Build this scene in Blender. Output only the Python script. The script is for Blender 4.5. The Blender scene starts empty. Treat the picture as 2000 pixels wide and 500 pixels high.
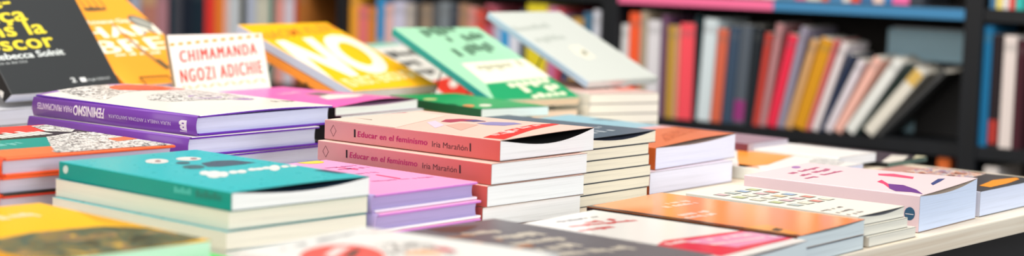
import bpy, bmesh, math, random
from mathutils import Matrix, Vector, noise
from mathutils.geometry import tessellate_polygon

scene = bpy.context.scene
COL = scene.collection

# ------------------------------------------------------------------ camera
cam_data = bpy.data.cameras.new('camera')
cam_data.sensor_width = 36.0
cam_data.lens = 61.2
pitch = math.atan(350 / 3400)
roll = math.atan(0.032)
cam = bpy.data.objects.new('camera', cam_data)
COL.objects.link(cam)
cam.matrix_world = (Matrix.Translation((0, 0, 1.01)) @ Matrix.Rotation(math.pi / 2 - pitch, 4, 'X')
                    @ Matrix.Rotation(roll, 4, 'Z'))
cam_data.clip_start = 0.05
cam_data.dof.use_dof = True
cam_data.dof.focus_distance = 1.73
cam_data.dof.aperture_fstop = 3.35
scene.camera = cam

# ------------------------------------------------------------------ light
scene.view_settings.view_transform = 'Standard'
scene.view_settings.look = 'None'
scene.view_settings.gamma = 1
scene.view_settings.use_curve_mapping = False
scene.view_settings.exposure = -0.04
world = bpy.data.worlds.new('shop_light')
scene.world = world
world.use_nodes = True
wbg = world.node_tree.nodes['Background']
wbg.inputs['Color'].default_value = (1.0, 0.985, 0.97, 1)
wbg.inputs['Strength'].default_value = 0.36

def area(name, loc, target, sx, sy, power, color):
    l = bpy.data.lights.new(name, 'AREA')
    l.shape = 'RECTANGLE'; l.size = sx; l.size_y = sy; l.energy = power; l.color = color
    o = bpy.data.objects.new(name, l)
    COL.objects.link(o)
    o.location = loc
    o.rotation_euler = (Vector(target) - Vector(loc)).to_track_quat('-Z', 'Y').to_euler()
    return o
area('window_daylight', (2.6, 0.15, 1.75), (0.0, 1.7, 0.8), 1.5, 1.3, 56, (0.86, 0.93, 1.0))
area('front_fill_light', (-1.6, -2.6, 2.1), (0.3, 3.2, 0.8), 2.6, 1.8, 66, (1.0, 0.92, 0.82))  # unseen warm fill added behind the camera to brighten the bookcase
area('aisle_fill_light', (0.0, 2.1, 2.75), (0.45, 3.3, 0.85), 1.6, 0.6, 26, (1.0, 0.96, 0.9))  # extra fill added above the aisle to lift the shelved books
area('ceiling_light_panel', (-0.5, 1.3, 2.7), (-0.2, 1.7, 0.8), 2.0, 2.0, 52, (1.0, 0.95, 0.88))

# ------------------------------------------------------------------ materials
def lin(c):
    return tuple(((x / 255) / 12.92 if x / 255 <= 0.04045 else ((x / 255 + 0.055) / 1.055) ** 2.4) for x in c) + (1,)
MATS = {}
def base_mat(key):
    if key in MATS:
        return MATS[key], None, None, None
    m = bpy.data.materials.new('mat_' + '_'.join(str(k) for k in key))
    m.use_nodes = True
    MATS[key] = m
    nt = m.node_tree
    return m, nt, nt.nodes['Principled BSDF'], nt.nodes.new('ShaderNodeTexCoord')
def card_mat(c, rough=0.33, spec=0.5, fade=None, span=1.0):
    """printed cover stock: very slight unevenness in the varnish"""
    m, nt, b, tc = base_mat(('stock',) + tuple(c) + (rough, spec) + ((tuple(fade), span) if fade else ()))
    if nt:
        n = nt.nodes.new('ShaderNodeTexNoise'); n.inputs['Scale'].default_value = 90; n.inputs['Detail'].default_value = 3
        nt.links.new(tc.outputs['Object'], n.inputs['Vector'])
        r = nt.nodes.new('ShaderNodeMapRange'); r.inputs['To Min'].default_value = rough - 0.02; r.inputs['To Max'].default_value = rough + 0.02
        nt.links.new(n.outputs['Fac'], r.inputs['Value'])
        nt.links.new(r.outputs['Result'], b.inputs['Roughness'])
        b.inputs['Base Color'].default_value = lin(c)
        b.inputs['Specular IOR Level'].default_value = spec
        if fade:                                     # ink that runs from one tint to another along the spine
            sx = nt.nodes.new('ShaderNodeSeparateXYZ'); nt.links.new(tc.outputs['Object'], sx.inputs[0])
            g = nt.nodes.new('ShaderNodeMapRange'); g.inputs['From Max'].default_value = span
            nt.links.new(sx.outputs['Y'], g.inputs['Value'])
            mx = nt.nodes.new('ShaderNodeMix'); mx.data_type = 'RGBA'
            mx.inputs['A'].default_value = lin(c); mx.inputs['B'].default_value = lin(fade)
            nt.links.new(g.outputs['Result'], mx.inputs['Factor']); nt.links.new(mx.outputs['Result'], b.inputs['Base Color'])
    return m
def page_mat(c):
    m, nt, b, tc = base_mat(('pages',) + tuple(c))
    if nt:
        mp = nt.nodes.new('ShaderNodeMapping'); mp.inputs['Scale'].default_value = (7, 7, 1100)
        nt.links.new(tc.outputs['Object'], mp.inputs['Vector'])
        n = nt.nodes.new('ShaderNodeTexNoise'); n.inputs['Scale'].default_value = 1.0; n.inputs['Detail'].default_value = 4
        nt.links.new(mp.outputs['Vector'], n.inputs['Vector'])
        r = nt.nodes.new('ShaderNodeValToRGB')
        l = lin(c)
        r.color_ramp.elements[0].position = 0.28; r.color_ramp.elements[0].color = tuple(x * 0.86 for x in l[:3]) + (1,)
        r.color_ramp.elements[1].position = 0.50; r.color_ramp.elements[1].color = l
        nt.links.new(n.outputs['Fac'], r.inputs['Fac'])
        nt.links.new(r.outputs['Color'], b.inputs['Base Color'])
        b.inputs['Roughness'].default_value = 0.8
        b.inputs['Specular IOR Level'].default_value = 0.2
    return m
def ink_mat(c, kind):
    """printed drawings: pen scribble, veins, or a mottled colour picture"""
    m, nt, b, tc = base_mat(('ink', kind) + tuple(c))
    if nt:
        n = nt.nodes.new('ShaderNodeTexNoise')
        n.inputs['Scale'].default_value = {1: 120, 2: 120, 3: 42, 4: 70}[kind]
        n.inputs['Detail'].default_value = 3; n.inputs['Distortion'].default_value = 1.4
        nt.links.new(tc.outputs['Object'], n.inputs['Vector'])
        r = nt.nodes.new('ShaderNodeValToRGB'); e = r.color_ramp.elements
        if kind == 1:
            stops = [(0.36, (238, 234, 226)), (0.39, (60, 54, 56)), (0.46, (64, 58, 60)), (0.48, (238, 234, 228)), (0.55, (240, 236, 230)), (0.57, (90, 84, 84)), (0.59, (238, 234, 228))]
        elif kind == 2:
            stops = [(0.42, (214, 112, 72)), (0.5, (168, 74, 40)), (0.56, (216, 118, 78))]
        elif kind == 3:
            stops = [(0.30, (60, 60, 46)), (0.42, (104, 96, 62)), (0.48, (60, 92, 84)), (0.55, (140, 122, 60)), (0.62, (128, 100, 86)), (0.72, (214, 176, 60))]
        else:
            stops = [(0.32, (70, 60, 62)), (0.42, (214, 130, 100)), (0.50, (230, 216, 196)), (0.58, (110, 120, 170)), (0.66, (220, 120, 90)), (0.74, (60, 70, 64))]
        e[0].position, e[0].color = stops[0][0], lin(stops[0][1])
        e[1].position, e[1].color = stops[-1][0], lin(stops[-1][1])
        for p, cc in stops[1:-1]:
            q = e.new(p); q.color = lin(cc)
        nt.links.new(n.outputs['Fac'], r.inputs['Fac'])
        nt.links.new(r.outputs['Color'], b.inputs['Base Color'])
        b.inputs['Roughness'].default_value = 0.36
    return m
def wood_mat(name, c1, c2, rough, scale=(2, 40, 40)):
    m, nt, b, tc = base_mat((name,))
    if nt:
        mp = nt.nodes.new('ShaderNodeMapping'); mp.inputs['Scale'].default_value = scale
        nt.links.new(tc.outputs['Object'], mp.inputs['Vector'])
        n = nt.nodes.new('ShaderNodeTexNoise'); n.inputs['Scale'].default_value = 1; n.inputs['Detail'].default_value = 5; n.inputs['Distortion'].default_value = 0.6
        nt.links.new(mp.outputs['Vector'], n.inputs['Vector'])
        r = nt.nodes.new('ShaderNodeValToRGB')
        r.color_ramp.elements[0].position = 0.35; r.color_ramp.elements[0].color = lin(c1)
        r.color_ramp.elements[1].position = 0.65; r.color_ramp.elements[1].color = lin(c2)
        nt.links.new(n.outputs['Fac'], r.inputs['Fac'])
        nt.links.new(r.outputs['Color'], b.inputs['Base Color'])
        b.inputs['Roughness'].default_value = rough
    return m

# ------------------------------------------------------------------ mesh helpers
def link(name, bm, mats, parent=None, smooth=False):
    bmesh.ops.recalc_face_normals(bm, faces=bm.faces[:])
    me = bpy.data.meshes.new(name)
    bm.to_mesh(me); bm.free()
    for m in (mats if isinstance(mats, (list, tuple)) else [mats]):
        me.materials.append(m)
    if smooth:
        for p in me.polygons: p.use_smooth = True
    o = bpy.data.objects.new(name, me)
    COL.objects.link(o)
    if parent: o.parent = parent
    return o
def add_box(bm, lo, hi, bevel=0.0, mat=0):
    vs = [bm.verts.new((x, y, z)) for x in (lo[0], hi[0]) for y in (lo[1], hi[1]) for z in (lo[2], hi[2])]
    fs = []
    for f in ((0, 1, 3, 2), (4, 6, 7, 5), (0, 4, 5, 1), (2, 3, 7, 6), (0, 2, 6, 4), (1, 5, 7, 3)):
        q = bm.faces.new([vs[i] for i in f]); q.material_index = mat; fs.append(q)
    if bevel:
        es = list({e for f in fs for e in f.edges})
        bmesh.ops.bevel(bm, geom=es, offset=bevel, segments=2, affect='EDGES', profile=0.6)
def loft(bm, rings, close=True, caps=True, matf=None):
    """rings: lists of coordinates of equal length"""
    vv = [[bm.verts.new(p) for p in r] for r in rings]
    n = len(rings[0])
    for a, b in zip(vv, vv[1:]):
        for i in range(n if close else n - 1):
            f = bm.faces.new((a[i], a[(i + 1) % n], b[(i + 1) % n], b[i]))
            if matf: f.material_index = matf(i)
    if caps:
        for r in (vv[0], vv[-1]):
            pass
    return vv
def tube_poly(bm, pts, r, seg=8):
    rings = []
    for i, p in enumerate(pts):
        a = Vector(pts[max(i - 1, 0)]); b = Vector(pts[min(i + 1, len(pts) - 1)])
        d = (b - a).normalized()
        s = d.cross(Vector((0.13, 0.21, 0.97))).normalized(); t = d.cross(s)
        rings.append([tuple(Vector(p) + s * r * math.cos(2 * math.pi * k / seg) + t * r * math.sin(2 * math.pi * k / seg)) for k in range(seg)])
    vv = loft(bm, rings)
    bm.faces.new(vv[0]); bm.faces.new(vv[-1])
def empty(name, label, cat, group=None):
    o = bpy.data.objects.new(name, None)
    o.empty_display_size = 0.02
    COL.objects.link(o)
    o['label'] = label; o['category'] = cat
    if group: o['group'] = group
    return o

# ------------------------------------------------------------------ lettering
def glyph_mesh(s, bold, space=1.0):
    cu = bpy.data.curves.new('lettering', 'FONT')
    cu.body = s; cu.size = 1.0; cu.offset = bold; cu.resolution_u = 4; cu.space_character = space
    ob = bpy.data.objects.new('lettering', cu)
    me = bpy.data.meshes.new_from_object(ob)
    bpy.data.objects.remove(ob); bpy.data.curves.remove(cu)
    return me
_h = glyph_mesh('H', 0.0)
CAP = max(v.co.y for v in _h.vertices)
bpy.data.meshes.remove(_h)

class Shape:
    """heights and spine bulge of one book in its own frame: x spine to fore-edge, y tail to head, z up"""
    def __init__(s, d):
        s.W, s.L, s.T = d['W'], d['L'], d['T']
        s.Tf = d.get('Tf', d['T']); s.arch = d.get('arch', 0.0); s.dip = d.get('dip', 0.0)
        s.bulge = 0.0024 if d['kind'] == 'hc' else 0.0
        s.flip = d.get('flip', 0); s.wedge = d.get('wedge', 0); s.rise = d.get('rise', 0.0); s.bow = d.get('bow', 0.0)
    def top(s, v, u):
        t = min(max(v / s.W, 0), 1); e = max(0.0, 1 - u / (0.75 * s.L)) ** 1.5
        if s.wedge: return s.T + (s.Tf - s.T) * t
        lift = (s.rise + s.bow * math.sin(math.pi * t)) * max(0.0, u / s.L)
        return s.T + lift + (s.Tf - s.T) * t ** 1.3 * (0.35 + 0.65 * e) + s.arch * math.sin(math.pi * t ** 1.2) * e
    def ptop(s, v, u):
        t = min(max(v / s.W, 0), 1); e = max(0.0, 1 - u / (0.75 * s.L)) ** 1.5
        return s.top(v, u) - s.arch * math.sin(math.pi * t ** 1.2) * e - s.dip * math.sin(math.pi * t ** 1.1) * e
    def spine(s, z):
        return -s.bulge * math.sin(math.pi * min(max(z / s.T, 0), 1))

def print_art(d, sh, art, parent):
    face = art['face']
    bm = bmesh.new()
    if art['t'] == 'text':
        me = glyph_mesh(art['s'], art.get('bold', 0.0), art.get('space', 1.0))
        x0 = min(v.co.x for v in me.vertices); x1 = max(v.co.x for v in me.vertices)
        st, en, tp = (Vector(art[k]) for k in ('st', 'en', 'top'))
        e1 = en - st; e2 = tp - st
        bm.from_mesh(me)
        if art.get('dbl'):                              # heavier strokes: the letters struck twice, a hair apart
            n0 = len(bm.verts); bm.from_mesh(me); bm.verts.ensure_lookup_table()
            for v in bm.verts[n0:]: v.co.x += art['dbl']; v.co.z += 0.00004
            x1 += art['dbl']
        for v in bm.verts:
            q = st + e1 * ((v.co.x - x0) / (x1 - x0)) + e2 * (v.co.y / CAP)
            v.co = (q.x, q.y, v.co.z)
        bpy.data.meshes.remove(me)
    else:
        for pts in (art['polys'] if art['t'] == 'multi' else [art['pts']]):
            vs = [bm.verts.new((p[0], p[1], 0)) for p in pts]
            for t in tessellate_polygon([[Vector((p[0], p[1], 0)) for p in pts]]):
                try: bm.faces.new([vs[i] for i in t])
                except ValueError: pass
    def cut(co, no, clear=False):
        bmesh.ops.bisect_plane(bm, geom=bm.verts[:] + bm.edges[:] + bm.faces[:], plane_co=co, plane_no=no, clear_outer=clear, dist=1e-6)
    if face == 'top':
        m = 0.0004
        bx = ((m, sh.W - m), (m, sh.L - m))
        if d['kind'] == 'hc': bx = ((0.0035, sh.W - 0.0008), (0.0008, sh.L - 0.0008))
    else:
        bx = ((0.0004, sh.L - 0.0004), (0.0006, sh.T - 0.0006))
    cut((bx[0][1], 0, 0), (1, 0, 0), True); cut((bx[0][0], 0, 0), (-1, 0, 0), True)
    cut((0, bx[1][1], 0), (0, 1, 0), True); cut((0, bx[1][0], 0), (0, -1, 0), True)
    if face == 'top' and (sh.Tf != sh.T or sh.arch or sh.bow):
        for i in range(1, 12): cut((sh.W * i / 12, 0, 0), (1, 0, 0))
        for i in range(1, 6): cut((0, sh.L * 0.75 * i / 6, 0), (0, 1, 0))
    if face == 'spine' and sh.bulge:
        for i in range(1, 8): cut((0, sh.T * i / 8, 0), (0, 1, 0))
    if not bm.faces:
        bm.free(); return
    off = 0.00012 * art.get('lift', 1) + 0.00006
    for v in bm.verts:
        a, b, c = v.co
        if face == 'top': v.co = (a, b, sh.top(a, b) + off + c)
        else: v.co = (sh.spine(b) - off - c, a, b)
    mat = ink_mat(art['col'], art['ink']) if art.get('ink') else card_mat(art['col'], d.get('rough', 0.33))
    o = link(art['name'], bm, mat, parent)
    return o

# ------------------------------------------------------------------ books
def build_paperback(d, root):
    sh = Shape(d); W, L, T = sh.W, sh.L, sh.T
    th = 0.00045
    us = [0, .03, .08, .16, .28, .45, .7, 1.0] if (sh.Tf != sh.T or sh.arch or sh.dip) else [0, 1.0]
    nv = 14 if len(us) > 2 else 2
    fx = (lambda v: W - v) if sh.flip else (lambda v: v)
    r = min(0.0009, T * 0.2)
    vs = [r + (W - r) * i / nv for i in range(nv + 1)]
    rings = []; seg = []
    for k in us:
        u = k * L
        outer = [(W, 0), (r, 0), (r * .3, r * .3), (0, r), (0, T - r), (r * .3, T - r * .3)] + [(v, sh.top(v, u)) for v in vs]
        inner = [(v, sh.top(v, u) - th) for v in reversed(vs)]
        inner[-1] = (th + r, sh.top(r, u) - th)
        inner += [(th, T - r - th), (th, r + th), (th + r, th), (W, th)]
        rings.append([(fx(v), u, z) for v, z in outer + inner])
    no = 6 + len(vs)
    def mf(i):
        if i == 0: return 0
        if i in (1, 2, 3, 4): return 1
        if i < no - 1: return 0
        return 2
    bm = bmesh.new()
    vv = loft(bm, rings, matf=mf)
    n = len(vv[0])
    for ring, in ((vv[0],), (vv[-1],)):              # close the cut edges of the card strip
        for i in range(no - 1):
            a, b = i, i + 1
            c, e = n - 1 - i - 1, n - 1 - i
            if i == no - 2: pass
            c = max(c, no); e = min(max(e, no), n - 1)
            q = []
            for idx in (a, b, c, e):
                if ring[idx] not in q: q.append(ring[idx])
            if len(q) >= 3:
                try: bm.faces.new(q).material_index = 3
                except ValueError: pass
    rough = d.get('rough', 0.33)
    edge = tuple(int(x * .55) for x in d['cover'])
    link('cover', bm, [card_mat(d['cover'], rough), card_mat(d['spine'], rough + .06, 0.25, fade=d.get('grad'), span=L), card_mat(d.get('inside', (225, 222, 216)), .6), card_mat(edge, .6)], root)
    # page block
    bm = bmesh.new()
    v0, v1, u0, u1 = 0.0006, W - 0.0003, 0.0004, L - 0.0004
    m = 14 if len(us) > 2 else 1
    vs = [v0 + (v1 - v0) * i / m for i in range(m + 1)]
    top = []; bot = []
    for k in us:
        u = u0 + (u1 - u0) * k
        top.append([bm.verts.new((fx(v), u, sh.ptop(v, u) - 0.0006)) for v in vs])
        bot.append([bm.verts.new((fx(v), u, 0.0006)) for v in vs])
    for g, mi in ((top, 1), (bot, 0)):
        for a, b in zip(g, g[1:]):
            for i in range(m): bm.faces.new((a[i], a[i + 1], b[i + 1], b[i])).material_index = mi
    for j in (0, -1):
        for i in range(m): bm.faces.new((top[j][i], top[j][i + 1], bot[j][i + 1], bot[j][i]))
    for i in (0, -1):
        for j in range(len(us) - 1): bm.faces.new((top[j][i], top[j + 1][i], bot[j + 1][i], bot[j][i]))
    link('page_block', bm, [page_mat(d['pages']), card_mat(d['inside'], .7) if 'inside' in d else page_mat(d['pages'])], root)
    return sh

def build_hardcover(d, root):
    sh = Shape(d); W, L, T = sh.W, sh.L, sh.T
    bt = 0.0023; rough = d.get('rough', 0.33)
    bm = bmesh.new(); rings = []
    vs = [0.0036 + (W - 0.0042) * i / 10 for i in range(11)]
    for u, ins in [(0, .0005), (.0005, 0)] + [(L * i / 8, 0) for i in range(1, 8)] + [(L - .0005, 0), (L, .0005)]:
        up = [(v, sh.top(v, u) - ins) for v in vs]
        dn = [(v, sh.top(v, u) - bt + ins) for v in reversed(vs)]
        e0, e1 = sh.top(W, u), sh.top(0.003, u)
        rings.append([(v, u, z) for v, z in up + [(W, e0 - .0006), (W, e0 - bt + .0006)] + dn + [(.003, e1 - bt + .0006), (.003, e1 - .0006)]])
    vv = loft(bm, rings, matf=lambda i: 0 if i < 10 else 1)
    for r in (vv[0], vv[-1]): bm.faces.new(r).material_index = 1
    link('front_board', bm, [card_mat(d['cover'], rough), card_mat(d['board'], rough)], root)
    bm = bmesh.new(); add_box(bm, (0.0030, 0, 0), (W, L, bt), 0.0006)
    link('back_board', bm, card_mat(d['board2'], rough), root)
    rings = []
    n = 10
    for u in (0, L):
        outer = [(0.0034, 0.0)] + [(sh.spine(T * i / n), max(0.0, min(T, T * i / n))) for i in range(n + 1)] + [(0.0034, T)]
        inner = [(0.0034, T - 0.0012)] + [(sh.spine(T * i / n) + 0.0012, min(max(T * i / n, .0012), T - .0012)) for i in range(n, -1, -1)] + [(0.0034, 0.0012)]
        rings.append([(v, u, z) for v, z in outer + inner])
    bm = bmesh.new(); vv = loft(bm, rings)
    k = len(vv[0])
    for ring in vv:
        for i in range(k // 2 - 1):
            bm.faces.new((ring[i], ring[i + 1], ring[k - 2 - i], ring[k - 1 - i]))
    link('spine', bm, card_mat(d['spine'], rough - .06, 0.3), root, smooth=True)
    # pages: slightly hollow fore-edge
    bm = bmesh.new(); rings = []
    for u in (0.0032, L - 0.0032):
        fore = [(W - 0.0034 - 0.0012 * math.sin(math.pi * i / 6), bt + (T - 2 * bt) * i / 6) for i in range(7)]
        rings.append([(v, u, z) for v, z in [(0.0016, bt)] + fore + [(0.0016, T - bt)]])
    vv = loft(bm, rings)
    for r in vv: bm.faces.new(r)
    link('page_block', bm, page_mat(d['pages']), root)
    return sh

BOOKS = {}
def book(d, art):
    hard = d['kind'] == 'hc'
    root = empty('hardcover_book' if hard else 'paperback_book', d['lab'], 'book', d.get('group'))
    root.location = d['o']
    root.rotation_euler = (math.radians(d['tilt']), 0, math.radians(d['av']))
    sh = build_hardcover(d, root) if hard else build_paperback(d, root)
    if hard and sh.flip:                               # turned round: page side forward
        for c in root.children:
            for v in c.data.vertices: v.co.x = sh.W - v.co.x
            c.data.flip_normals()
    for a in art:
        print_art(d, sh, a, root)
    BOOKS[d['key']] = (root, d)
    return root

# ------------------------------------------------------------------ the setting
HEAD = math.radians(147)
DIR = Vector((math.cos(HEAD), math.sin(HEAD), 0))          # along the bookcase
INTO = Vector((0.5446, 0.8387, 0))                          # into its shelves
P0 = Vector((0.6214, 3.2861, 0))
def case_matrix(s, depth, z):
    p = P0 + DIR * s + INTO * depth
    m = Matrix((( -DIR.x, INTO.x, 0, p.x), (-DIR.y, INTO.y, 0, p.y), (0, 0, 1, z), (0, 0, 0, 1)))
    return m                                                # local x runs towards smaller s, y into the case

bm = bmesh.new(); add_box(bm, (-6, -4, -0.05), (6, 7.5, 0.0))
o = link('floor', bm, wood_mat('floor_boards', (70, 62, 56), (96, 86, 76), .5, (3, 30, 3))); o['kind'] = 'structure'
bm = bmesh.new(); add_box(bm, (-4.2, 0.272, 0.0), (4.2, 0.36, 2.9))
o = link('wall_back', bm, card_mat((120, 116, 112), .8)); o.matrix_world = case_matrix(0.5, 0, 0); o['kind'] = 'structure'

# bookcase
NAVY = wood_mat('case_lacquer', (4, 7, 13), (7, 12, 20), .55, (30, 3, 3))
case = empty('bookcase', 'dark navy bookcase full of standing and leaning books behind the table', 'bookcase')
case.matrix_world = case_matrix(0.0, 0.0, 0.0)
UPR = [(-0.95, -0.917), (-0.262, -0.229), (0.492, 0.531), (1.198, 1.2245), (1.925, 1.96)]
LEV = [0.12, 0.40, 0.68, 0.93, 1.20, 1.47, 1.75, 2.05]
for a, b in UPR:
    bm = bmesh.new(); add_box(bm, (-b, 0, 0), (-a, 0.25, 2.08), 0.001); link('upright', bm, NAVY, case)
for (a0, a), (b, b1) in zip(UPR, UPR[1:]):
    for z in LEV:
        bm = bmesh.new(); add_box(bm, (-b + .0004, 0.004, z - 0.024), (-a - .0004, 0.25, z), 0.0008); link('shelf_board', bm, NAVY, case)
    bm = bmesh.new(); add_box(bm, (-b + .0004, 0.2505, 0.02), (-a - .0004, 0.262, 2.07))
    link('back_panel', bm, card_mat((58, 50, 38) if b > 1.1 and b < 1.5 else (34, 30, 28), .7), case)
PINKS, BLUES = card_mat((246, 112, 158), .4), card_mat((64, 132, 178), .4)
bm = bmesh.new(); add_box(bm, (-0.4915, -0.0015, 0.9075), (-0.149, 0.0035, 0.9265), 0.0004); link('label_strip', bm, PINKS, case)['label'] = 'pink label strip'
bm = bmesh.new(); add_box(bm, (-0.1485, -0.0015, 0.9075), (0.2285, 0.0035, 0.9265), 0.0004); link('label_strip', bm, BLUES, case)['label'] = 'blue label strip'

# folders standing at the rear of the near bay
def folder(label, x0, x1, y, h, col, paper):
    f = empty('document_folder', label, 'folder')
    f.matrix_world = case_matrix(0.0, 0.0, 0.68)
    bm = bmesh.new()
    rings = [[(x, y, 0.0008), (x, y + .001, h - .002), (x, y + .003, h), (x, y + .011, h), (x, y + .013, h - .002), (x, y + .014, 0.0008)] for x in (x0, x1)]
    vv = loft(bm, rings)
    for r in vv: bm.faces.new(r)
    link('folder_cover', bm, card_mat(col, .5), f)
    bm = bmesh.new(); add_box(bm, (x0 + .008, y + .006, h - .0005), (x1 - .008, y + .0075, h + .003)); link('paper_sheet', bm, page_mat(paper), f)
folder('light blue folder standing behind a lower black one in the near bay', 0.03, 0.222, 0.145, 0.2, (190, 234, 255), (225, 232, 240))
folder('black folder standing low behind the strongly leaning books by the upright', 0.10, 0.224, 0.125, 0.138, (22, 22, 26), (60, 60, 66))

# table
TC = math.cos(math.radians(49.7)); TS = math.sin(math.radians(49.7))
TM = Matrix(((TC, -TS, 0, 0), (TS, TC, 0, 0), (0, 0, 1, 0), (0, 0, 0, 1)))   # local x away from the viewer along the edge, y along the table
table = empty('display_table', 'long birch topped display table with a dark frame, covered in book stacks', 'table')
table.matrix_world = TM
bm = bmesh.new(); add_box(bm, (0.45, 0.757, 0.731), (2.035, 3.1, 0.75), 0.0015)
link('tabletop', bm, wood_mat('birch_ply', (222, 205, 182), (238, 226, 206), .5, (3, 30, 160)), table)
DARK = card_mat((34, 33, 35), .6)
bm = bmesh.new(); add_box(bm, (0.53, 0.84, 0.62), (1.96, 0.87, 0.7305)); link('apron', bm, DARK, table)
bm = bmesh.new(); add_box(bm, (0.53, 2.99, 0.62), (1.96, 3.02, 0.7305)); link('apron', bm, DARK, table)
bm = bmesh.new(); add_box(bm, (0.50, 0.871, 0.62), (0.53, 2.989, 0.7305)); link('apron', bm, DARK, table)
bm = bmesh.new(); add_box(bm, (1.96, 0.871, 0.62), (1.99, 2.989, 0.7305)); link('apron', bm, DARK, table)
for x in (0.535, 1.9):
    for y in (0.875, 2.93):
        bm = bmesh.new(); add_box(bm, (x, y, 0.0), (x + 0.055, y + 0.055, 0.7305), 0.002); link('leg', bm, DARK, table)

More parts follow.
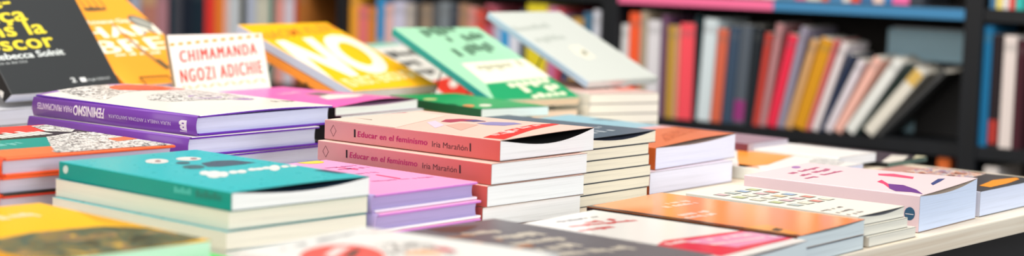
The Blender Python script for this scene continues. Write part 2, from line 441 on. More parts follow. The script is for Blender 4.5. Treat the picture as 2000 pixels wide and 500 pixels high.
# ------------------------------------------------------------------ books on the table
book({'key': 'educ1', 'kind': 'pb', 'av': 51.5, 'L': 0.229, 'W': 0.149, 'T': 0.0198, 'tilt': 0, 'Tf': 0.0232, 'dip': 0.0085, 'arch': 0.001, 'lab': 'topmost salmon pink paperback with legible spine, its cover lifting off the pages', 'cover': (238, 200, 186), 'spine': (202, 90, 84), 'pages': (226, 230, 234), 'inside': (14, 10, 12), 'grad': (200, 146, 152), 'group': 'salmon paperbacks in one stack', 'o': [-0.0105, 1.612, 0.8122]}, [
  {'t': 'poly', 'name': 'spine_bar', 'col': (24, 20, 20), 'face': 'spine', 'pts': [(0.1881, 0.0135), (0.1857, 0.0134), (0.1855, 0.0056), (0.1878, 0.0056)]},
  {'t': 'poly', 'name': 'spine_bar', 'col': (24, 20, 20), 'face': 'spine', 'pts': [(0.0371, 0.0138), (0.0354, 0.0138), (0.0351, 0.0061), (0.0368, 0.0061)]},
  {'t': 'text', 'name': 'title_lettering', 'col': (172, 26, 96), 'face': 'spine', 's': 'Educar en el feminismo', 'st': (0.1831, 0.0065), 'en': (0.0902, 0.0068), 'top': (0.1826, 0.012), 'bold': 0.008, 'space': 1.04, 'dbl': 0.035},
  {'t': 'text', 'name': 'author_lettering', 'col': (40, 24, 26), 'face': 'spine', 's': 'Iria Marañón', 'st': (0.084, 0.006), 'en': (0.0395, 0.0061), 'top': (0.084, 0.0114), 'bold': -0.004},
  {'t': 'poly', 'name': 'spine_diamond', 'col': (90, 50, 60), 'face': 'spine', 'pts': [(0.221, 0.0095), (0.2169, 0.0155), (0.2124, 0.0095), (0.2165, 0.0034), (0.221, 0.0095), (0.2204, 0.0095), (0.2165, 0.0041), (0.213, 0.0095), (0.2168, 0.0148), (0.2204, 0.0095)]},
  {'t': 'poly', 'name': 'cover_panel', 'col': (240, 214, 200), 'face': 'top', 'pts': [(-0.0032, 0.2268), (0.0532, 0.2329), (0.1153, 0.2248), (0.1357, 0.2248), (0.1278, 0.1781), (0.0368, 0.1467), (-0.0015, 0.1324), (-0.0146, 0.2104)]},
  {'t': 'multi', 'name': 'title_lettering', 'col': (190, 60, 100), 'face': 'top', 'polys': [[(0.0567, 0.2144), (0.0633, 0.2147), (0.0633, 0.2292), (0.0567, 0.2289)], [(0.0649, 0.2197), (0.0714, 0.2201), (0.0714, 0.2338), (0.0649, 0.2334)], [(0.073, 0.2152), (0.0795, 0.2156), (0.0795, 0.23), (0.073, 0.2297)], [(0.0811, 0.2206), (0.0877, 0.2209), (0.0877, 0.2304), (0.0811, 0.2301)], [(0.0893, 0.221), (0.0958, 0.2213), (0.0958, 0.2351), (0.0893, 0.2347)], [(0.0974, 0.2165), (0.1039, 0.2168), (0.1039, 0.2355), (0.0974, 0.2351)], [(0.1055, 0.2169), (0.112, 0.2172), (0.112, 0.2317), (0.1055, 0.2314)], [(0.1137, 0.2223), (0.1202, 0.2226), (0.1202, 0.2363), (0.1137, 0.236)], [(0.0458, 0.2018), (0.0518, 0.2022), (0.0518, 0.2115), (0.0458, 0.2111)], [(0.0533, 0.2023), (0.0593, 0.2027), (0.0593, 0.2161), (0.0533, 0.2157)], [(0.0609, 0.2028), (0.0669, 0.2033), (0.0669, 0.2126), (0.0609, 0.2122)], [(0.0684, 0.2034), (0.0745, 0.2038), (0.0745, 0.2131), (0.0684, 0.2127)], [(0.076, 0.2039), (0.082, 0.2044), (0.082, 0.2137), (0.076, 0.2132)], [(0.0835, 0.2045), (0.0895, 0.2049), (0.0895, 0.2142), (0.0835, 0.2138)], [(0.0911, 0.205), (0.0971, 0.2054), (0.0971, 0.2188), (0.0911, 0.2184)], [(0.0986, 0.2055), (0.1046, 0.206), (0.1046, 0.2194), (0.0986, 0.2189)]]},
  {'t': 'poly', 'name': 'cover_line', 'col': (24, 20, 20), 'face': 'top', 'pts': [(0.0352, 0.226), (0.0381, 0.2272), (0.0364, 0.1658), (0.0326, 0.1637)]},
  {'t': 'poly', 'name': 'cover_panel', 'col': (224, 206, 224), 'face': 'top', 'pts': [(0.0627, 0.1471), (0.082, 0.1523), (0.0554, 0.1168), (0.029, 0.106)]},
  {'t': 'poly', 'name': 'illustration', 'col': (178, 62, 90), 'face': 'top', 'pts': [(0.0791, 0.1422), (0.0991, 0.1533), (0.1169, 0.1477), (0.1225, 0.1316), (0.1154, 0.112), (0.1041, 0.1196), (0.0967, 0.1305), (0.0798, 0.1298)]},
  {'t': 'poly', 'name': 'illustration', 'col': (150, 140, 190), 'face': 'top', 'pts': [(0.0944, 0.1081), (0.1159, 0.1057), (0.1283, 0.0854), (0.123, 0.0713), (0.0955, 0.0723), (0.0877, 0.0892)]},
  {'t': 'poly', 'name': 'illustration', 'col': (96, 84, 140), 'face': 'top', 'pts': [(0.103, 0.1324), (0.1201, 0.1296), (0.1174, 0.1137), (0.1025, 0.1183)], 'lift': 2},
  {'t': 'poly', 'name': 'illustration', 'col': (226, 176, 160), 'face': 'top', 'pts': [(0.0562, 0.1162), (0.0849, 0.1205), (0.0849, 0.0969), (0.0323, 0.0757)]},
  {'t': 'poly', 'name': 'cover_panel', 'col': (226, 58, 54), 'face': 'top', 'pts': [(0.0046, 0.0249), (0.0613, 0.0447), (0.124, 0.0589), (0.1525, 0.0514), (0.1543, 0.0443), (0.085, 0.0284), (0.0077, 0.002)]},
  {'t': 'multi', 'name': 'cover_print', 'col': (245, 210, 205), 'face': 'top', 'polys': [[(0.0171, 0.0221), (0.0218, 0.0232), (0.0218, 0.0287), (0.0171, 0.0276)], [(0.023, 0.0234), (0.0278, 0.0244), (0.0278, 0.0323), (0.023, 0.0313)], [(0.0289, 0.0219), (0.0337, 0.0229), (0.0337, 0.0336), (0.0289, 0.0326)], [(0.0349, 0.026), (0.0396, 0.027), (0.0396, 0.0349), (0.0349, 0.0339)], [(0.0408, 0.0272), (0.0456, 0.0283), (0.0456, 0.0338), (0.0408, 0.0327)], [(0.0467, 0.0257), (0.0515, 0.0267), (0.0515, 0.035), (0.0467, 0.034)], [(0.0527, 0.027), (0.0574, 0.028), (0.0574, 0.0363), (0.0527, 0.0353)], [(0.0586, 0.0311), (0.0634, 0.0321), (0.0634, 0.04), (0.0586, 0.039)], [(0.0645, 0.0323), (0.0693, 0.0333), (0.0693, 0.0388), (0.0645, 0.0378)], [(0.0467, 0.0336), (0.0522, 0.0348), (0.0522, 0.0404), (0.0467, 0.0393)], [(0.0535, 0.0321), (0.059, 0.0332), (0.059, 0.0443), (0.0535, 0.0432)], [(0.0604, 0.0364), (0.0659, 0.0376), (0.0659, 0.0432), (0.0604, 0.0421)], [(0.0741, 0.0392), (0.0796, 0.0403), (0.0796, 0.046), (0.0741, 0.0449)], [(0.0878, 0.042), (0.0933, 0.0431), (0.0933, 0.0513), (0.0878, 0.0501)], [(0.0947, 0.0434), (0.1002, 0.0445), (0.1002, 0.0502), (0.0947, 0.0491)], [(0.1015, 0.0448), (0.107, 0.0459), (0.107, 0.0516), (0.1015, 0.0505)], [(0.1152, 0.0476), (0.1207, 0.0487), (0.1207, 0.0544), (0.1152, 0.0532)], [(0.1221, 0.049), (0.1276, 0.0501), (0.1276, 0.0558), (0.1221, 0.0546)]]},
])
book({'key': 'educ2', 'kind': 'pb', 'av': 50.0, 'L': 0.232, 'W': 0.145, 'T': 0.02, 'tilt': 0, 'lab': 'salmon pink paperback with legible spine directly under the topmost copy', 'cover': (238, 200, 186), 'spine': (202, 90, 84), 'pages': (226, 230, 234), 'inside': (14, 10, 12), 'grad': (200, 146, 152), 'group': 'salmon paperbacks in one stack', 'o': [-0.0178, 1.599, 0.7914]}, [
  {'t': 'poly', 'name': 'spine_bar', 'col': (24, 20, 20), 'face': 'spine', 'pts': [(0.1917, 0.0142), (0.1894, 0.0142), (0.1892, 0.0063), (0.1914, 0.0063)]},
  {'t': 'poly', 'name': 'spine_bar', 'col': (24, 20, 20), 'face': 'spine', 'pts': [(0.04, 0.0149), (0.0381, 0.0149), (0.0377, 0.0071), (0.0397, 0.0071)]},
  {'t': 'text', 'name': 'title_lettering', 'col': (172, 26, 96), 'face': 'spine', 's': 'Educar en el feminismo', 'st': (0.1864, 0.0071), 'en': (0.0939, 0.0077), 'top': (0.1856, 0.0125), 'bold': 0.008, 'space': 1.04, 'dbl': 0.035},
  {'t': 'text', 'name': 'author_lettering', 'col': (40, 24, 26), 'face': 'spine', 's': 'Iria Marañón', 'st': (0.0871, 0.0068), 'en': (0.0429, 0.0073), 'top': (0.0871, 0.0122), 'bold': -0.004},
  {'t': 'poly', 'name': 'spine_diamond', 'col': (90, 50, 60), 'face': 'spine', 'pts': [(0.225, 0.0096), (0.2207, 0.0158), (0.2161, 0.0097), (0.2203, 0.0036), (0.225, 0.0096), (0.2243, 0.0097), (0.2204, 0.0043), (0.2167, 0.0097), (0.2207, 0.015), (0.2243, 0.0097)]},
])
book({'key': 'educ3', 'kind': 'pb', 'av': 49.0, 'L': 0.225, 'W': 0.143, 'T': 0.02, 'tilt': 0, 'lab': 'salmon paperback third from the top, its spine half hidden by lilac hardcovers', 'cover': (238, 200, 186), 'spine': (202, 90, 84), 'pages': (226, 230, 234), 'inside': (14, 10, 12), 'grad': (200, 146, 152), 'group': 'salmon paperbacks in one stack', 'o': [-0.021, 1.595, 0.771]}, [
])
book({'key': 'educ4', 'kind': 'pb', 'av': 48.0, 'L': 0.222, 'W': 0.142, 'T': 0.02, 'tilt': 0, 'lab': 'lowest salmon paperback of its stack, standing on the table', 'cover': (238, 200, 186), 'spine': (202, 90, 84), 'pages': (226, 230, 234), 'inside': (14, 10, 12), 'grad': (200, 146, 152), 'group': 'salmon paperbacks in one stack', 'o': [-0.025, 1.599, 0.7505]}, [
])
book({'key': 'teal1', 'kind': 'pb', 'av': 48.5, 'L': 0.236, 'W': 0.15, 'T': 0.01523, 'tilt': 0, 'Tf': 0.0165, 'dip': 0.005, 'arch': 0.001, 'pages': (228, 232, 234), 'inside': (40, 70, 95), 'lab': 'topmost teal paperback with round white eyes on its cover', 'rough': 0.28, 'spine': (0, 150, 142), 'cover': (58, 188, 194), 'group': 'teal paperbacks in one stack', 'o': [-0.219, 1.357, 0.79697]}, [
  {'t': 'poly', 'name': 'illustration_eye', 'col': (232, 226, 220), 'face': 'top', 'pts': [(0.0771, 0.1819), (0.0736, 0.1781), (0.0696, 0.1752), (0.0655, 0.1736), (0.0618, 0.1733), (0.0587, 0.1744), (0.0566, 0.1768), (0.0556, 0.1803), (0.0559, 0.1844), (0.0575, 0.1889), (0.0601, 0.1933), (0.0636, 0.1972), (0.0676, 0.2001), (0.0717, 0.2019), (0.0755, 0.2022), (0.0787, 0.2011), (0.0809, 0.1986), (0.0818, 0.1951), (0.0815, 0.1909), (0.0798, 0.1863)]},
  {'t': 'poly', 'name': 'illustration_eye', 'col': (150, 120, 120), 'face': 'top', 'pts': [(0.0716, 0.1856), (0.0704, 0.1843), (0.0691, 0.1832), (0.0678, 0.1825), (0.0667, 0.1823), (0.0659, 0.1825), (0.0654, 0.1832), (0.0652, 0.1843), (0.0655, 0.1856), (0.0662, 0.1871), (0.0671, 0.1886), (0.0683, 0.19), (0.0696, 0.1911), (0.0708, 0.1918), (0.072, 0.192), (0.0728, 0.1918), (0.0733, 0.1911), (0.0735, 0.19), (0.0732, 0.1887), (0.0725, 0.1871)], 'lift': 2},
  {'t': 'poly', 'name': 'illustration_eye', 'col': (232, 226, 220), 'face': 'top', 'pts': [(0.1113, 0.179), (0.1083, 0.176), (0.1047, 0.174), (0.1008, 0.1731), (0.097, 0.1734), (0.0937, 0.1748), (0.0912, 0.1772), (0.0897, 0.1805), (0.0894, 0.1842), (0.0903, 0.188), (0.0924, 0.1915), (0.0954, 0.1945), (0.099, 0.1966), (0.1029, 0.1976), (0.1067, 0.1973), (0.1101, 0.1959), (0.1127, 0.1935), (0.1141, 0.1902), (0.1144, 0.1864), (0.1134, 0.1825)]},
  {'t': 'poly', 'name': 'illustration_eye', 'col': (150, 120, 120), 'face': 'top', 'pts': [(0.1083, 0.181), (0.1071, 0.1798), (0.1059, 0.1789), (0.1046, 0.1784), (0.1034, 0.1783), (0.1024, 0.1787), (0.1018, 0.1794), (0.1015, 0.1805), (0.1016, 0.1818), (0.1021, 0.1832), (0.103, 0.1845), (0.1041, 0.1857), (0.1053, 0.1866), (0.1066, 0.1871), (0.1079, 0.1872), (0.1088, 0.1869), (0.1095, 0.1861), (0.1098, 0.185), (0.1097, 0.1837), (0.1091, 0.1823)], 'lift': 2},
  {'t': 'poly', 'name': 'illustration', 'col': (70, 100, 110), 'face': 'top', 'pts': [(0.085, 0.1615), (0.083, 0.1594), (0.0807, 0.1578), (0.0783, 0.157), (0.0761, 0.1569), (0.0742, 0.1576), (0.0729, 0.159), (0.0722, 0.161), (0.0723, 0.1634), (0.0732, 0.166), (0.0747, 0.1684), (0.0767, 0.1705), (0.079, 0.1721), (0.0814, 0.173), (0.0837, 0.1731), (0.0856, 0.1724), (0.0869, 0.1709), (0.0875, 0.1689), (0.0874, 0.1665), (0.0866, 0.1639)]},
  {'t': 'poly', 'name': 'illustration', 'col': (70, 110, 115), 'face': 'top', 'pts': [(0.0783, 0.1321), (0.0752, 0.129), (0.0717, 0.1268), (0.0681, 0.1256), (0.0647, 0.1256), (0.0618, 0.1267), (0.0598, 0.1289), (0.0588, 0.1319), (0.0589, 0.1355), (0.0601, 0.1393), (0.0623, 0.1429), (0.0653, 0.1461), (0.0688, 0.1484), (0.0725, 0.1496), (0.076, 0.1497), (0.0789, 0.1485), (0.0809, 0.1463), (0.082, 0.1432), (0.0818, 0.1396), (0.0805, 0.1357)]},
  {'t': 'poly', 'name': 'illustration', 'col': (70, 92, 108), 'face': 'top', 'pts': [(0.0906, 0.1534), (0.1123, 0.1606), (0.1279, 0.1546), (0.1333, 0.1291), (0.1129, 0.1256), (0.0892, 0.1247), (0.0801, 0.1309)]},
  {'t': 'poly', 'name': 'title_lettering', 'col': (236, 234, 230), 'face': 'top', 'pts': [(0.057, 0.0977), (0.0524, 0.0929), (0.0481, 0.0902), (0.045, 0.0901), (0.0442, 0.0928), (0.0457, 0.0975), (0.0493, 0.103), (0.0539, 0.1078), (0.0583, 0.1107), (0.0614, 0.1108), (0.0622, 0.108), (0.0606, 0.1032)]},
  {'t': 'poly', 'name': 'title_lettering', 'col': (236, 234, 230), 'face': 'top', 'pts': [(0.059, 0.0844), (0.0512, 0.0762), (0.044, 0.0712), (0.0394, 0.0708), (0.0385, 0.0751), (0.0415, 0.0828), (0.0478, 0.0922), (0.0556, 0.1006), (0.063, 0.1058), (0.0678, 0.1064), (0.0687, 0.1019), (0.0654, 0.0939)]},
  {'t': 'poly', 'name': 'title_lettering', 'col': (236, 234, 230), 'face': 'top', 'pts': [(0.0632, 0.0815), (0.0571, 0.0749), (0.0518, 0.0708), (0.0486, 0.0702), (0.0483, 0.0732), (0.0511, 0.0791), (0.0562, 0.0864), (0.0623, 0.0931), (0.0678, 0.0974), (0.0711, 0.098), (0.0713, 0.0949), (0.0684, 0.0888)]},
  {'t': 'poly', 'name': 'title_lettering', 'col': (236, 234, 230), 'face': 'top', 'pts': [(0.0779, 0.0873), (0.0741, 0.0835), (0.0705, 0.0813), (0.068, 0.0814), (0.0673, 0.0835), (0.0686, 0.0873), (0.0715, 0.0917), (0.0753, 0.0955), (0.079, 0.0978), (0.0815, 0.0978), (0.0822, 0.0956), (0.0809, 0.0917)]},
  {'t': 'poly', 'name': 'title_lettering', 'col': (236, 234, 230), 'face': 'top', 'pts': [(0.0865, 0.0855), (0.0824, 0.0814), (0.0785, 0.0792), (0.0757, 0.0792), (0.0749, 0.0816), (0.0762, 0.0857), (0.0793, 0.0904), (0.0834, 0.0944), (0.0874, 0.0968), (0.0902, 0.0967), (0.091, 0.0943), (0.0896, 0.0902)]},
  {'t': 'poly', 'name': 'title_lettering', 'col': (236, 234, 230), 'face': 'top', 'pts': [(0.102, 0.0911), (0.0987, 0.088), (0.0955, 0.0864), (0.0931, 0.0866), (0.0922, 0.0886), (0.0931, 0.0919), (0.0955, 0.0956), (0.0987, 0.0987), (0.102, 0.1004), (0.1044, 0.1002), (0.1053, 0.0982), (0.1044, 0.0948)]},
  {'t': 'poly', 'name': 'title_lettering', 'col': (236, 234, 230), 'face': 'top', 'pts': [(0.1093, 0.0902), (0.106, 0.0872), (0.1027, 0.0855), (0.1003, 0.0857), (0.0994, 0.0877), (0.1003, 0.091), (0.1027, 0.0947), (0.1061, 0.0979), (0.1094, 0.0995), (0.1118, 0.0993), (0.1127, 0.0973), (0.1118, 0.094)]},
  {'t': 'poly', 'name': 'title_lettering', 'col': (236, 234, 230), 'face': 'top', 'pts': [(0.1189, 0.092), (0.1155, 0.0889), (0.1122, 0.0872), (0.1098, 0.0874), (0.1089, 0.0895), (0.1098, 0.0928), (0.1123, 0.0965), (0.1156, 0.0997), (0.119, 0.1014), (0.1215, 0.1012), (0.1223, 0.0991), (0.1214, 0.0957)]},
  {'t': 'poly', 'name': 'title_lettering', 'col': (236, 234, 230), 'face': 'top', 'pts': [(0.1255, 0.0875), (0.1182, 0.08), (0.1119, 0.0754), (0.1081, 0.0747), (0.1079, 0.0781), (0.1113, 0.0848), (0.1174, 0.093), (0.1248, 0.1006), (0.1313, 0.1055), (0.1352, 0.1063), (0.1354, 0.1027), (0.1318, 0.0958)]},
  {'t': 'poly', 'name': 'title_lettering', 'col': (236, 234, 230), 'face': 'top', 'pts': [(0.1387, 0.0911), (0.1356, 0.0882), (0.1325, 0.0867), (0.1302, 0.0868), (0.1295, 0.0887), (0.1304, 0.0917), (0.1328, 0.0952), (0.1359, 0.0981), (0.1391, 0.0997), (0.1413, 0.0996), (0.1421, 0.0977), (0.1411, 0.0946)]},
  {'t': 'poly', 'name': 'title_lettering', 'col': (236, 234, 230), 'face': 'top', 'pts': [(0.147, 0.0897), (0.1443, 0.0874), (0.1415, 0.0862), (0.1394, 0.0865), (0.1385, 0.0882), (0.1391, 0.0909), (0.141, 0.0938), (0.1438, 0.0962), (0.1466, 0.0974), (0.1487, 0.0971), (0.1496, 0.0954), (0.149, 0.0927)]},
  {'t': 'poly', 'name': 'spine_mark', 'col': (200, 225, 220), 'face': 'spine', 'pts': [(0.222, 0.0095), (0.2222, 0.0083), (0.2228, 0.0073), (0.2236, 0.0064), (0.2247, 0.0057), (0.2259, 0.0054), (0.2271, 0.0055), (0.2281, 0.0059), (0.229, 0.0066), (0.2296, 0.0075), (0.2298, 0.0086), (0.2296, 0.0098), (0.2291, 0.0108), (0.2282, 0.0117), (0.2271, 0.0123), (0.2259, 0.0126), (0.2247, 0.0126), (0.2237, 0.0122), (0.2228, 0.0115), (0.2222, 0.0106)]},
  {'t': 'multi', 'name': 'spine_lettering', 'col': (70, 190, 185), 'face': 'spine', 'polys': [[(0.0727, 0.0067), (0.0691, 0.0068), (0.0691, 0.0118), (0.0727, 0.0118)], [(0.0682, 0.0068), (0.0646, 0.0069), (0.0646, 0.0104), (0.0682, 0.0103)], [(0.0637, 0.0069), (0.06, 0.0069), (0.06, 0.012), (0.0637, 0.0119)], [(0.0591, 0.007), (0.0555, 0.007), (0.0555, 0.0105), (0.0591, 0.0104)], [(0.0546, 0.007), (0.051, 0.0071), (0.051, 0.0121), (0.0546, 0.0121)]]},
  {'t': 'multi', 'name': 'spine_lettering', 'col': (0, 118, 112), 'face': 'spine', 'polys': [[(0.0448, 0.0063), (0.0403, 0.0064), (0.0403, 0.0122), (0.0448, 0.0121)], [(0.0392, 0.0065), (0.0347, 0.0066), (0.0347, 0.0105), (0.0392, 0.0104)], [(0.0336, 0.0066), (0.0291, 0.0067), (0.0291, 0.0124), (0.0336, 0.0123)], [(0.028, 0.0067), (0.0235, 0.0068), (0.0235, 0.0108), (0.028, 0.0107)], [(0.0224, 0.0068), (0.0179, 0.0069), (0.0179, 0.0126), (0.0224, 0.0126)], [(0.0168, 0.0069), (0.0123, 0.007), (0.0123, 0.011), (0.0168, 0.0109)]]},
  {'t': 'poly', 'name': 'illustration', 'col': (70, 90, 110), 'face': 'top', 'pts': [(0.1381, 0.0582), (0.1531, 0.0563), (0.1553, 0.0261), (0.1398, 0.0287)]},
  {'t': 'poly', 'name': 'illustration', 'col': (214, 170, 150), 'face': 'top', 'pts': [(0.1402, 0.0486), (0.151, 0.0474), (0.1495, 0.0341), (0.1395, 0.0349)]},
])
book({'key': 'teal2', 'kind': 'pb', 'av': 49.0, 'L': 0.236, 'W': 0.152, 'T': 0.01523, 'tilt': 0, 'pages': (229, 225, 211), 'flip': 1, 'lab': 'second teal paperback from the top, turned with its cream page side forward', 'rough': 0.28, 'spine': (0, 150, 142), 'cover': (58, 188, 194), 'group': 'teal paperbacks in one stack', 'o': [-0.221, 1.359, 0.78137]}, [
])
book({'key': 'teal3', 'kind': 'pb', 'av': 49.3, 'L': 0.235, 'W': 0.154, 'T': 0.01523, 'tilt': 0, 'pages': (224, 222, 210), 'flip': 1, 'lab': 'third teal paperback from the top, page side forward behind the yellow book', 'rough': 0.28, 'spine': (0, 150, 142), 'cover': (58, 188, 194), 'group': 'teal paperbacks in one stack', 'o': [-0.222, 1.354, 0.76587]}, [
])
book({'key': 'teal4', 'kind': 'pb', 'av': 49.0, 'L': 0.235, 'W': 0.152, 'T': 0.01513, 'tilt': 0, 'pages': (225, 225, 220), 'flip': 1, 'lab': 'lowest teal paperback, hidden at the bottom of its stack', 'rough': 0.28, 'spine': (0, 150, 142), 'cover': (58, 188, 194), 'group': 'teal paperbacks in one stack', 'o': [-0.222, 1.356, 0.75037]}, [
])
book({'key': 'lil1', 'kind': 'hc', 'av': 50.4, 'L': 0.2, 'W': 0.138, 'T': 0.0163, 'tilt': 0, 'lab': 'topmost lilac pink hardcover with a yellow oval on its cover', 'cover': (236, 160, 205), 'spine': (184, 164, 216), 'board': (196, 120, 208), 'board2': (235, 232, 240), 'pages': (172, 158, 206), 'group': 'lilac pink hardcovers in one stack', 'o': [-0.11803, 1.48793, 0.7787]}, [
  {'t': 'poly', 'name': 'cover_oval', 'col': (232, 208, 50), 'face': 'top', 'pts': [(0.1225, 0.1866), (0.1191, 0.1842), (0.1151, 0.1827), (0.1107, 0.1824), (0.1064, 0.1833), (0.1025, 0.1853), (0.0996, 0.1882), (0.0978, 0.1917), (0.0973, 0.1955), (0.0982, 0.1993), (0.1003, 0.2025), (0.1036, 0.205), (0.1076, 0.2065), (0.1121, 0.2069), (0.1164, 0.206), (0.1203, 0.204), (0.1233, 0.2011), (0.1252, 0.1975), (0.1256, 0.1936), (0.1247, 0.1899)]},
  {'t': 'multi', 'name': 'cover_print', 'col': (250, 205, 225), 'face': 'top', 'polys': [[(0.094, 0.2325), (0.097, 0.2324), (0.097, 0.2408), (0.094, 0.2409)], [(0.0978, 0.2324), (0.1008, 0.2322), (0.1008, 0.2381), (0.0978, 0.2382)], [(0.1015, 0.2322), (0.1045, 0.2321), (0.1045, 0.2379), (0.1015, 0.2381)], [(0.1052, 0.2321), (0.1082, 0.232), (0.1082, 0.2404), (0.1052, 0.2405)], [(0.109, 0.2319), (0.112, 0.2318), (0.112, 0.2402), (0.109, 0.2403)], [(0.1127, 0.2318), (0.1157, 0.2317), (0.1157, 0.2375), (0.1127, 0.2376)], [(0.1164, 0.2316), (0.1194, 0.2315), (0.1194, 0.2374), (0.1164, 0.2375)], [(0.1202, 0.2315), (0.1232, 0.2314), (0.1232, 0.2372), (0.1202, 0.2373)]]},
  {'t': 'multi', 'name': 'small_print', 'col': (196, 110, 165), 'face': 'top', 'polys': [[(0.0924, 0.1513), (0.0946, 0.151), (0.0946, 0.1555), (0.0924, 0.1557)], [(0.0951, 0.151), (0.0973, 0.1508), (0.0973, 0.1552), (0.0951, 0.1554)], [(0.0978, 0.1507), (0.1, 0.1505), (0.1, 0.1549), (0.0978, 0.1551)], [(0.1005, 0.1482), (0.1027, 0.148), (0.1027, 0.1547), (0.1005, 0.1549)], [(0.1032, 0.1502), (0.1054, 0.15), (0.1054, 0.1544), (0.1032, 0.1546)], [(0.1113, 0.1471), (0.1135, 0.1469), (0.1135, 0.1536), (0.1113, 0.1538)], [(0.114, 0.1491), (0.1162, 0.1489), (0.1162, 0.1552), (0.114, 0.1555)], [(0.1167, 0.1488), (0.1189, 0.1486), (0.1189, 0.153), (0.1167, 0.1533)], [(0.1194, 0.1486), (0.1216, 0.1484), (0.1216, 0.1528), (0.1194, 0.153)], [(0.1221, 0.1483), (0.1243, 0.1481), (0.1243, 0.1525), (0.1221, 0.1527)], [(0.1275, 0.1478), (0.1297, 0.1476), (0.1297, 0.1539), (0.1275, 0.1541)], [(0.0941, 0.1354), (0.0966, 0.1352), (0.0966, 0.1395), (0.0941, 0.1398)], [(0.0972, 0.1351), (0.0998, 0.1349), (0.0998, 0.1411), (0.0972, 0.1414)], [(0.1004, 0.1326), (0.1029, 0.1324), (0.1029, 0.1389), (0.1004, 0.1392)], [(0.1036, 0.1346), (0.1061, 0.1343), (0.1061, 0.1386), (0.1036, 0.1389)], [(0.1067, 0.1343), (0.1093, 0.134), (0.1093, 0.1402), (0.1067, 0.1405)], [(0.1099, 0.134), (0.1124, 0.1337), (0.1124, 0.1399), (0.1099, 0.1402)], [(0.113, 0.1314), (0.1156, 0.1312), (0.1156, 0.1377), (0.113, 0.138)], [(0.1194, 0.1308), (0.1219, 0.1306), (0.1219, 0.1371), (0.1194, 0.1374)], [(0.1225, 0.1328), (0.1251, 0.1325), (0.1251, 0.1387), (0.1225, 0.139)], [(0.1289, 0.1321), (0.1314, 0.1319), (0.1314, 0.1362), (0.1289, 0.1365)], [(0.0806, 0.1049), (0.083, 0.1046), (0.083, 0.1105), (0.0806, 0.1109)], [(0.0866, 0.1041), (0.089, 0.1037), (0.089, 0.1079), (0.0866, 0.1082)], [(0.0896, 0.1037), (0.092, 0.1033), (0.092, 0.1075), (0.0896, 0.1078)], [(0.0926, 0.1032), (0.095, 0.1029), (0.095, 0.1071), (0.0926, 0.1074)], [(0.0987, 0.1024), (0.1011, 0.1021), (0.1011, 0.1081), (0.0987, 0.1084)], [(0.1047, 0.1016), (0.1071, 0.1013), (0.1071, 0.1072), (0.1047, 0.1076)], [(0.1077, 0.0991), (0.1101, 0.0987), (0.1101, 0.105), (0.1077, 0.1053)], [(0.0606, 0.0585), (0.0633, 0.058), (0.0633, 0.0624), (0.0606, 0.0629)], [(0.064, 0.0579), (0.0668, 0.0574), (0.0668, 0.0618), (0.064, 0.0623)], [(0.0675, 0.0572), (0.0703, 0.0567), (0.0703, 0.0612), (0.0675, 0.0617)], [(0.0709, 0.0566), (0.0737, 0.0561), (0.0737, 0.0592), (0.0709, 0.0597)], [(0.0744, 0.0544), (0.0772, 0.0539), (0.0772, 0.0586), (0.0744, 0.0591)], [(0.0779, 0.0554), (0.0806, 0.0549), (0.0806, 0.058), (0.0779, 0.0585)], [(0.0813, 0.0547), (0.0841, 0.0542), (0.0841, 0.0587), (0.0813, 0.0592)], [(0.0848, 0.0541), (0.0876, 0.0536), (0.0876, 0.058), (0.0848, 0.0585)], [(0.0917, 0.0529), (0.0945, 0.0524), (0.0945, 0.0554), (0.0917, 0.0559)], [(0.0952, 0.0522), (0.098, 0.0517), (0.098, 0.0548), (0.0952, 0.0553)], [(0.0987, 0.0516), (0.1014, 0.0511), (0.1014, 0.0542), (0.0987, 0.0547)], [(0.1056, 0.0487), (0.1083, 0.0482), (0.1083, 0.0529), (0.1056, 0.0534)], [(0.1125, 0.0491), (0.1153, 0.0486), (0.1153, 0.053), (0.1125, 0.0535)], [(0.116, 0.0485), (0.1187, 0.0479), (0.1187, 0.051), (0.116, 0.0515)], [(0.1194, 0.0462), (0.1222, 0.0457), (0.1222, 0.0504), (0.1194, 0.0509)], [(0.1229, 0.0472), (0.1257, 0.0467), (0.1257, 0.0511), (0.1229, 0.0516)], [(0.1263, 0.0466), (0.1291, 0.0461), (0.1291, 0.0492), (0.1263, 0.0497)]]},
  {'t': 'poly', 'name': 'cover_line', 'col': (232, 60, 110), 'face': 'top', 'pts': [(0.0947, 0.0894), (0.0985, 0.0911), (0.0972, 0.0588), (0.0921, 0.056)]},
  {'t': 'poly', 'name': 'cover_line', 'col': (232, 60, 110), 'face': 'top', 'pts': [(0.1038, 0.1519), (0.1065, 0.1532), (0.111, 0.1278), (0.1067, 0.1249)]},
])
book({'key': 'lil2', 'kind': 'hc', 'av': 50.4, 'L': 0.2, 'W': 0.138, 'T': 0.0163, 'tilt': 0, 'lab': 'middle lilac hardcover sticking out a little beyond the one above', 'cover': (236, 160, 205), 'spine': (184, 164, 216), 'board': (196, 120, 208), 'board2': (235, 232, 240), 'pages': (172, 158, 206), 'group': 'lilac pink hardcovers in one stack', 'o': [-0.11415, 1.48474, 0.7621]}, [
])
book({'key': 'lil3', 'kind': 'hc', 'av': 50.4, 'L': 0.2, 'W': 0.137, 'T': 0.0114, 'tilt': 0, 'lab': 'lowest lilac hardcover of its stack beside the salmon paperbacks', 'cover': (236, 160, 205), 'spine': (184, 164, 216), 'board': (196, 120, 208), 'board2': (235, 232, 240), 'pages': (172, 158, 206), 'group': 'lilac pink hardcovers in one stack', 'o': [-0.11348, 1.48479, 0.7504]}, [
])
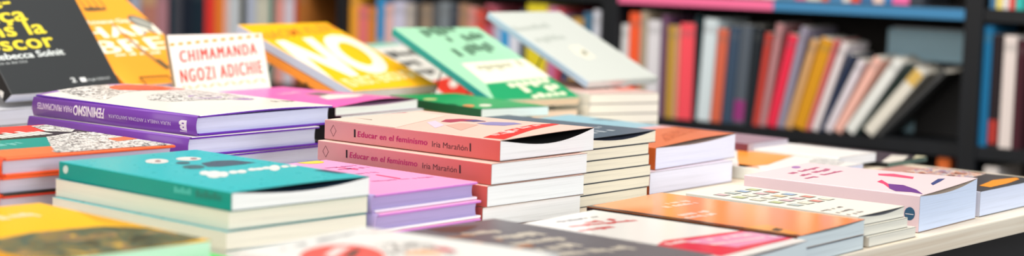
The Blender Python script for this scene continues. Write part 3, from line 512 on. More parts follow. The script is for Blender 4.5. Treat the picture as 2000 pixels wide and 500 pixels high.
book({'key': 'wst1', 'kind': 'pb', 'av': 51.0, 'L': 0.205, 'W': 0.128, 'T': 0.0113, 'tilt': 0, 'lab': 'topmost slate blue paperback with a curling cover beside the salmon stack', 'cover': (92, 106, 120), 'spine': (60, 80, 95), 'pages': (226, 220, 202), 'group': 'slate blue paperbacks with cream pages', 'Tf': 0.0132, 'dip': 0.005, 'inside': (85, 90, 110), 'o': [0.07349, 1.75354, 0.809]}, [
  {'t': 'multi', 'name': 'cover_print', 'col': (190, 198, 204), 'face': 'top', 'polys': [[(0.0939, 0.0514), (0.0982, 0.0519), (0.0982, 0.0613), (0.0939, 0.0609)], [(0.1046, 0.0557), (0.1089, 0.0561), (0.1089, 0.0624), (0.1046, 0.0619)], [(0.0515, 0.0238), (0.058, 0.0241), (0.058, 0.034), (0.0515, 0.0337)], [(0.0679, 0.0246), (0.0744, 0.0249), (0.0744, 0.0391), (0.0679, 0.0388)], [(0.0843, 0.0254), (0.0908, 0.0257), (0.0908, 0.0356), (0.0843, 0.0353)]]},
])
book({'key': 'wst2', 'kind': 'pb', 'av': 51.0, 'L': 0.205, 'W': 0.128, 'T': 0.0113, 'tilt': 0, 'lab': 'slate paperback second from the top, pushed further in than its neighbours', 'cover': (92, 106, 120), 'spine': (60, 80, 95), 'pages': (226, 220, 202), 'group': 'slate blue paperbacks with cream pages', 'o': [0.06593, 1.74422, 0.7973]}, [
])
book({'key': 'wst3', 'kind': 'pb', 'av': 51.0, 'L': 0.205, 'W': 0.128, 'T': 0.0113, 'tilt': 0, 'lab': 'slate paperback third from the top with a dark teal spine corner', 'cover': (92, 106, 120), 'spine': (60, 80, 95), 'pages': (226, 220, 202), 'group': 'slate blue paperbacks with cream pages', 'o': [0.06687, 1.74539, 0.7856]}, [
])
book({'key': 'wst4', 'kind': 'pb', 'av': 51.0, 'L': 0.205, 'W': 0.128, 'T': 0.0113, 'tilt': 0, 'lab': 'slate paperback fourth from the top, just below the teal spine corner', 'cover': (92, 106, 120), 'spine': (60, 80, 95), 'pages': (226, 220, 202), 'group': 'slate blue paperbacks with cream pages', 'o': [0.06908, 1.74811, 0.7739]}, [
])
book({'key': 'wst5', 'kind': 'pb', 'av': 51.0, 'L': 0.205, 'W': 0.128, 'T': 0.0113, 'tilt': 0, 'lab': 'slate paperback fifth from the top, its page edge partly uncovered', 'cover': (92, 106, 120), 'spine': (60, 80, 95), 'pages': (226, 220, 202), 'group': 'slate blue paperbacks with cream pages', 'o': [0.06845, 1.74733, 0.7622]}, [
])
book({'key': 'wst6', 'kind': 'pb', 'av': 51.0, 'L': 0.205, 'W': 0.128, 'T': 0.0113, 'tilt': 0, 'lab': 'lowest slate paperback of its stack, just above the orange glossy cover', 'cover': (92, 106, 120), 'spine': (60, 80, 95), 'pages': (226, 220, 202), 'group': 'slate blue paperbacks with cream pages', 'o': [0.06593, 1.74422, 0.7505]}, [
])
book({'key': 'orth1', 'kind': 'pb', 'av': 54.0, 'L': 0.235, 'W': 0.178, 'T': 0.0247, 'tilt': 0, 'Tf': 0.0285, 'rise': 0.0055, 'dip': 0.003, 'arch': 0.002, 'lab': 'thick orange and pale blue paperback on top of its twin', 'cover': (216, 118, 78), 'spine': (205, 98, 42), 'pages': (226, 226, 242), 'inside': (200, 180, 170), 'group': 'thick orange paperbacks in one stack', 'o': [0.157, 1.88, 0.7753]}, [
  {'t': 'poly', 'name': 'cover_panel', 'col': (150, 192, 206), 'face': 'top', 'pts': [(0.0, 0.11), (0.177, 0.1), (0.177, 0.2345), (0.0, 0.2345)]},
  {'t': 'poly', 'name': 'cover_panel', 'col': (226, 170, 170), 'face': 'top', 'pts': [(0.06, 0.092), (0.177, 0.082), (0.177, 0.1), (0.06, 0.109)]},
  {'t': 'poly', 'name': 'cover_line', 'col': (70, 120, 135), 'face': 'top', 'pts': [(0.1545, 0.2673), (0.2244, 0.2966), (0.2801, 0.2904), (0.2692, 0.2814), (0.2043, 0.2787), (0.1471, 0.2574)], 'lift': 2},
  {'t': 'poly', 'name': 'cover_line', 'col': (90, 112, 125), 'face': 'top', 'pts': [(0.1502, 0.1877), (0.1851, 0.1844), (0.2261, 0.132), (0.214, 0.1261), (0.1663, 0.1685)], 'lift': 2},
  {'t': 'poly', 'name': 'illustration', 'col': (180, 80, 44), 'face': 'top', 'pts': [(0.0875, 0.0476), (0.1829, 0.0771), (0.2041, 0.0541), (0.1371, 0.0361), (0.0461, 0.0158)], 'ink': 2},
  {'t': 'poly', 'name': 'cover_spot', 'col': (120, 130, 175), 'face': 'top', 'pts': [(0.1929, 0.0625), (0.1894, 0.0608), (0.1857, 0.0596), (0.1823, 0.0592), (0.1793, 0.0594), (0.1772, 0.0603), (0.1761, 0.0618), (0.1761, 0.0638), (0.1772, 0.066), (0.1794, 0.0683), (0.1824, 0.0704), (0.1859, 0.0721), (0.1896, 0.0733), (0.1931, 0.0738), (0.1961, 0.0736), (0.1982, 0.0726), (0.1993, 0.0711), (0.1993, 0.0691), (0.1981, 0.0668), (0.196, 0.0646)]},
])
book({'key': 'orth2', 'kind': 'pb', 'av': 52.0, 'L': 0.22, 'W': 0.172, 'T': 0.0245, 'tilt': 0, 'lab': 'thick paperback with white pages underneath the orange and blue one', 'cover': (226, 214, 226), 'spine': (205, 98, 42), 'pages': (226, 226, 242), 'inside': (200, 180, 170), 'group': 'thick orange paperbacks in one stack', 'o': [0.15, 1.86, 0.7505]}, [
])
book({'key': 'orfl1', 'kind': 'pb', 'av': 52.1, 'L': 0.219, 'W': 0.125, 'T': 0.012, 'tilt': 0, 'Tf': 0.0138, 'wedge': 1, 'dip': 0.0022, 'lab': 'glossy orange paperback reflecting the shelf, upper one of a pair', 'rough': 0.1, 'cover': (250, 148, 84), 'spine': (38, 20, 18), 'pages': (214, 224, 226), 'group': 'glossy orange paperbacks lying in front', 'o': [0.244, 1.456, 0.7636]}, [
  {'t': 'poly', 'name': 'cover_edge', 'col': (36, 18, 16), 'face': 'top', 'pts': [(0.0003, 0.0), (0.0075, 0.0), (0.0075, 0.219), (0.0003, 0.219)]},
  {'t': 'multi', 'name': 'cover_print', 'col': (255, 226, 206), 'face': 'top', 'polys': [[(0.0675, 0.1726), (0.0704, 0.1722), (0.0704, 0.1781), (0.0675, 0.1785)], [(0.0748, 0.1717), (0.0777, 0.1713), (0.0777, 0.1772), (0.0748, 0.1775)], [(0.0784, 0.1712), (0.0813, 0.1708), (0.0813, 0.1767), (0.0784, 0.1771)], [(0.082, 0.1707), (0.0849, 0.1703), (0.0849, 0.1762), (0.082, 0.1766)], [(0.0892, 0.1697), (0.0921, 0.1694), (0.0921, 0.1752), (0.0892, 0.1756)], [(0.0928, 0.1662), (0.0957, 0.1658), (0.0957, 0.1747), (0.0928, 0.1751)], [(0.0964, 0.1688), (0.0993, 0.1684), (0.0993, 0.1743), (0.0964, 0.1746)], [(0.0485, 0.1614), (0.0516, 0.161), (0.0516, 0.1692), (0.0485, 0.1696)], [(0.0524, 0.1609), (0.0554, 0.1605), (0.0554, 0.1688), (0.0524, 0.1691)], [(0.0601, 0.16), (0.0631, 0.1596), (0.0631, 0.1653), (0.0601, 0.1657)], [(0.0639, 0.1595), (0.067, 0.1592), (0.067, 0.1674), (0.0639, 0.1678)], [(0.0678, 0.1591), (0.0708, 0.1587), (0.0708, 0.1644), (0.0678, 0.1648)], [(0.0716, 0.1586), (0.0747, 0.1582), (0.0747, 0.1664), (0.0716, 0.1668)], [(0.0755, 0.1581), (0.0785, 0.1578), (0.0785, 0.1635), (0.0755, 0.1639)], [(0.0793, 0.1577), (0.0824, 0.1573), (0.0824, 0.1655), (0.0793, 0.1659)], [(0.0832, 0.1572), (0.0862, 0.1568), (0.0862, 0.1626), (0.0832, 0.1629)], [(0.0909, 0.1563), (0.094, 0.1559), (0.094, 0.1616), (0.0909, 0.162)], [(0.0195, 0.1261), (0.0232, 0.1258), (0.0232, 0.1334), (0.0195, 0.1337)], [(0.0241, 0.1257), (0.0278, 0.1254), (0.0278, 0.1331), (0.0241, 0.1334)], [(0.0287, 0.1253), (0.0324, 0.125), (0.0324, 0.1327), (0.0287, 0.133)], [(0.0333, 0.1249), (0.037, 0.1246), (0.037, 0.1323), (0.0333, 0.1326)], [(0.038, 0.1246), (0.0417, 0.1243), (0.0417, 0.1319), (0.038, 0.1322)], [(0.0472, 0.1238), (0.0509, 0.1235), (0.0509, 0.1288), (0.0472, 0.1291)], [(0.0518, 0.1207), (0.0555, 0.1204), (0.0555, 0.1285), (0.0518, 0.1288)], [(0.0564, 0.1231), (0.0601, 0.1227), (0.0601, 0.1304), (0.0564, 0.1307)], [(0.0101, 0.1153), (0.0135, 0.1148), (0.0135, 0.1201), (0.0101, 0.1205)], [(0.0143, 0.1147), (0.0177, 0.1143), (0.0177, 0.1218), (0.0143, 0.1223)], [(0.0186, 0.1142), (0.022, 0.1138), (0.022, 0.119), (0.0186, 0.1194)], [(0.0229, 0.1137), (0.0263, 0.1133), (0.0263, 0.1208), (0.0229, 0.1212)], [(0.0271, 0.1131), (0.0305, 0.1127), (0.0305, 0.1179), (0.0271, 0.1184)], [(0.0314, 0.1099), (0.0348, 0.1095), (0.0348, 0.1197), (0.0314, 0.1201)], [(0.0399, 0.1089), (0.0433, 0.1084), (0.0433, 0.1163), (0.0399, 0.1168)], [(0.0442, 0.111), (0.0476, 0.1106), (0.0476, 0.1158), (0.0442, 0.1162)], [(0.0484, 0.1105), (0.0519, 0.11), (0.0519, 0.1176), (0.0484, 0.118)]]},
  {'t': 'poly', 'name': 'publisher_mark', 'col': (110, 84, 40), 'face': 'top', 'pts': [(0.0117, 0.0324), (0.0255, 0.0348), (0.0236, 0.0256), (0.0098, 0.0234)]},
  {'t': 'poly', 'name': 'cover_panel', 'col': (250, 160, 60), 'face': 'top', 'pts': [(-0.0013, 0.0579), (0.0351, 0.0484), (0.016, 0.0075), (0.0052, 0.0064)]},
])
book({'key': 'orfl2', 'kind': 'pb', 'av': 52.1, 'L': 0.219, 'W': 0.125, 'T': 0.0126, 'tilt': 0, 'lab': 'lower paperback of the glossy orange pair, only its pages showing', 'rough': 0.1, 'cover': (150, 190, 214), 'spine': (38, 20, 18), 'pages': (214, 224, 226), 'group': 'glossy orange paperbacks lying in front', 'o': [0.244, 1.456, 0.7504]}, [
])
book({'key': 'sq1', 'kind': 'pb', 'av': 50.0, 'L': 0.189, 'W': 0.088, 'T': 0.0093, 'tilt': 0, 'Tf': 0.0105, 'dip': 0.003, 'inside': (150, 150, 155), 'lab': 'cream paperback with rows of small pictures on its cover, top of three', 'cover': (236, 232, 218), 'spine': (225, 220, 210), 'pages': (232, 228, 214), 'group': 'cream paperbacks with a grid of small pictures', 'o': [0.31627, 1.56129, 0.7697]}, [
  {'t': 'poly', 'name': 'cover_picture', 'col': (70, 84, 78), 'face': 'top', 'pts': [(0.008, 0.068), (0.0205, 0.068), (0.0205, 0.081), (0.008, 0.081)]},
  {'t': 'poly', 'name': 'cover_picture', 'col': (190, 200, 196), 'face': 'top', 'pts': [(0.0096, 0.0696), (0.0192, 0.0694), (0.0192, 0.0798), (0.0094, 0.0798)], 'lift': 2},
  {'t': 'poly', 'name': 'cover_picture', 'col': (70, 84, 78), 'face': 'top', 'pts': [(0.008, 0.0885), (0.0205, 0.0885), (0.0205, 0.1015), (0.008, 0.1015)]},
  {'t': 'poly', 'name': 'cover_picture', 'col': (196, 204, 150), 'face': 'top', 'pts': [(0.0096, 0.0901), (0.0192, 0.0899), (0.0192, 0.1003), (0.0094, 0.1003)], 'lift': 2},
  {'t': 'poly', 'name': 'cover_picture', 'col': (70, 84, 78), 'face': 'top', 'pts': [(0.008, 0.109), (0.0205, 0.109), (0.0205, 0.122), (0.008, 0.122)]},
  {'t': 'poly', 'name': 'cover_picture', 'col': (236, 226, 206), 'face': 'top', 'pts': [(0.0096, 0.1106), (0.0192, 0.1104), (0.0192, 0.1208), (0.0094, 0.1208)], 'lift': 2},
  {'t': 'poly', 'name': 'cover_picture', 'col': (70, 84, 78), 'face': 'top', 'pts': [(0.008, 0.1295), (0.0205, 0.1295), (0.0205, 0.1425), (0.008, 0.1425)]},
  {'t': 'poly', 'name': 'cover_picture', 'col': (196, 204, 150), 'face': 'top', 'pts': [(0.0096, 0.1311), (0.0192, 0.1309), (0.0192, 0.1413), (0.0094, 0.1413)], 'lift': 2},
  {'t': 'poly', 'name': 'cover_picture', 'col': (70, 84, 78), 'face': 'top', 'pts': [(0.008, 0.15), (0.0205, 0.15), (0.0205, 0.163), (0.008, 0.163)]},
  {'t': 'poly', 'name': 'cover_picture', 'col': (214, 180, 184), 'face': 'top', 'pts': [(0.0096, 0.1516), (0.0192, 0.1514), (0.0192, 0.1618), (0.0094, 0.1618)], 'lift': 2},
  {'t': 'poly', 'name': 'cover_picture', 'col': (70, 84, 78), 'face': 'top', 'pts': [(0.027, 0.068), (0.0395, 0.068), (0.0395, 0.081), (0.027, 0.081)]},
  {'t': 'poly', 'name': 'cover_picture', 'col': (236, 226, 206), 'face': 'top', 'pts': [(0.0286, 0.0696), (0.0382, 0.0694), (0.0382, 0.0798), (0.0284, 0.0798)], 'lift': 2},
  {'t': 'poly', 'name': 'cover_picture', 'col': (70, 84, 78), 'face': 'top', 'pts': [(0.027, 0.0885), (0.0395, 0.0885), (0.0395, 0.1015), (0.027, 0.1015)]},
  {'t': 'poly', 'name': 'cover_picture', 'col': (214, 180, 184), 'face': 'top', 'pts': [(0.0286, 0.0901), (0.0382, 0.0899), (0.0382, 0.1003), (0.0284, 0.1003)], 'lift': 2},
  {'t': 'poly', 'name': 'cover_picture', 'col': (70, 84, 78), 'face': 'top', 'pts': [(0.027, 0.109), (0.0395, 0.109), (0.0395, 0.122), (0.027, 0.122)]},
  {'t': 'poly', 'name': 'cover_picture', 'col': (236, 226, 206), 'face': 'top', 'pts': [(0.0286, 0.1106), (0.0382, 0.1104), (0.0382, 0.1208), (0.0284, 0.1208)], 'lift': 2},
  {'t': 'poly', 'name': 'cover_picture', 'col': (70, 84, 78), 'face': 'top', 'pts': [(0.027, 0.1295), (0.0395, 0.1295), (0.0395, 0.1425), (0.027, 0.1425)]},
  {'t': 'poly', 'name': 'cover_picture', 'col': (236, 226, 206), 'face': 'top', 'pts': [(0.0286, 0.1311), (0.0382, 0.1309), (0.0382, 0.1413), (0.0284, 0.1413)], 'lift': 2},
  {'t': 'poly', 'name': 'cover_picture', 'col': (70, 84, 78), 'face': 'top', 'pts': [(0.027, 0.15), (0.0395, 0.15), (0.0395, 0.163), (0.027, 0.163)]},
  {'t': 'poly', 'name': 'cover_picture', 'col': (190, 200, 196), 'face': 'top', 'pts': [(0.0286, 0.1516), (0.0382, 0.1514), (0.0382, 0.1618), (0.0284, 0.1618)], 'lift': 2},
  {'t': 'poly', 'name': 'cover_picture', 'col': (70, 84, 78), 'face': 'top', 'pts': [(0.046, 0.068), (0.0585, 0.068), (0.0585, 0.081), (0.046, 0.081)]},
  {'t': 'poly', 'name': 'cover_picture', 'col': (222, 140, 126), 'face': 'top', 'pts': [(0.0476, 0.0696), (0.0572, 0.0694), (0.0572, 0.0798), (0.0474, 0.0798)], 'lift': 2},
  {'t': 'poly', 'name': 'cover_picture', 'col': (70, 84, 78), 'face': 'top', 'pts': [(0.046, 0.0885), (0.0585, 0.0885), (0.0585, 0.1015), (0.046, 0.1015)]},
  {'t': 'poly', 'name': 'cover_picture', 'col': (214, 180, 184), 'face': 'top', 'pts': [(0.0476, 0.0901), (0.0572, 0.0899), (0.0572, 0.1003), (0.0474, 0.1003)], 'lift': 2},
  {'t': 'poly', 'name': 'cover_picture', 'col': (70, 84, 78), 'face': 'top', 'pts': [(0.046, 0.109), (0.0585, 0.109), (0.0585, 0.122), (0.046, 0.122)]},
  {'t': 'poly', 'name': 'cover_picture', 'col': (232, 196, 150), 'face': 'top', 'pts': [(0.0476, 0.1106), (0.0572, 0.1104), (0.0572, 0.1208), (0.0474, 0.1208)], 'lift': 2},
  {'t': 'poly', 'name': 'cover_picture', 'col': (70, 84, 78), 'face': 'top', 'pts': [(0.046, 0.1295), (0.0585, 0.1295), (0.0585, 0.1425), (0.046, 0.1425)]},
  {'t': 'poly', 'name': 'cover_picture', 'col': (214, 180, 184), 'face': 'top', 'pts': [(0.0476, 0.1311), (0.0572, 0.1309), (0.0572, 0.1413), (0.0474, 0.1413)], 'lift': 2},
  {'t': 'poly', 'name': 'cover_picture', 'col': (70, 84, 78), 'face': 'top', 'pts': [(0.046, 0.15), (0.0585, 0.15), (0.0585, 0.163), (0.046, 0.163)]},
  {'t': 'poly', 'name': 'cover_picture', 'col': (160, 184, 212), 'face': 'top', 'pts': [(0.0476, 0.1516), (0.0572, 0.1514), (0.0572, 0.1618), (0.0474, 0.1618)], 'lift': 2},
  {'t': 'poly', 'name': 'cover_picture', 'col': (70, 84, 78), 'face': 'top', 'pts': [(0.065, 0.068), (0.0775, 0.068), (0.0775, 0.081), (0.065, 0.081)]},
  {'t': 'poly', 'name': 'cover_picture', 'col': (236, 226, 206), 'face': 'top', 'pts': [(0.0666, 0.0696), (0.0762, 0.0694), (0.0762, 0.0798), (0.0664, 0.0798)], 'lift': 2},
  {'t': 'poly', 'name': 'cover_picture', 'col': (70, 84, 78), 'face': 'top', 'pts': [(0.065, 0.0885), (0.0775, 0.0885), (0.0775, 0.1015), (0.065, 0.1015)]},
  {'t': 'poly', 'name': 'cover_picture', 'col': (222, 140, 126), 'face': 'top', 'pts': [(0.0666, 0.0901), (0.0762, 0.0899), (0.0762, 0.1003), (0.0664, 0.1003)], 'lift': 2},
  {'t': 'poly', 'name': 'cover_picture', 'col': (70, 84, 78), 'face': 'top', 'pts': [(0.065, 0.109), (0.0775, 0.109), (0.0775, 0.122), (0.065, 0.122)]},
  {'t': 'poly', 'name': 'cover_picture', 'col': (160, 184, 212), 'face': 'top', 'pts': [(0.0666, 0.1106), (0.0762, 0.1104), (0.0762, 0.1208), (0.0664, 0.1208)], 'lift': 2},
  {'t': 'poly', 'name': 'cover_picture', 'col': (70, 84, 78), 'face': 'top', 'pts': [(0.065, 0.1295), (0.0775, 0.1295), (0.0775, 0.1425), (0.065, 0.1425)]},
  {'t': 'poly', 'name': 'cover_picture', 'col': (222, 140, 126), 'face': 'top', 'pts': [(0.0666, 0.1311), (0.0762, 0.1309), (0.0762, 0.1413), (0.0664, 0.1413)], 'lift': 2},
  {'t': 'poly', 'name': 'cover_picture', 'col': (70, 84, 78), 'face': 'top', 'pts': [(0.065, 0.15), (0.0775, 0.15), (0.0775, 0.163), (0.065, 0.163)]},
  {'t': 'poly', 'name': 'cover_picture', 'col': (196, 204, 150), 'face': 'top', 'pts': [(0.0666, 0.1516), (0.0762, 0.1514), (0.0762, 0.1618), (0.0664, 0.1618)], 'lift': 2},
  {'t': 'multi', 'name': 'small_print', 'col': (130, 120, 115), 'face': 'top', 'polys': [[(-0.0095, 0.0367), (-0.0055, 0.0368), (-0.0055, 0.04), (-0.0095, 0.0399)], [(-0.0045, 0.0368), (-0.0005, 0.0369), (-0.0005, 0.04), (-0.0045, 0.04)], [(0.0005, 0.0369), (0.0045, 0.0369), (0.0045, 0.0401), (0.0005, 0.0401)], [(0.0054, 0.0369), (0.0094, 0.037), (0.0094, 0.0402), (0.0054, 0.0401)], [(0.0104, 0.0353), (0.0144, 0.0354), (0.0144, 0.0402), (0.0104, 0.0402)], [(0.0204, 0.0371), (0.0244, 0.0372), (0.0244, 0.0403), (0.0204, 0.0403)], [(0.0304, 0.0372), (0.0343, 0.0373), (0.0343, 0.0405), (0.0304, 0.0404)], [(0.0353, 0.0373), (0.0393, 0.0373), (0.0393, 0.0419), (0.0353, 0.0419)], [(-0.0193, 0.0215), (-0.0151, 0.0216), (-0.0151, 0.0261), (-0.0193, 0.026)], [(-0.0141, 0.0217), (-0.0099, 0.0218), (-0.0099, 0.0249), (-0.0141, 0.0248)], [(-0.0089, 0.0219), (-0.0047, 0.022), (-0.0047, 0.0265), (-0.0089, 0.0263)], [(-0.0037, 0.0221), (0.0004, 0.0222), (0.0004, 0.0267), (-0.0037, 0.0265)], [(0.0015, 0.0207), (0.0056, 0.0208), (0.0056, 0.0255), (0.0015, 0.0253)], [(0.0119, 0.0226), (0.016, 0.0228), (0.016, 0.0259), (0.0119, 0.0257)], [(0.0171, 0.0228), (0.0212, 0.023), (0.0212, 0.0261), (0.0171, 0.0259)], [(0.0223, 0.023), (0.0264, 0.0231), (0.0264, 0.0276), (0.0223, 0.0274)], [(0.0275, 0.0216), (0.0316, 0.0217), (0.0316, 0.0278), (0.0275, 0.0276)], [(-0.016, 0.0081), (-0.012, 0.0083), (-0.012, 0.0113), (-0.016, 0.0111)], [(-0.011, 0.0083), (-0.0069, 0.0085), (-0.0069, 0.0128), (-0.011, 0.0126)], [(-0.0059, 0.0085), (-0.0018, 0.0087), (-0.0018, 0.0117), (-0.0059, 0.0115)], [(-0.0008, 0.0087), (0.0033, 0.0089), (0.0033, 0.0132), (-0.0008, 0.0131)], [(0.0094, 0.0076), (0.0134, 0.0078), (0.0134, 0.0123), (0.0094, 0.0122)], [(0.0195, 0.0096), (0.0236, 0.0097), (0.0236, 0.0141), (0.0195, 0.0139)], [(0.0246, 0.0098), (0.0287, 0.01), (0.0287, 0.013), (0.0246, 0.0128)]]},
])
book({'key': 'sq2', 'kind': 'pb', 'av': 50.0, 'L': 0.189, 'W': 0.088, 'T': 0.0092, 'tilt': 0, 'lab': 'middle cream paperback under the one with rows of small pictures', 'cover': (236, 232, 218), 'spine': (225, 220, 210), 'pages': (232, 228, 214), 'group': 'cream paperbacks with a grid of small pictures', 'o': [0.31996, 1.5603, 0.7603]}, [
])
book({'key': 'sq3', 'kind': 'pb', 'av': 50.0, 'L': 0.189, 'W': 0.092, 'T': 0.0096, 'tilt': 0, 'lab': 'lowest cream paperback of three, sticking out towards the table edge', 'cover': (236, 232, 218), 'spine': (225, 220, 210), 'pages': (232, 228, 214), 'group': 'cream paperbacks with a grid of small pictures', 'o': [0.32709, 1.56355, 0.7504]}, [
])
book({'key': 'pink', 'kind': 'pb', 'av': 52.4, 'L': 0.194, 'W': 0.137, 'T': 0.036, 'tilt': 0, 'Tf': 0.0415, 'dip': 0.004, 'cover': (236, 212, 214), 'spine': (222, 200, 210), 'pages': (212, 224, 246), 'inside': (225, 210, 195), 'lab': 'thick pale pink paperback with a purple dancing figure, at the table edge', 'o': [0.394, 1.658, 0.7505]}, [
  {'t': 'multi', 'name': 'title_lettering', 'col': (196, 92, 130), 'face': 'top', 'polys': [[(0.0439, 0.1617), (0.05, 0.162), (0.05, 0.1688), (0.0439, 0.1684)], [(0.0515, 0.1621), (0.0575, 0.1625), (0.0575, 0.1692), (0.0515, 0.1689)], [(0.0666, 0.163), (0.0726, 0.1633), (0.0726, 0.1701), (0.0666, 0.1697)], [(0.0741, 0.1634), (0.0801, 0.1637), (0.0801, 0.1684), (0.0741, 0.1681)], [(0.0817, 0.1638), (0.0877, 0.1642), (0.0877, 0.1709), (0.0817, 0.1706)], [(0.0892, 0.1618), (0.0953, 0.1622), (0.0953, 0.1693), (0.0892, 0.1689)], [(0.0968, 0.1647), (0.1028, 0.165), (0.1028, 0.1697), (0.0968, 0.1694)], [(0.1043, 0.1651), (0.1104, 0.1655), (0.1104, 0.1701), (0.1043, 0.1698)], [(0.0377, 0.1464), (0.0441, 0.1468), (0.0441, 0.1514), (0.0377, 0.151)], [(0.0457, 0.1469), (0.0521, 0.1474), (0.0521, 0.1539), (0.0457, 0.1535)], [(0.0537, 0.1474), (0.0601, 0.1479), (0.0601, 0.1525), (0.0537, 0.152)], [(0.0697, 0.1485), (0.0762, 0.1489), (0.0762, 0.1555), (0.0697, 0.1551)], [(0.0778, 0.149), (0.0842, 0.1494), (0.0842, 0.156), (0.0778, 0.1556)], [(0.0858, 0.1472), (0.0922, 0.1476), (0.0922, 0.1545), (0.0858, 0.1541)], [(0.0938, 0.1477), (0.1002, 0.1481), (0.1002, 0.1551), (0.0938, 0.1547)], [(0.1018, 0.1506), (0.1082, 0.151), (0.1082, 0.1576), (0.1018, 0.1572)], [(0.0237, 0.1337), (0.0295, 0.1338), (0.0295, 0.1382), (0.0237, 0.1382)], [(0.031, 0.1338), (0.0369, 0.1338), (0.0369, 0.1382), (0.031, 0.1382)], [(0.0384, 0.1315), (0.0443, 0.1315), (0.0443, 0.1383), (0.0384, 0.1382)], [(0.0605, 0.1339), (0.0664, 0.1339), (0.0664, 0.1403), (0.0605, 0.1403)], [(0.0679, 0.1339), (0.0738, 0.134), (0.0738, 0.1384), (0.0679, 0.1384)], [(0.0752, 0.134), (0.0811, 0.134), (0.0811, 0.1384), (0.0752, 0.1384)], [(0.0826, 0.134), (0.0885, 0.134), (0.0885, 0.1385), (0.0826, 0.1384)], [(0.09, 0.134), (0.0959, 0.1341), (0.0959, 0.1404), (0.09, 0.1404)], [(0.0974, 0.1341), (0.1032, 0.1341), (0.1032, 0.1385), (0.0974, 0.1385)]]},
  {'t': 'poly', 'name': 'cover_spot', 'col': (170, 120, 180), 'face': 'top', 'pts': [(0.0974, 0.1817), (0.0947, 0.1805), (0.0918, 0.1797), (0.0891, 0.1795), (0.0868, 0.1798), (0.0852, 0.1806), (0.0843, 0.1818), (0.0843, 0.1833), (0.0851, 0.185), (0.0868, 0.1867), (0.089, 0.1882), (0.0917, 0.1894), (0.0946, 0.1902), (0.0973, 0.1904), (0.0996, 0.1902), (0.1013, 0.1894), (0.1022, 0.1881), (0.1022, 0.1866), (0.1013, 0.1849), (0.0997, 0.1832)]},
  {'t': 'poly', 'name': 'illustration', 'col': (232, 70, 110), 'face': 'top', 'pts': [(0.0554, 0.0724), (0.0706, 0.0747), (0.0501, 0.0575), (0.0433, 0.0487), (0.0223, 0.0425), (0.0462, 0.0607)]},
  {'t': 'poly', 'name': 'illustration', 'col': (112, 66, 140), 'face': 'top', 'pts': [(0.0501, 0.0575), (0.0519, 0.0417), (0.0335, 0.0195), (0.0107, 0.0021), (0.0152, 0.0164), (0.0097, 0.03), (0.0219, 0.0429)]},
  {'t': 'poly', 'name': 'illustration', 'col': (236, 90, 120), 'face': 'top', 'pts': [(0.1103, 0.098), (0.12, 0.0853), (0.1102, 0.0577), (0.0976, 0.053), (0.1001, 0.0758), (0.0989, 0.0919)]},
  {'t': 'poly', 'name': 'illustration', 'col': (70, 80, 130), 'face': 'top', 'pts': [(0.0785, 0.0248), (0.1116, 0.0319), (0.1178, 0.0269), (0.0987, 0.0229), (0.0691, 0.0184)]},
  {'t': 'poly', 'name': 'publisher_mark', 'col': (36, 84, 120), 'face': 'spine', 'pts': [(0.0043, 0.0181), (0.0045, 0.0161), (0.0052, 0.0142), (0.0063, 0.0126), (0.0078, 0.0115), (0.0095, 0.011), (0.0112, 0.0111), (0.0128, 0.0118), (0.0141, 0.0131), (0.015, 0.0148), (0.0154, 0.0168), (0.0152, 0.0188), (0.0146, 0.0207), (0.0134, 0.0222), (0.0119, 0.0233), (0.0102, 0.0239), (0.0085, 0.0238), (0.0069, 0.023), (0.0056, 0.0217), (0.0047, 0.02)]},
  {'t': 'poly', 'name': 'publisher_mark', 'col': (225, 220, 230), 'face': 'spine', 'pts': [(0.0141, 0.0174), (0.0056, 0.0174), (0.0056, 0.0167), (0.0141, 0.0167)], 'lift': 2},
])
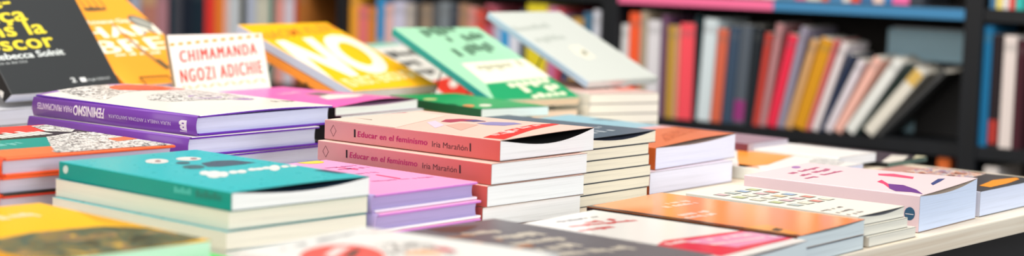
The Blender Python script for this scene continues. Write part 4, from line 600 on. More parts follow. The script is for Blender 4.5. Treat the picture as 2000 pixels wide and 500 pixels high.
book({'key': 'whred', 'kind': 'pb', 'av': 52.4, 'L': 0.218, 'W': 0.14, 'T': 0.0242, 'tilt': 0, 'rough': 0.13, 'cover': (236, 232, 226), 'spine': (236, 232, 226), 'pages': (214, 224, 226), 'Tf': 0.0256, 'wedge': 1, 'dip': 0.002, 'inside': (200, 190, 190), 'lab': 'white paperback with a red and pink block across its cover end', 'o': [0.164, 1.325, 0.7503]}, [
  {'t': 'poly', 'name': 'cover_panel', 'col': (228, 52, 74), 'face': 'top', 'pts': [(0.025, 0.0757), (0.0503, 0.0841), (0.1435, 0.0635), (0.1657, 0.0125), (0.098, 0.0138), (0.022, 0.0129)]},
  {'t': 'poly', 'name': 'cover_panel', 'col': (236, 150, 185), 'face': 'top', 'pts': [(0.0556, 0.0711), (0.1373, 0.0584), (0.1577, 0.0179), (0.0675, 0.0249)], 'lift': 2},
  {'t': 'multi', 'name': 'cover_print', 'col': (250, 225, 225), 'face': 'top', 'polys': [[(0.0574, 0.0608), (0.0618, 0.06), (0.0618, 0.0643), (0.0574, 0.0652)], [(0.0629, 0.0598), (0.0674, 0.0589), (0.0674, 0.0632), (0.0629, 0.0641)], [(0.0795, 0.0565), (0.084, 0.0557), (0.084, 0.0619), (0.0795, 0.0628)], [(0.0961, 0.0511), (0.1006, 0.0502), (0.1006, 0.0568), (0.0961, 0.0576)], [(0.1072, 0.0512), (0.1116, 0.0503), (0.1116, 0.0565), (0.1072, 0.0574)], [(0.1127, 0.0501), (0.1172, 0.0492), (0.1172, 0.0554), (0.1127, 0.0563)], [(0.1183, 0.0468), (0.1227, 0.0459), (0.1227, 0.0525), (0.1183, 0.0533)], [(0.1238, 0.0457), (0.1282, 0.0448), (0.1282, 0.0514), (0.1238, 0.0522)], [(0.0617, 0.0429), (0.0668, 0.0418), (0.0668, 0.0479), (0.0617, 0.0489)], [(0.0681, 0.0416), (0.0733, 0.0406), (0.0733, 0.0466), (0.0681, 0.0476)], [(0.0746, 0.0403), (0.0798, 0.0394), (0.0798, 0.0454), (0.0746, 0.0464)], [(0.081, 0.0391), (0.0862, 0.0381), (0.0862, 0.0423), (0.081, 0.0433)], [(0.0875, 0.0378), (0.0927, 0.0368), (0.0927, 0.041), (0.0875, 0.042)], [(0.094, 0.0366), (0.0992, 0.0356), (0.0992, 0.0398), (0.094, 0.0408)], [(0.1004, 0.0353), (0.1056, 0.0343), (0.1056, 0.0385), (0.1004, 0.0395)], [(0.1069, 0.0341), (0.1121, 0.0331), (0.1121, 0.0373), (0.1069, 0.0383)], [(0.1134, 0.0328), (0.1185, 0.0318), (0.1185, 0.036), (0.1134, 0.037)], [(0.1198, 0.0316), (0.125, 0.0306), (0.125, 0.0348), (0.1198, 0.0358)], [(0.1328, 0.0269), (0.1379, 0.0259), (0.1379, 0.0323), (0.1328, 0.0333)], [(0.0364, 0.0694), (0.0415, 0.0687), (0.0415, 0.0762), (0.0364, 0.0769)], [(0.0428, 0.0685), (0.048, 0.0679), (0.048, 0.0731), (0.0428, 0.0738)], [(0.0492, 0.0677), (0.0544, 0.067), (0.0544, 0.0745), (0.0492, 0.0752)], [(0.0557, 0.0668), (0.0609, 0.0662), (0.0609, 0.0737), (0.0557, 0.0744)]], 'lift': 3},
  {'t': 'multi', 'name': 'title_lettering', 'col': (222, 70, 70), 'face': 'top', 'polys': [[(0.076, 0.1788), (0.0795, 0.1781), (0.0795, 0.1834), (0.076, 0.1841)], [(0.0804, 0.1779), (0.0839, 0.1772), (0.0839, 0.1825), (0.0804, 0.1832)], [(0.0847, 0.177), (0.0882, 0.1763), (0.0882, 0.1816), (0.0847, 0.1823)], [(0.0891, 0.1734), (0.0926, 0.1726), (0.0926, 0.183), (0.0891, 0.1837)], [(0.1022, 0.1707), (0.1057, 0.17), (0.1057, 0.178), (0.1022, 0.1787)], [(0.1066, 0.1725), (0.1101, 0.1718), (0.1101, 0.1794), (0.1066, 0.1802)], [(0.0491, 0.1769), (0.0526, 0.1758), (0.0526, 0.181), (0.0491, 0.1821)], [(0.0535, 0.1755), (0.0571, 0.1744), (0.0571, 0.1797), (0.0535, 0.1807)], [(0.058, 0.1742), (0.0616, 0.1731), (0.0616, 0.1783), (0.058, 0.1794)], [(0.0624, 0.1701), (0.066, 0.169), (0.066, 0.1769), (0.0624, 0.178)], [(0.0669, 0.1714), (0.0705, 0.1704), (0.0705, 0.1779), (0.0669, 0.1789)], [(0.0714, 0.1701), (0.0749, 0.169), (0.0749, 0.1765), (0.0714, 0.1776)], [(0.0758, 0.1687), (0.0794, 0.1676), (0.0794, 0.1729), (0.0758, 0.1739)], [(0.0803, 0.1674), (0.0838, 0.1663), (0.0838, 0.1715), (0.0803, 0.1726)], [(0.0847, 0.1633), (0.0883, 0.1622), (0.0883, 0.1701), (0.0847, 0.1712)], [(0.0892, 0.162), (0.0928, 0.1609), (0.0928, 0.1688), (0.0892, 0.1699)], [(0.0937, 0.1633), (0.0972, 0.1622), (0.0972, 0.1674), (0.0937, 0.1685)], [(0.0981, 0.1619), (0.1017, 0.1608), (0.1017, 0.1683), (0.0981, 0.1694)], [(0.1026, 0.1606), (0.1061, 0.1595), (0.1061, 0.1647), (0.1026, 0.1658)], [(0.107, 0.1592), (0.1106, 0.1581), (0.1106, 0.1633), (0.107, 0.1644)], [(0.1115, 0.1578), (0.1151, 0.1568), (0.1151, 0.1643), (0.1115, 0.1653)], [(0.116, 0.1565), (0.1195, 0.1554), (0.1195, 0.1606), (0.116, 0.1617)], [(0.0377, 0.1586), (0.0412, 0.1577), (0.0412, 0.1628), (0.0377, 0.1636)], [(0.0421, 0.1575), (0.0455, 0.1567), (0.0455, 0.1617), (0.0421, 0.1626)], [(0.0464, 0.1565), (0.0499, 0.1557), (0.0499, 0.1607), (0.0464, 0.1615)], [(0.0507, 0.1555), (0.0542, 0.1546), (0.0542, 0.1619), (0.0507, 0.1627)], [(0.0551, 0.1544), (0.0585, 0.1536), (0.0585, 0.1586), (0.0551, 0.1595)], [(0.0594, 0.1508), (0.0629, 0.1499), (0.0629, 0.1598), (0.0594, 0.1606)], [(0.0637, 0.1523), (0.0672, 0.1515), (0.0672, 0.1587), (0.0637, 0.1596)], [(0.0681, 0.1513), (0.0715, 0.1505), (0.0715, 0.1577), (0.0681, 0.1585)], [(0.0724, 0.1502), (0.0759, 0.1494), (0.0759, 0.1567), (0.0724, 0.1575)]]},
  {'t': 'multi', 'name': 'small_print', 'col': (120, 120, 125), 'face': 'top', 'polys': [[(0.0599, 0.1998), (0.0634, 0.1993), (0.0634, 0.2025), (0.0599, 0.2031)], [(0.0643, 0.1975), (0.0678, 0.1969), (0.0678, 0.2033), (0.0643, 0.2038)], [(0.0687, 0.1985), (0.0722, 0.198), (0.0722, 0.2012), (0.0687, 0.2018)], [(0.073, 0.1962), (0.0765, 0.1957), (0.0765, 0.2006), (0.073, 0.2011)], [(0.0774, 0.1955), (0.0809, 0.195), (0.0809, 0.2014), (0.0774, 0.2019)], [(0.0818, 0.1949), (0.0853, 0.1944), (0.0853, 0.1993), (0.0818, 0.1998)], [(0.0861, 0.1942), (0.0896, 0.1937), (0.0896, 0.1986), (0.0861, 0.1992)], [(0.0905, 0.1953), (0.094, 0.1947), (0.094, 0.1994), (0.0905, 0.1999)], [(0.0949, 0.1946), (0.0984, 0.1941), (0.0984, 0.1973), (0.0949, 0.1979)], [(0.1036, 0.1933), (0.1071, 0.1928), (0.1071, 0.1961), (0.1036, 0.1966)], [(0.108, 0.1927), (0.1115, 0.1921), (0.1115, 0.1954), (0.108, 0.1959)]]},
])
book({'key': 'grey', 'kind': 'pb', 'av': 50.0, 'L': 0.223, 'W': 0.128, 'T': 0.0315, 'tilt': 0, 'cover': (104, 100, 104), 'spine': (80, 76, 80), 'pages': (220, 220, 215), 'lab': 'dark grey paperback with beige lettering rows beside the white and red one', 'o': [0.0757, 1.2195, 0.7505]}, [
  {'t': 'multi', 'name': 'title_lettering', 'col': (206, 196, 180), 'face': 'top', 'polys': [[(0.0472, 0.1784), (0.0506, 0.1779), (0.0506, 0.1901), (0.0472, 0.1907)], [(0.0515, 0.1777), (0.0549, 0.1772), (0.0549, 0.1857), (0.0515, 0.1863)], [(0.0558, 0.1771), (0.0592, 0.1765), (0.0592, 0.185), (0.0558, 0.1856)], [(0.0601, 0.1764), (0.0635, 0.1758), (0.0635, 0.1844), (0.0601, 0.1849)], [(0.0644, 0.1757), (0.0678, 0.1752), (0.0678, 0.1874), (0.0644, 0.188)], [(0.0687, 0.175), (0.0721, 0.1745), (0.0721, 0.1867), (0.0687, 0.1873)], [(0.073, 0.1699), (0.0764, 0.1694), (0.0764, 0.1823), (0.073, 0.1829)], [(0.0773, 0.1736), (0.0807, 0.1731), (0.0807, 0.1816), (0.0773, 0.1822)], [(0.0527, 0.1518), (0.0574, 0.1511), (0.0574, 0.1603), (0.0527, 0.161)], [(0.0586, 0.1509), (0.0633, 0.1502), (0.0633, 0.1594), (0.0586, 0.1601)], [(0.0645, 0.1453), (0.0692, 0.1446), (0.0692, 0.1586), (0.0645, 0.1593)], [(0.0704, 0.1445), (0.0751, 0.1438), (0.0751, 0.1577), (0.0704, 0.1584)], [(0.0762, 0.1483), (0.0809, 0.1477), (0.0809, 0.1568), (0.0762, 0.1575)], [(0.0821, 0.1427), (0.0868, 0.1421), (0.0868, 0.16), (0.0821, 0.1607)], [(0.088, 0.1466), (0.0927, 0.1459), (0.0927, 0.1591), (0.088, 0.1598)], [(0.0939, 0.141), (0.0986, 0.1403), (0.0986, 0.1583), (0.0939, 0.159)], [(0.04, 0.1243), (0.0444, 0.1237), (0.0444, 0.1325), (0.04, 0.133)], [(0.0456, 0.1235), (0.05, 0.123), (0.05, 0.1318), (0.0456, 0.1323)], [(0.0512, 0.1229), (0.0556, 0.1223), (0.0556, 0.131), (0.0512, 0.1316)], [(0.0567, 0.1221), (0.0612, 0.1216), (0.0612, 0.1303), (0.0567, 0.1309)], [(0.0623, 0.1214), (0.0668, 0.1209), (0.0668, 0.1335), (0.0623, 0.134)], [(0.0679, 0.1207), (0.0724, 0.1202), (0.0724, 0.1289), (0.0679, 0.1295)], [(0.0735, 0.12), (0.078, 0.1195), (0.078, 0.1282), (0.0735, 0.1288)], [(0.0791, 0.1193), (0.0835, 0.1187), (0.0835, 0.1313), (0.0791, 0.1319)], [(0.0847, 0.1141), (0.0891, 0.1135), (0.0891, 0.1306), (0.0847, 0.1312)], [(0.0902, 0.1179), (0.0947, 0.1173), (0.0947, 0.1261), (0.0902, 0.1267)], [(0.0361, 0.0958), (0.0405, 0.0955), (0.0405, 0.1039), (0.0361, 0.1042)], [(0.0472, 0.0908), (0.0517, 0.0905), (0.0517, 0.1032), (0.0472, 0.1035)], [(0.0528, 0.0905), (0.0572, 0.0902), (0.0572, 0.1028), (0.0528, 0.1031)], [(0.0639, 0.0897), (0.0684, 0.0895), (0.0684, 0.1057), (0.0639, 0.106)], [(0.0695, 0.0937), (0.074, 0.0934), (0.074, 0.1054), (0.0695, 0.1057)], [(0.0751, 0.089), (0.0795, 0.0887), (0.0795, 0.105), (0.0751, 0.1053)], [(0.0254, 0.0723), (0.0298, 0.0714), (0.0298, 0.0842), (0.0254, 0.0851)], [(0.0309, 0.0712), (0.0353, 0.0704), (0.0353, 0.0793), (0.0309, 0.0801)], [(0.0364, 0.0702), (0.0408, 0.0693), (0.0408, 0.0821), (0.0364, 0.0829)], [(0.0418, 0.0691), (0.0462, 0.0683), (0.0462, 0.081), (0.0418, 0.0819)], [(0.0473, 0.0681), (0.0517, 0.0672), (0.0517, 0.08), (0.0473, 0.0808)], [(0.0528, 0.067), (0.0572, 0.0662), (0.0572, 0.075), (0.0528, 0.0759)], [(0.0638, 0.0649), (0.0682, 0.064), (0.0682, 0.0768), (0.0638, 0.0777)], [(0.0693, 0.0638), (0.0737, 0.063), (0.0737, 0.0758), (0.0693, 0.0766)], [(0.0748, 0.0582), (0.0792, 0.0574), (0.0792, 0.0708), (0.0748, 0.0717)], [(0.0858, 0.0607), (0.0901, 0.0598), (0.0901, 0.0687), (0.0858, 0.0696)], [(0.0912, 0.0596), (0.0956, 0.0588), (0.0956, 0.0677), (0.0912, 0.0685)], [(0.0967, 0.054), (0.1011, 0.0531), (0.1011, 0.0705), (0.0967, 0.0713)]]},
  {'t': 'multi', 'name': 'title_lettering', 'col': (176, 120, 84), 'face': 'top', 'polys': [[(0.0251, 0.1774), (0.0284, 0.1768), (0.0284, 0.1858), (0.0251, 0.1864)], [(0.0293, 0.1766), (0.0326, 0.176), (0.0326, 0.1822), (0.0293, 0.1829)], [(0.0335, 0.1758), (0.0368, 0.1752), (0.0368, 0.1815), (0.0335, 0.1821)], [(0.0376, 0.175), (0.041, 0.1744), (0.041, 0.1807), (0.0376, 0.1813)], [(0.0418, 0.1742), (0.0451, 0.1736), (0.0451, 0.1826), (0.0418, 0.1832)], [(0.046, 0.1734), (0.0493, 0.1728), (0.0493, 0.1818), (0.046, 0.1825)], [(0.0215, 0.1466), (0.0254, 0.1457), (0.0254, 0.1564), (0.0215, 0.1572)], [(0.0264, 0.1492), (0.0303, 0.1484), (0.0303, 0.1554), (0.0264, 0.1562)], [(0.0461, 0.1451), (0.0501, 0.1443), (0.0501, 0.1513), (0.0461, 0.1522)], [(0.0174, 0.1154), (0.0219, 0.1151), (0.0219, 0.1218), (0.0174, 0.122)], [(0.0231, 0.1116), (0.0277, 0.1114), (0.0277, 0.1214), (0.0231, 0.1217)], [(0.0288, 0.1113), (0.0334, 0.1111), (0.0334, 0.1211), (0.0288, 0.1214)], [(0.0346, 0.1144), (0.0391, 0.1142), (0.0391, 0.1208), (0.0346, 0.121)], [(0.0403, 0.1107), (0.0449, 0.1104), (0.0449, 0.1233), (0.0403, 0.1236)], [(0.046, 0.1138), (0.0506, 0.1135), (0.0506, 0.123), (0.046, 0.1233)]]},
  {'t': 'poly', 'name': 'illustration', 'col': (92, 66, 58), 'face': 'top', 'pts': [(0.0423, 0.2229), (0.0683, 0.2185), (0.0887, 0.2056), (0.0482, 0.1892), (0.039, 0.203)]},
])
book({'key': 'circ', 'kind': 'pb', 'av': 58.0, 'L': 0.171, 'W': 0.14, 'T': 0.026, 'tilt': 0, 'cover': (228, 228, 224), 'spine': (225, 225, 225), 'pages': (230, 230, 230), 'lab': 'white paperback with a big coral red circle, nearest the viewer', 'group': None, 'o': [-0.038, 1.076, 0.774]}, [
  {'t': 'poly', 'name': 'cover_circle', 'col': (252, 100, 92), 'face': 'top', 'pts': [(0.0474, 0.0825), (0.0395, 0.0774), (0.0313, 0.0733), (0.023, 0.0705), (0.0151, 0.0689), (0.0077, 0.0687), (0.0012, 0.0698), (-0.0043, 0.0722), (-0.0086, 0.0757), (-0.0116, 0.0802), (-0.013, 0.0857), (-0.013, 0.0918), (-0.0114, 0.0984), (-0.0084, 0.1053), (-0.0039, 0.1123), (0.0018, 0.119), (0.0086, 0.1252), (0.0163, 0.1308), (0.0245, 0.1353), (0.0331, 0.1388), (0.0415, 0.1409), (0.0495, 0.1415), (0.0567, 0.1407), (0.0629, 0.1384), (0.0676, 0.1347), (0.0708, 0.1298), (0.0723, 0.1238), (0.072, 0.1171), (0.0699, 0.1099), (0.0663, 0.1026), (0.0611, 0.0954), (0.0548, 0.0886)]},
  {'t': 'poly', 'name': 'cover_stripe', 'col': (246, 214, 210), 'face': 'top', 'pts': [(0.0242, 0.1167), (0.0547, 0.1305), (0.0652, 0.1252), (0.0208, 0.1062)], 'lift': 2},
  {'t': 'poly', 'name': 'cover_stripe', 'col': (110, 84, 76), 'face': 'top', 'pts': [(0.0273, 0.1047), (0.0582, 0.1176), (0.0663, 0.1149), (0.03, 0.096)], 'lift': 2},
  {'t': 'multi', 'name': 'cover_print', 'col': (150, 148, 148), 'face': 'top', 'polys': [[(0.0244, 0.152), (0.0286, 0.1523), (0.0286, 0.1556), (0.0244, 0.1553)], [(0.04, 0.1532), (0.0442, 0.1535), (0.0442, 0.1567), (0.04, 0.1564)], [(0.0452, 0.1518), (0.0494, 0.1521), (0.0494, 0.1571), (0.0452, 0.1568)], [(0.0504, 0.1539), (0.0546, 0.1542), (0.0546, 0.1589), (0.0504, 0.1586)], [(0.0667, 0.1535), (0.0716, 0.1537), (0.0716, 0.1589), (0.0667, 0.1587)], [(0.0728, 0.1537), (0.0777, 0.1539), (0.0777, 0.1606), (0.0728, 0.1604)], [(0.0789, 0.154), (0.0838, 0.1542), (0.0838, 0.1608), (0.0789, 0.1606)], [(0.085, 0.1559), (0.0899, 0.1561), (0.0899, 0.1595), (0.085, 0.1593)], [(0.0911, 0.1562), (0.0959, 0.1563), (0.0959, 0.1597), (0.0911, 0.1596)], [(0.0972, 0.1546), (0.102, 0.1548), (0.102, 0.16), (0.0972, 0.1598)], [(0.1033, 0.1566), (0.1081, 0.1568), (0.1081, 0.1602), (0.1033, 0.16)], [(0.1094, 0.1568), (0.1142, 0.157), (0.1142, 0.1604), (0.1094, 0.1602)]]},
  {'t': 'multi', 'name': 'small_print', 'col': (240, 180, 178), 'face': 'top', 'polys': [[(0.1167, 0.1557), (0.119, 0.154), (0.119, 0.1576), (0.1167, 0.1592)], [(0.1196, 0.1536), (0.1219, 0.152), (0.1219, 0.157), (0.1196, 0.1587)], [(0.1225, 0.1497), (0.1248, 0.1481), (0.1248, 0.1534), (0.1225, 0.1551)], [(0.1254, 0.1495), (0.1277, 0.1478), (0.1277, 0.1514), (0.1254, 0.153)], [(0.1282, 0.1474), (0.1305, 0.1458), (0.1305, 0.1508), (0.1282, 0.1525)], [(0.1311, 0.1453), (0.1334, 0.1437), (0.1334, 0.1472), (0.1311, 0.1489)], [(0.134, 0.1414), (0.1363, 0.1398), (0.1363, 0.1452), (0.134, 0.1468)], [(0.1398, 0.1391), (0.1421, 0.1375), (0.1421, 0.141), (0.1398, 0.1427)], [(0.1426, 0.1352), (0.1449, 0.1336), (0.1449, 0.1405), (0.1426, 0.1421)]]},
  {'t': 'poly', 'name': 'illustration', 'col': (130, 130, 128), 'face': 'top', 'pts': [(0.0815, 0.1196), (0.1029, 0.1152), (0.1134, 0.0914), (0.1051, 0.0726), (0.0872, 0.0476), (0.054, 0.0839), (0.0698, 0.102)], 'ink': 1},
  {'t': 'poly', 'name': 'illustration', 'col': (236, 186, 150), 'face': 'top', 'pts': [(0.0752, 0.0842), (0.0903, 0.0797), (0.0896, 0.0684), (0.08, 0.0554), (0.0611, 0.0762)], 'lift': 2},
  {'t': 'poly', 'name': 'illustration', 'col': (200, 50, 70), 'face': 'top', 'pts': [(0.1012, 0.083), (0.1069, 0.0738), (0.0995, 0.0576), (0.0932, 0.0645)], 'lift': 2},
])
book({'key': 'circ_b', 'kind': 'pb', 'av': 58.0, 'L': 0.171, 'W': 0.138, 'T': 0.0232, 'tilt': 0, 'cover': (225, 225, 222), 'spine': (225, 225, 225), 'pages': (230, 230, 230), 'lab': 'white paperback lying flat underneath the one with the coral circle', 'o': [-0.038, 1.076, 0.7503]}, [
])
book({'key': 'yel', 'kind': 'pb', 'av': 47.7, 'L': 0.227, 'W': 0.145, 'T': 0.0155, 'tilt': 0, 'cover': (250, 188, 22), 'spine': (240, 170, 10), 'pages': (208, 236, 222), 'lab': 'yellow paperback with a dark leafy picture, lying before the teal stack', 'o': [-0.316, 1.156, 0.7745]}, [
  {'t': 'poly', 'name': 'illustration', 'col': (90, 80, 60), 'face': 'top', 'pts': [(0.019, 0.0924), (0.0596, 0.1037), (0.0891, 0.1021), (0.1183, 0.0983), (0.1403, 0.0702), (0.1473, 0.0102), (0.1235, 0.0032), (0.0697, -0.0037), (0.0195, 0.002), (-0.0179, 0.0307)], 'ink': 3},
  {'t': 'poly', 'name': 'illustration', 'col': (225, 165, 30), 'face': 'top', 'pts': [(0.1451, 0.173), (0.1436, 0.1353), (0.1434, 0.068), (0.1311, 0.077), (0.129, 0.1209)]},
  {'t': 'multi', 'name': 'cover_print', 'col': (252, 228, 190), 'face': 'top', 'polys': [[(0.0756, 0.1678), (0.079, 0.1675), (0.079, 0.1893), (0.0756, 0.1896)], [(0.0798, 0.1675), (0.0832, 0.1673), (0.0832, 0.1842), (0.0798, 0.1844)], [(0.0883, 0.1727), (0.0917, 0.1724), (0.0917, 0.1836), (0.0883, 0.1838)], [(0.0926, 0.1724), (0.096, 0.1722), (0.096, 0.1833), (0.0926, 0.1836)], [(0.0968, 0.1721), (0.1002, 0.1719), (0.1002, 0.1831), (0.0968, 0.1833)], [(0.1011, 0.1718), (0.1045, 0.1716), (0.1045, 0.1877), (0.1011, 0.1879)], [(0.1053, 0.1658), (0.1087, 0.1656), (0.1087, 0.1825), (0.1053, 0.1827)]]},
])
book({'key': 'yelgreen', 'kind': 'pb', 'av': 48.5, 'L': 0.222, 'W': 0.16, 'T': 0.0236, 'tilt': 0, 'cover': (20, 205, 70), 'spine': (15, 180, 60), 'pages': (210, 230, 215), 'lab': 'bright green paperback peeping out from under the yellow one', 'o': [-0.296, 1.148, 0.7504]}, [
])
book({'key': 'red1', 'kind': 'hc', 'av': 48.8, 'L': 0.215, 'W': 0.185, 'T': 0.0162, 'tilt': 0, 'board2': (252, 92, 30), 'lab': 'topmost orange edged hardcover with red, teal and orange cover bands', 'cover': (245, 112, 64), 'spine': (225, 75, 35), 'board': (252, 92, 30), 'pages': (205, 198, 218), 'group': 'orange edged hardcovers in one stack', 'o': [-0.438, 1.489, 0.7998]}, [
  {'t': 'poly', 'name': 'cover_band', 'col': (250, 122, 72), 'face': 'top', 'pts': [(0.002, 0.006), (0.184, 0.006), (0.184, 0.0531), (0.002, 0.0531)]},
  {'t': 'poly', 'name': 'cover_band', 'col': (0, 150, 140), 'face': 'top', 'pts': [(0.002, 0.0537), (0.184, 0.0537), (0.184, 0.1177), (0.002, 0.1177)]},
  {'t': 'poly', 'name': 'cover_band', 'col': (52, 44, 48), 'face': 'top', 'pts': [(0.002, 0.1184), (0.184, 0.1184), (0.184, 0.1617), (0.002, 0.1617)]},
  {'t': 'poly', 'name': 'cover_band', 'col': (232, 58, 56), 'face': 'top', 'pts': [(0.002, 0.1625), (0.184, 0.1625), (0.184, 0.233), (0.002, 0.233)]},
  {'t': 'multi', 'name': 'title_lettering', 'col': (236, 232, 226), 'face': 'top', 'polys': [[(0.0811, 0.1283), (0.0875, 0.1293), (0.0875, 0.1552), (0.0811, 0.1542)], [(0.0891, 0.1295), (0.0955, 0.1305), (0.0955, 0.1678), (0.0891, 0.1668)], [(0.0972, 0.1308), (0.1036, 0.1318), (0.1036, 0.1577), (0.0972, 0.1567)], [(0.1052, 0.132), (0.1116, 0.133), (0.1116, 0.1703), (0.1052, 0.1693)], [(0.1132, 0.1333), (0.1196, 0.1343), (0.1196, 0.1602), (0.1132, 0.1592)], [(0.1212, 0.1345), (0.1277, 0.1355), (0.1277, 0.1728), (0.1212, 0.1718)], [(0.1293, 0.1358), (0.1357, 0.1368), (0.1357, 0.1627), (0.1293, 0.1617)], [(0.1373, 0.1371), (0.1437, 0.1381), (0.1437, 0.164), (0.1373, 0.163)]], 'lift': 2},
  {'t': 'poly', 'name': 'illustration', 'col': (100, 90, 90), 'face': 'top', 'pts': [(0.1223, 0.118), (0.1722, 0.1399), (0.2143, 0.1137), (0.1871, 0.0009), (0.1312, 0.0081), (0.0599, 0.0085), (0.0799, 0.0463)], 'ink': 1, 'lift': 3},
  {'t': 'poly', 'name': 'illustration', 'col': (232, 228, 222), 'face': 'top', 'pts': [(0.0625, 0.0204), (0.0981, 0.0488), (0.1244, 0.0463), (0.1431, 0.0245), (0.1188, 0.0067), (0.0849, 0.0057), (0.0599, 0.0085)], 'ink': 1, 'lift': 4},
  {'t': 'poly', 'name': 'illustration', 'col': (236, 122, 80), 'face': 'top', 'pts': [(0.1608, 0.0731), (0.19, 0.0806), (0.1851, 0.0576), (0.1563, 0.0506)], 'lift': 5},
  {'t': 'poly', 'name': 'illustration', 'col': (150, 140, 140), 'face': 'top', 'pts': [(0.1634, 0.2065), (0.1915, 0.2125), (0.1937, 0.171), (0.168, 0.1425), (0.1498, 0.1592)], 'ink': 1, 'lift': 3},
  {'t': 'multi', 'name': 'small_print', 'col': (130, 210, 205), 'face': 'top', 'polys': [[(0.0444, 0.0752), (0.0475, 0.076), (0.0475, 0.0847), (0.0444, 0.0838)], [(0.0483, 0.0762), (0.0514, 0.0771), (0.0514, 0.0895), (0.0483, 0.0887)], [(0.0522, 0.0773), (0.0553, 0.0782), (0.0553, 0.0906), (0.0522, 0.0897)], [(0.06, 0.075), (0.0631, 0.0758), (0.0631, 0.0927), (0.06, 0.0919)], [(0.0639, 0.0805), (0.067, 0.0814), (0.067, 0.09), (0.0639, 0.0891)], [(0.0717, 0.0826), (0.0748, 0.0835), (0.0748, 0.0959), (0.0717, 0.0951)]], 'lift': 3},
])
book({'key': 'red2', 'kind': 'hc', 'av': 48.8, 'L': 0.215, 'W': 0.185, 'T': 0.0162, 'tilt': 0, 'board2': (40, 34, 36), 'lab': 'orange edged hardcover with a black back board, second from the top', 'cover': (245, 112, 64), 'spine': (225, 75, 35), 'board': (252, 92, 30), 'pages': (205, 198, 218), 'group': 'orange edged hardcovers in one stack', 'o': [-0.44, 1.487, 0.7833]}, [
])
book({'key': 'red3', 'kind': 'hc', 'av': 48.8, 'L': 0.215, 'W': 0.185, 'T': 0.0162, 'tilt': 0, 'cover': (245, 112, 64), 'spine': (225, 75, 35), 'board': (215, 50, 40), 'pages': (205, 198, 218), 'group': 'orange edged hardcovers in one stack', 'board2': (60, 40, 40), 'lab': 'hardcover with a red front board, third in the orange edged stack', 'o': [-0.44, 1.488, 0.7668]}, [
])
book({'key': 'red4', 'kind': 'hc', 'av': 48.8, 'L': 0.215, 'W': 0.185, 'T': 0.0161, 'tilt': 0, 'cover': (245, 112, 64), 'spine': (225, 75, 35), 'board': (215, 70, 40), 'pages': (205, 198, 218), 'group': 'orange edged hardcovers in one stack', 'board2': (60, 40, 40), 'lab': 'lowest hardcover of the orange edged stack, behind the yellow book', 'o': [-0.438, 1.489, 0.7504]}, [
])
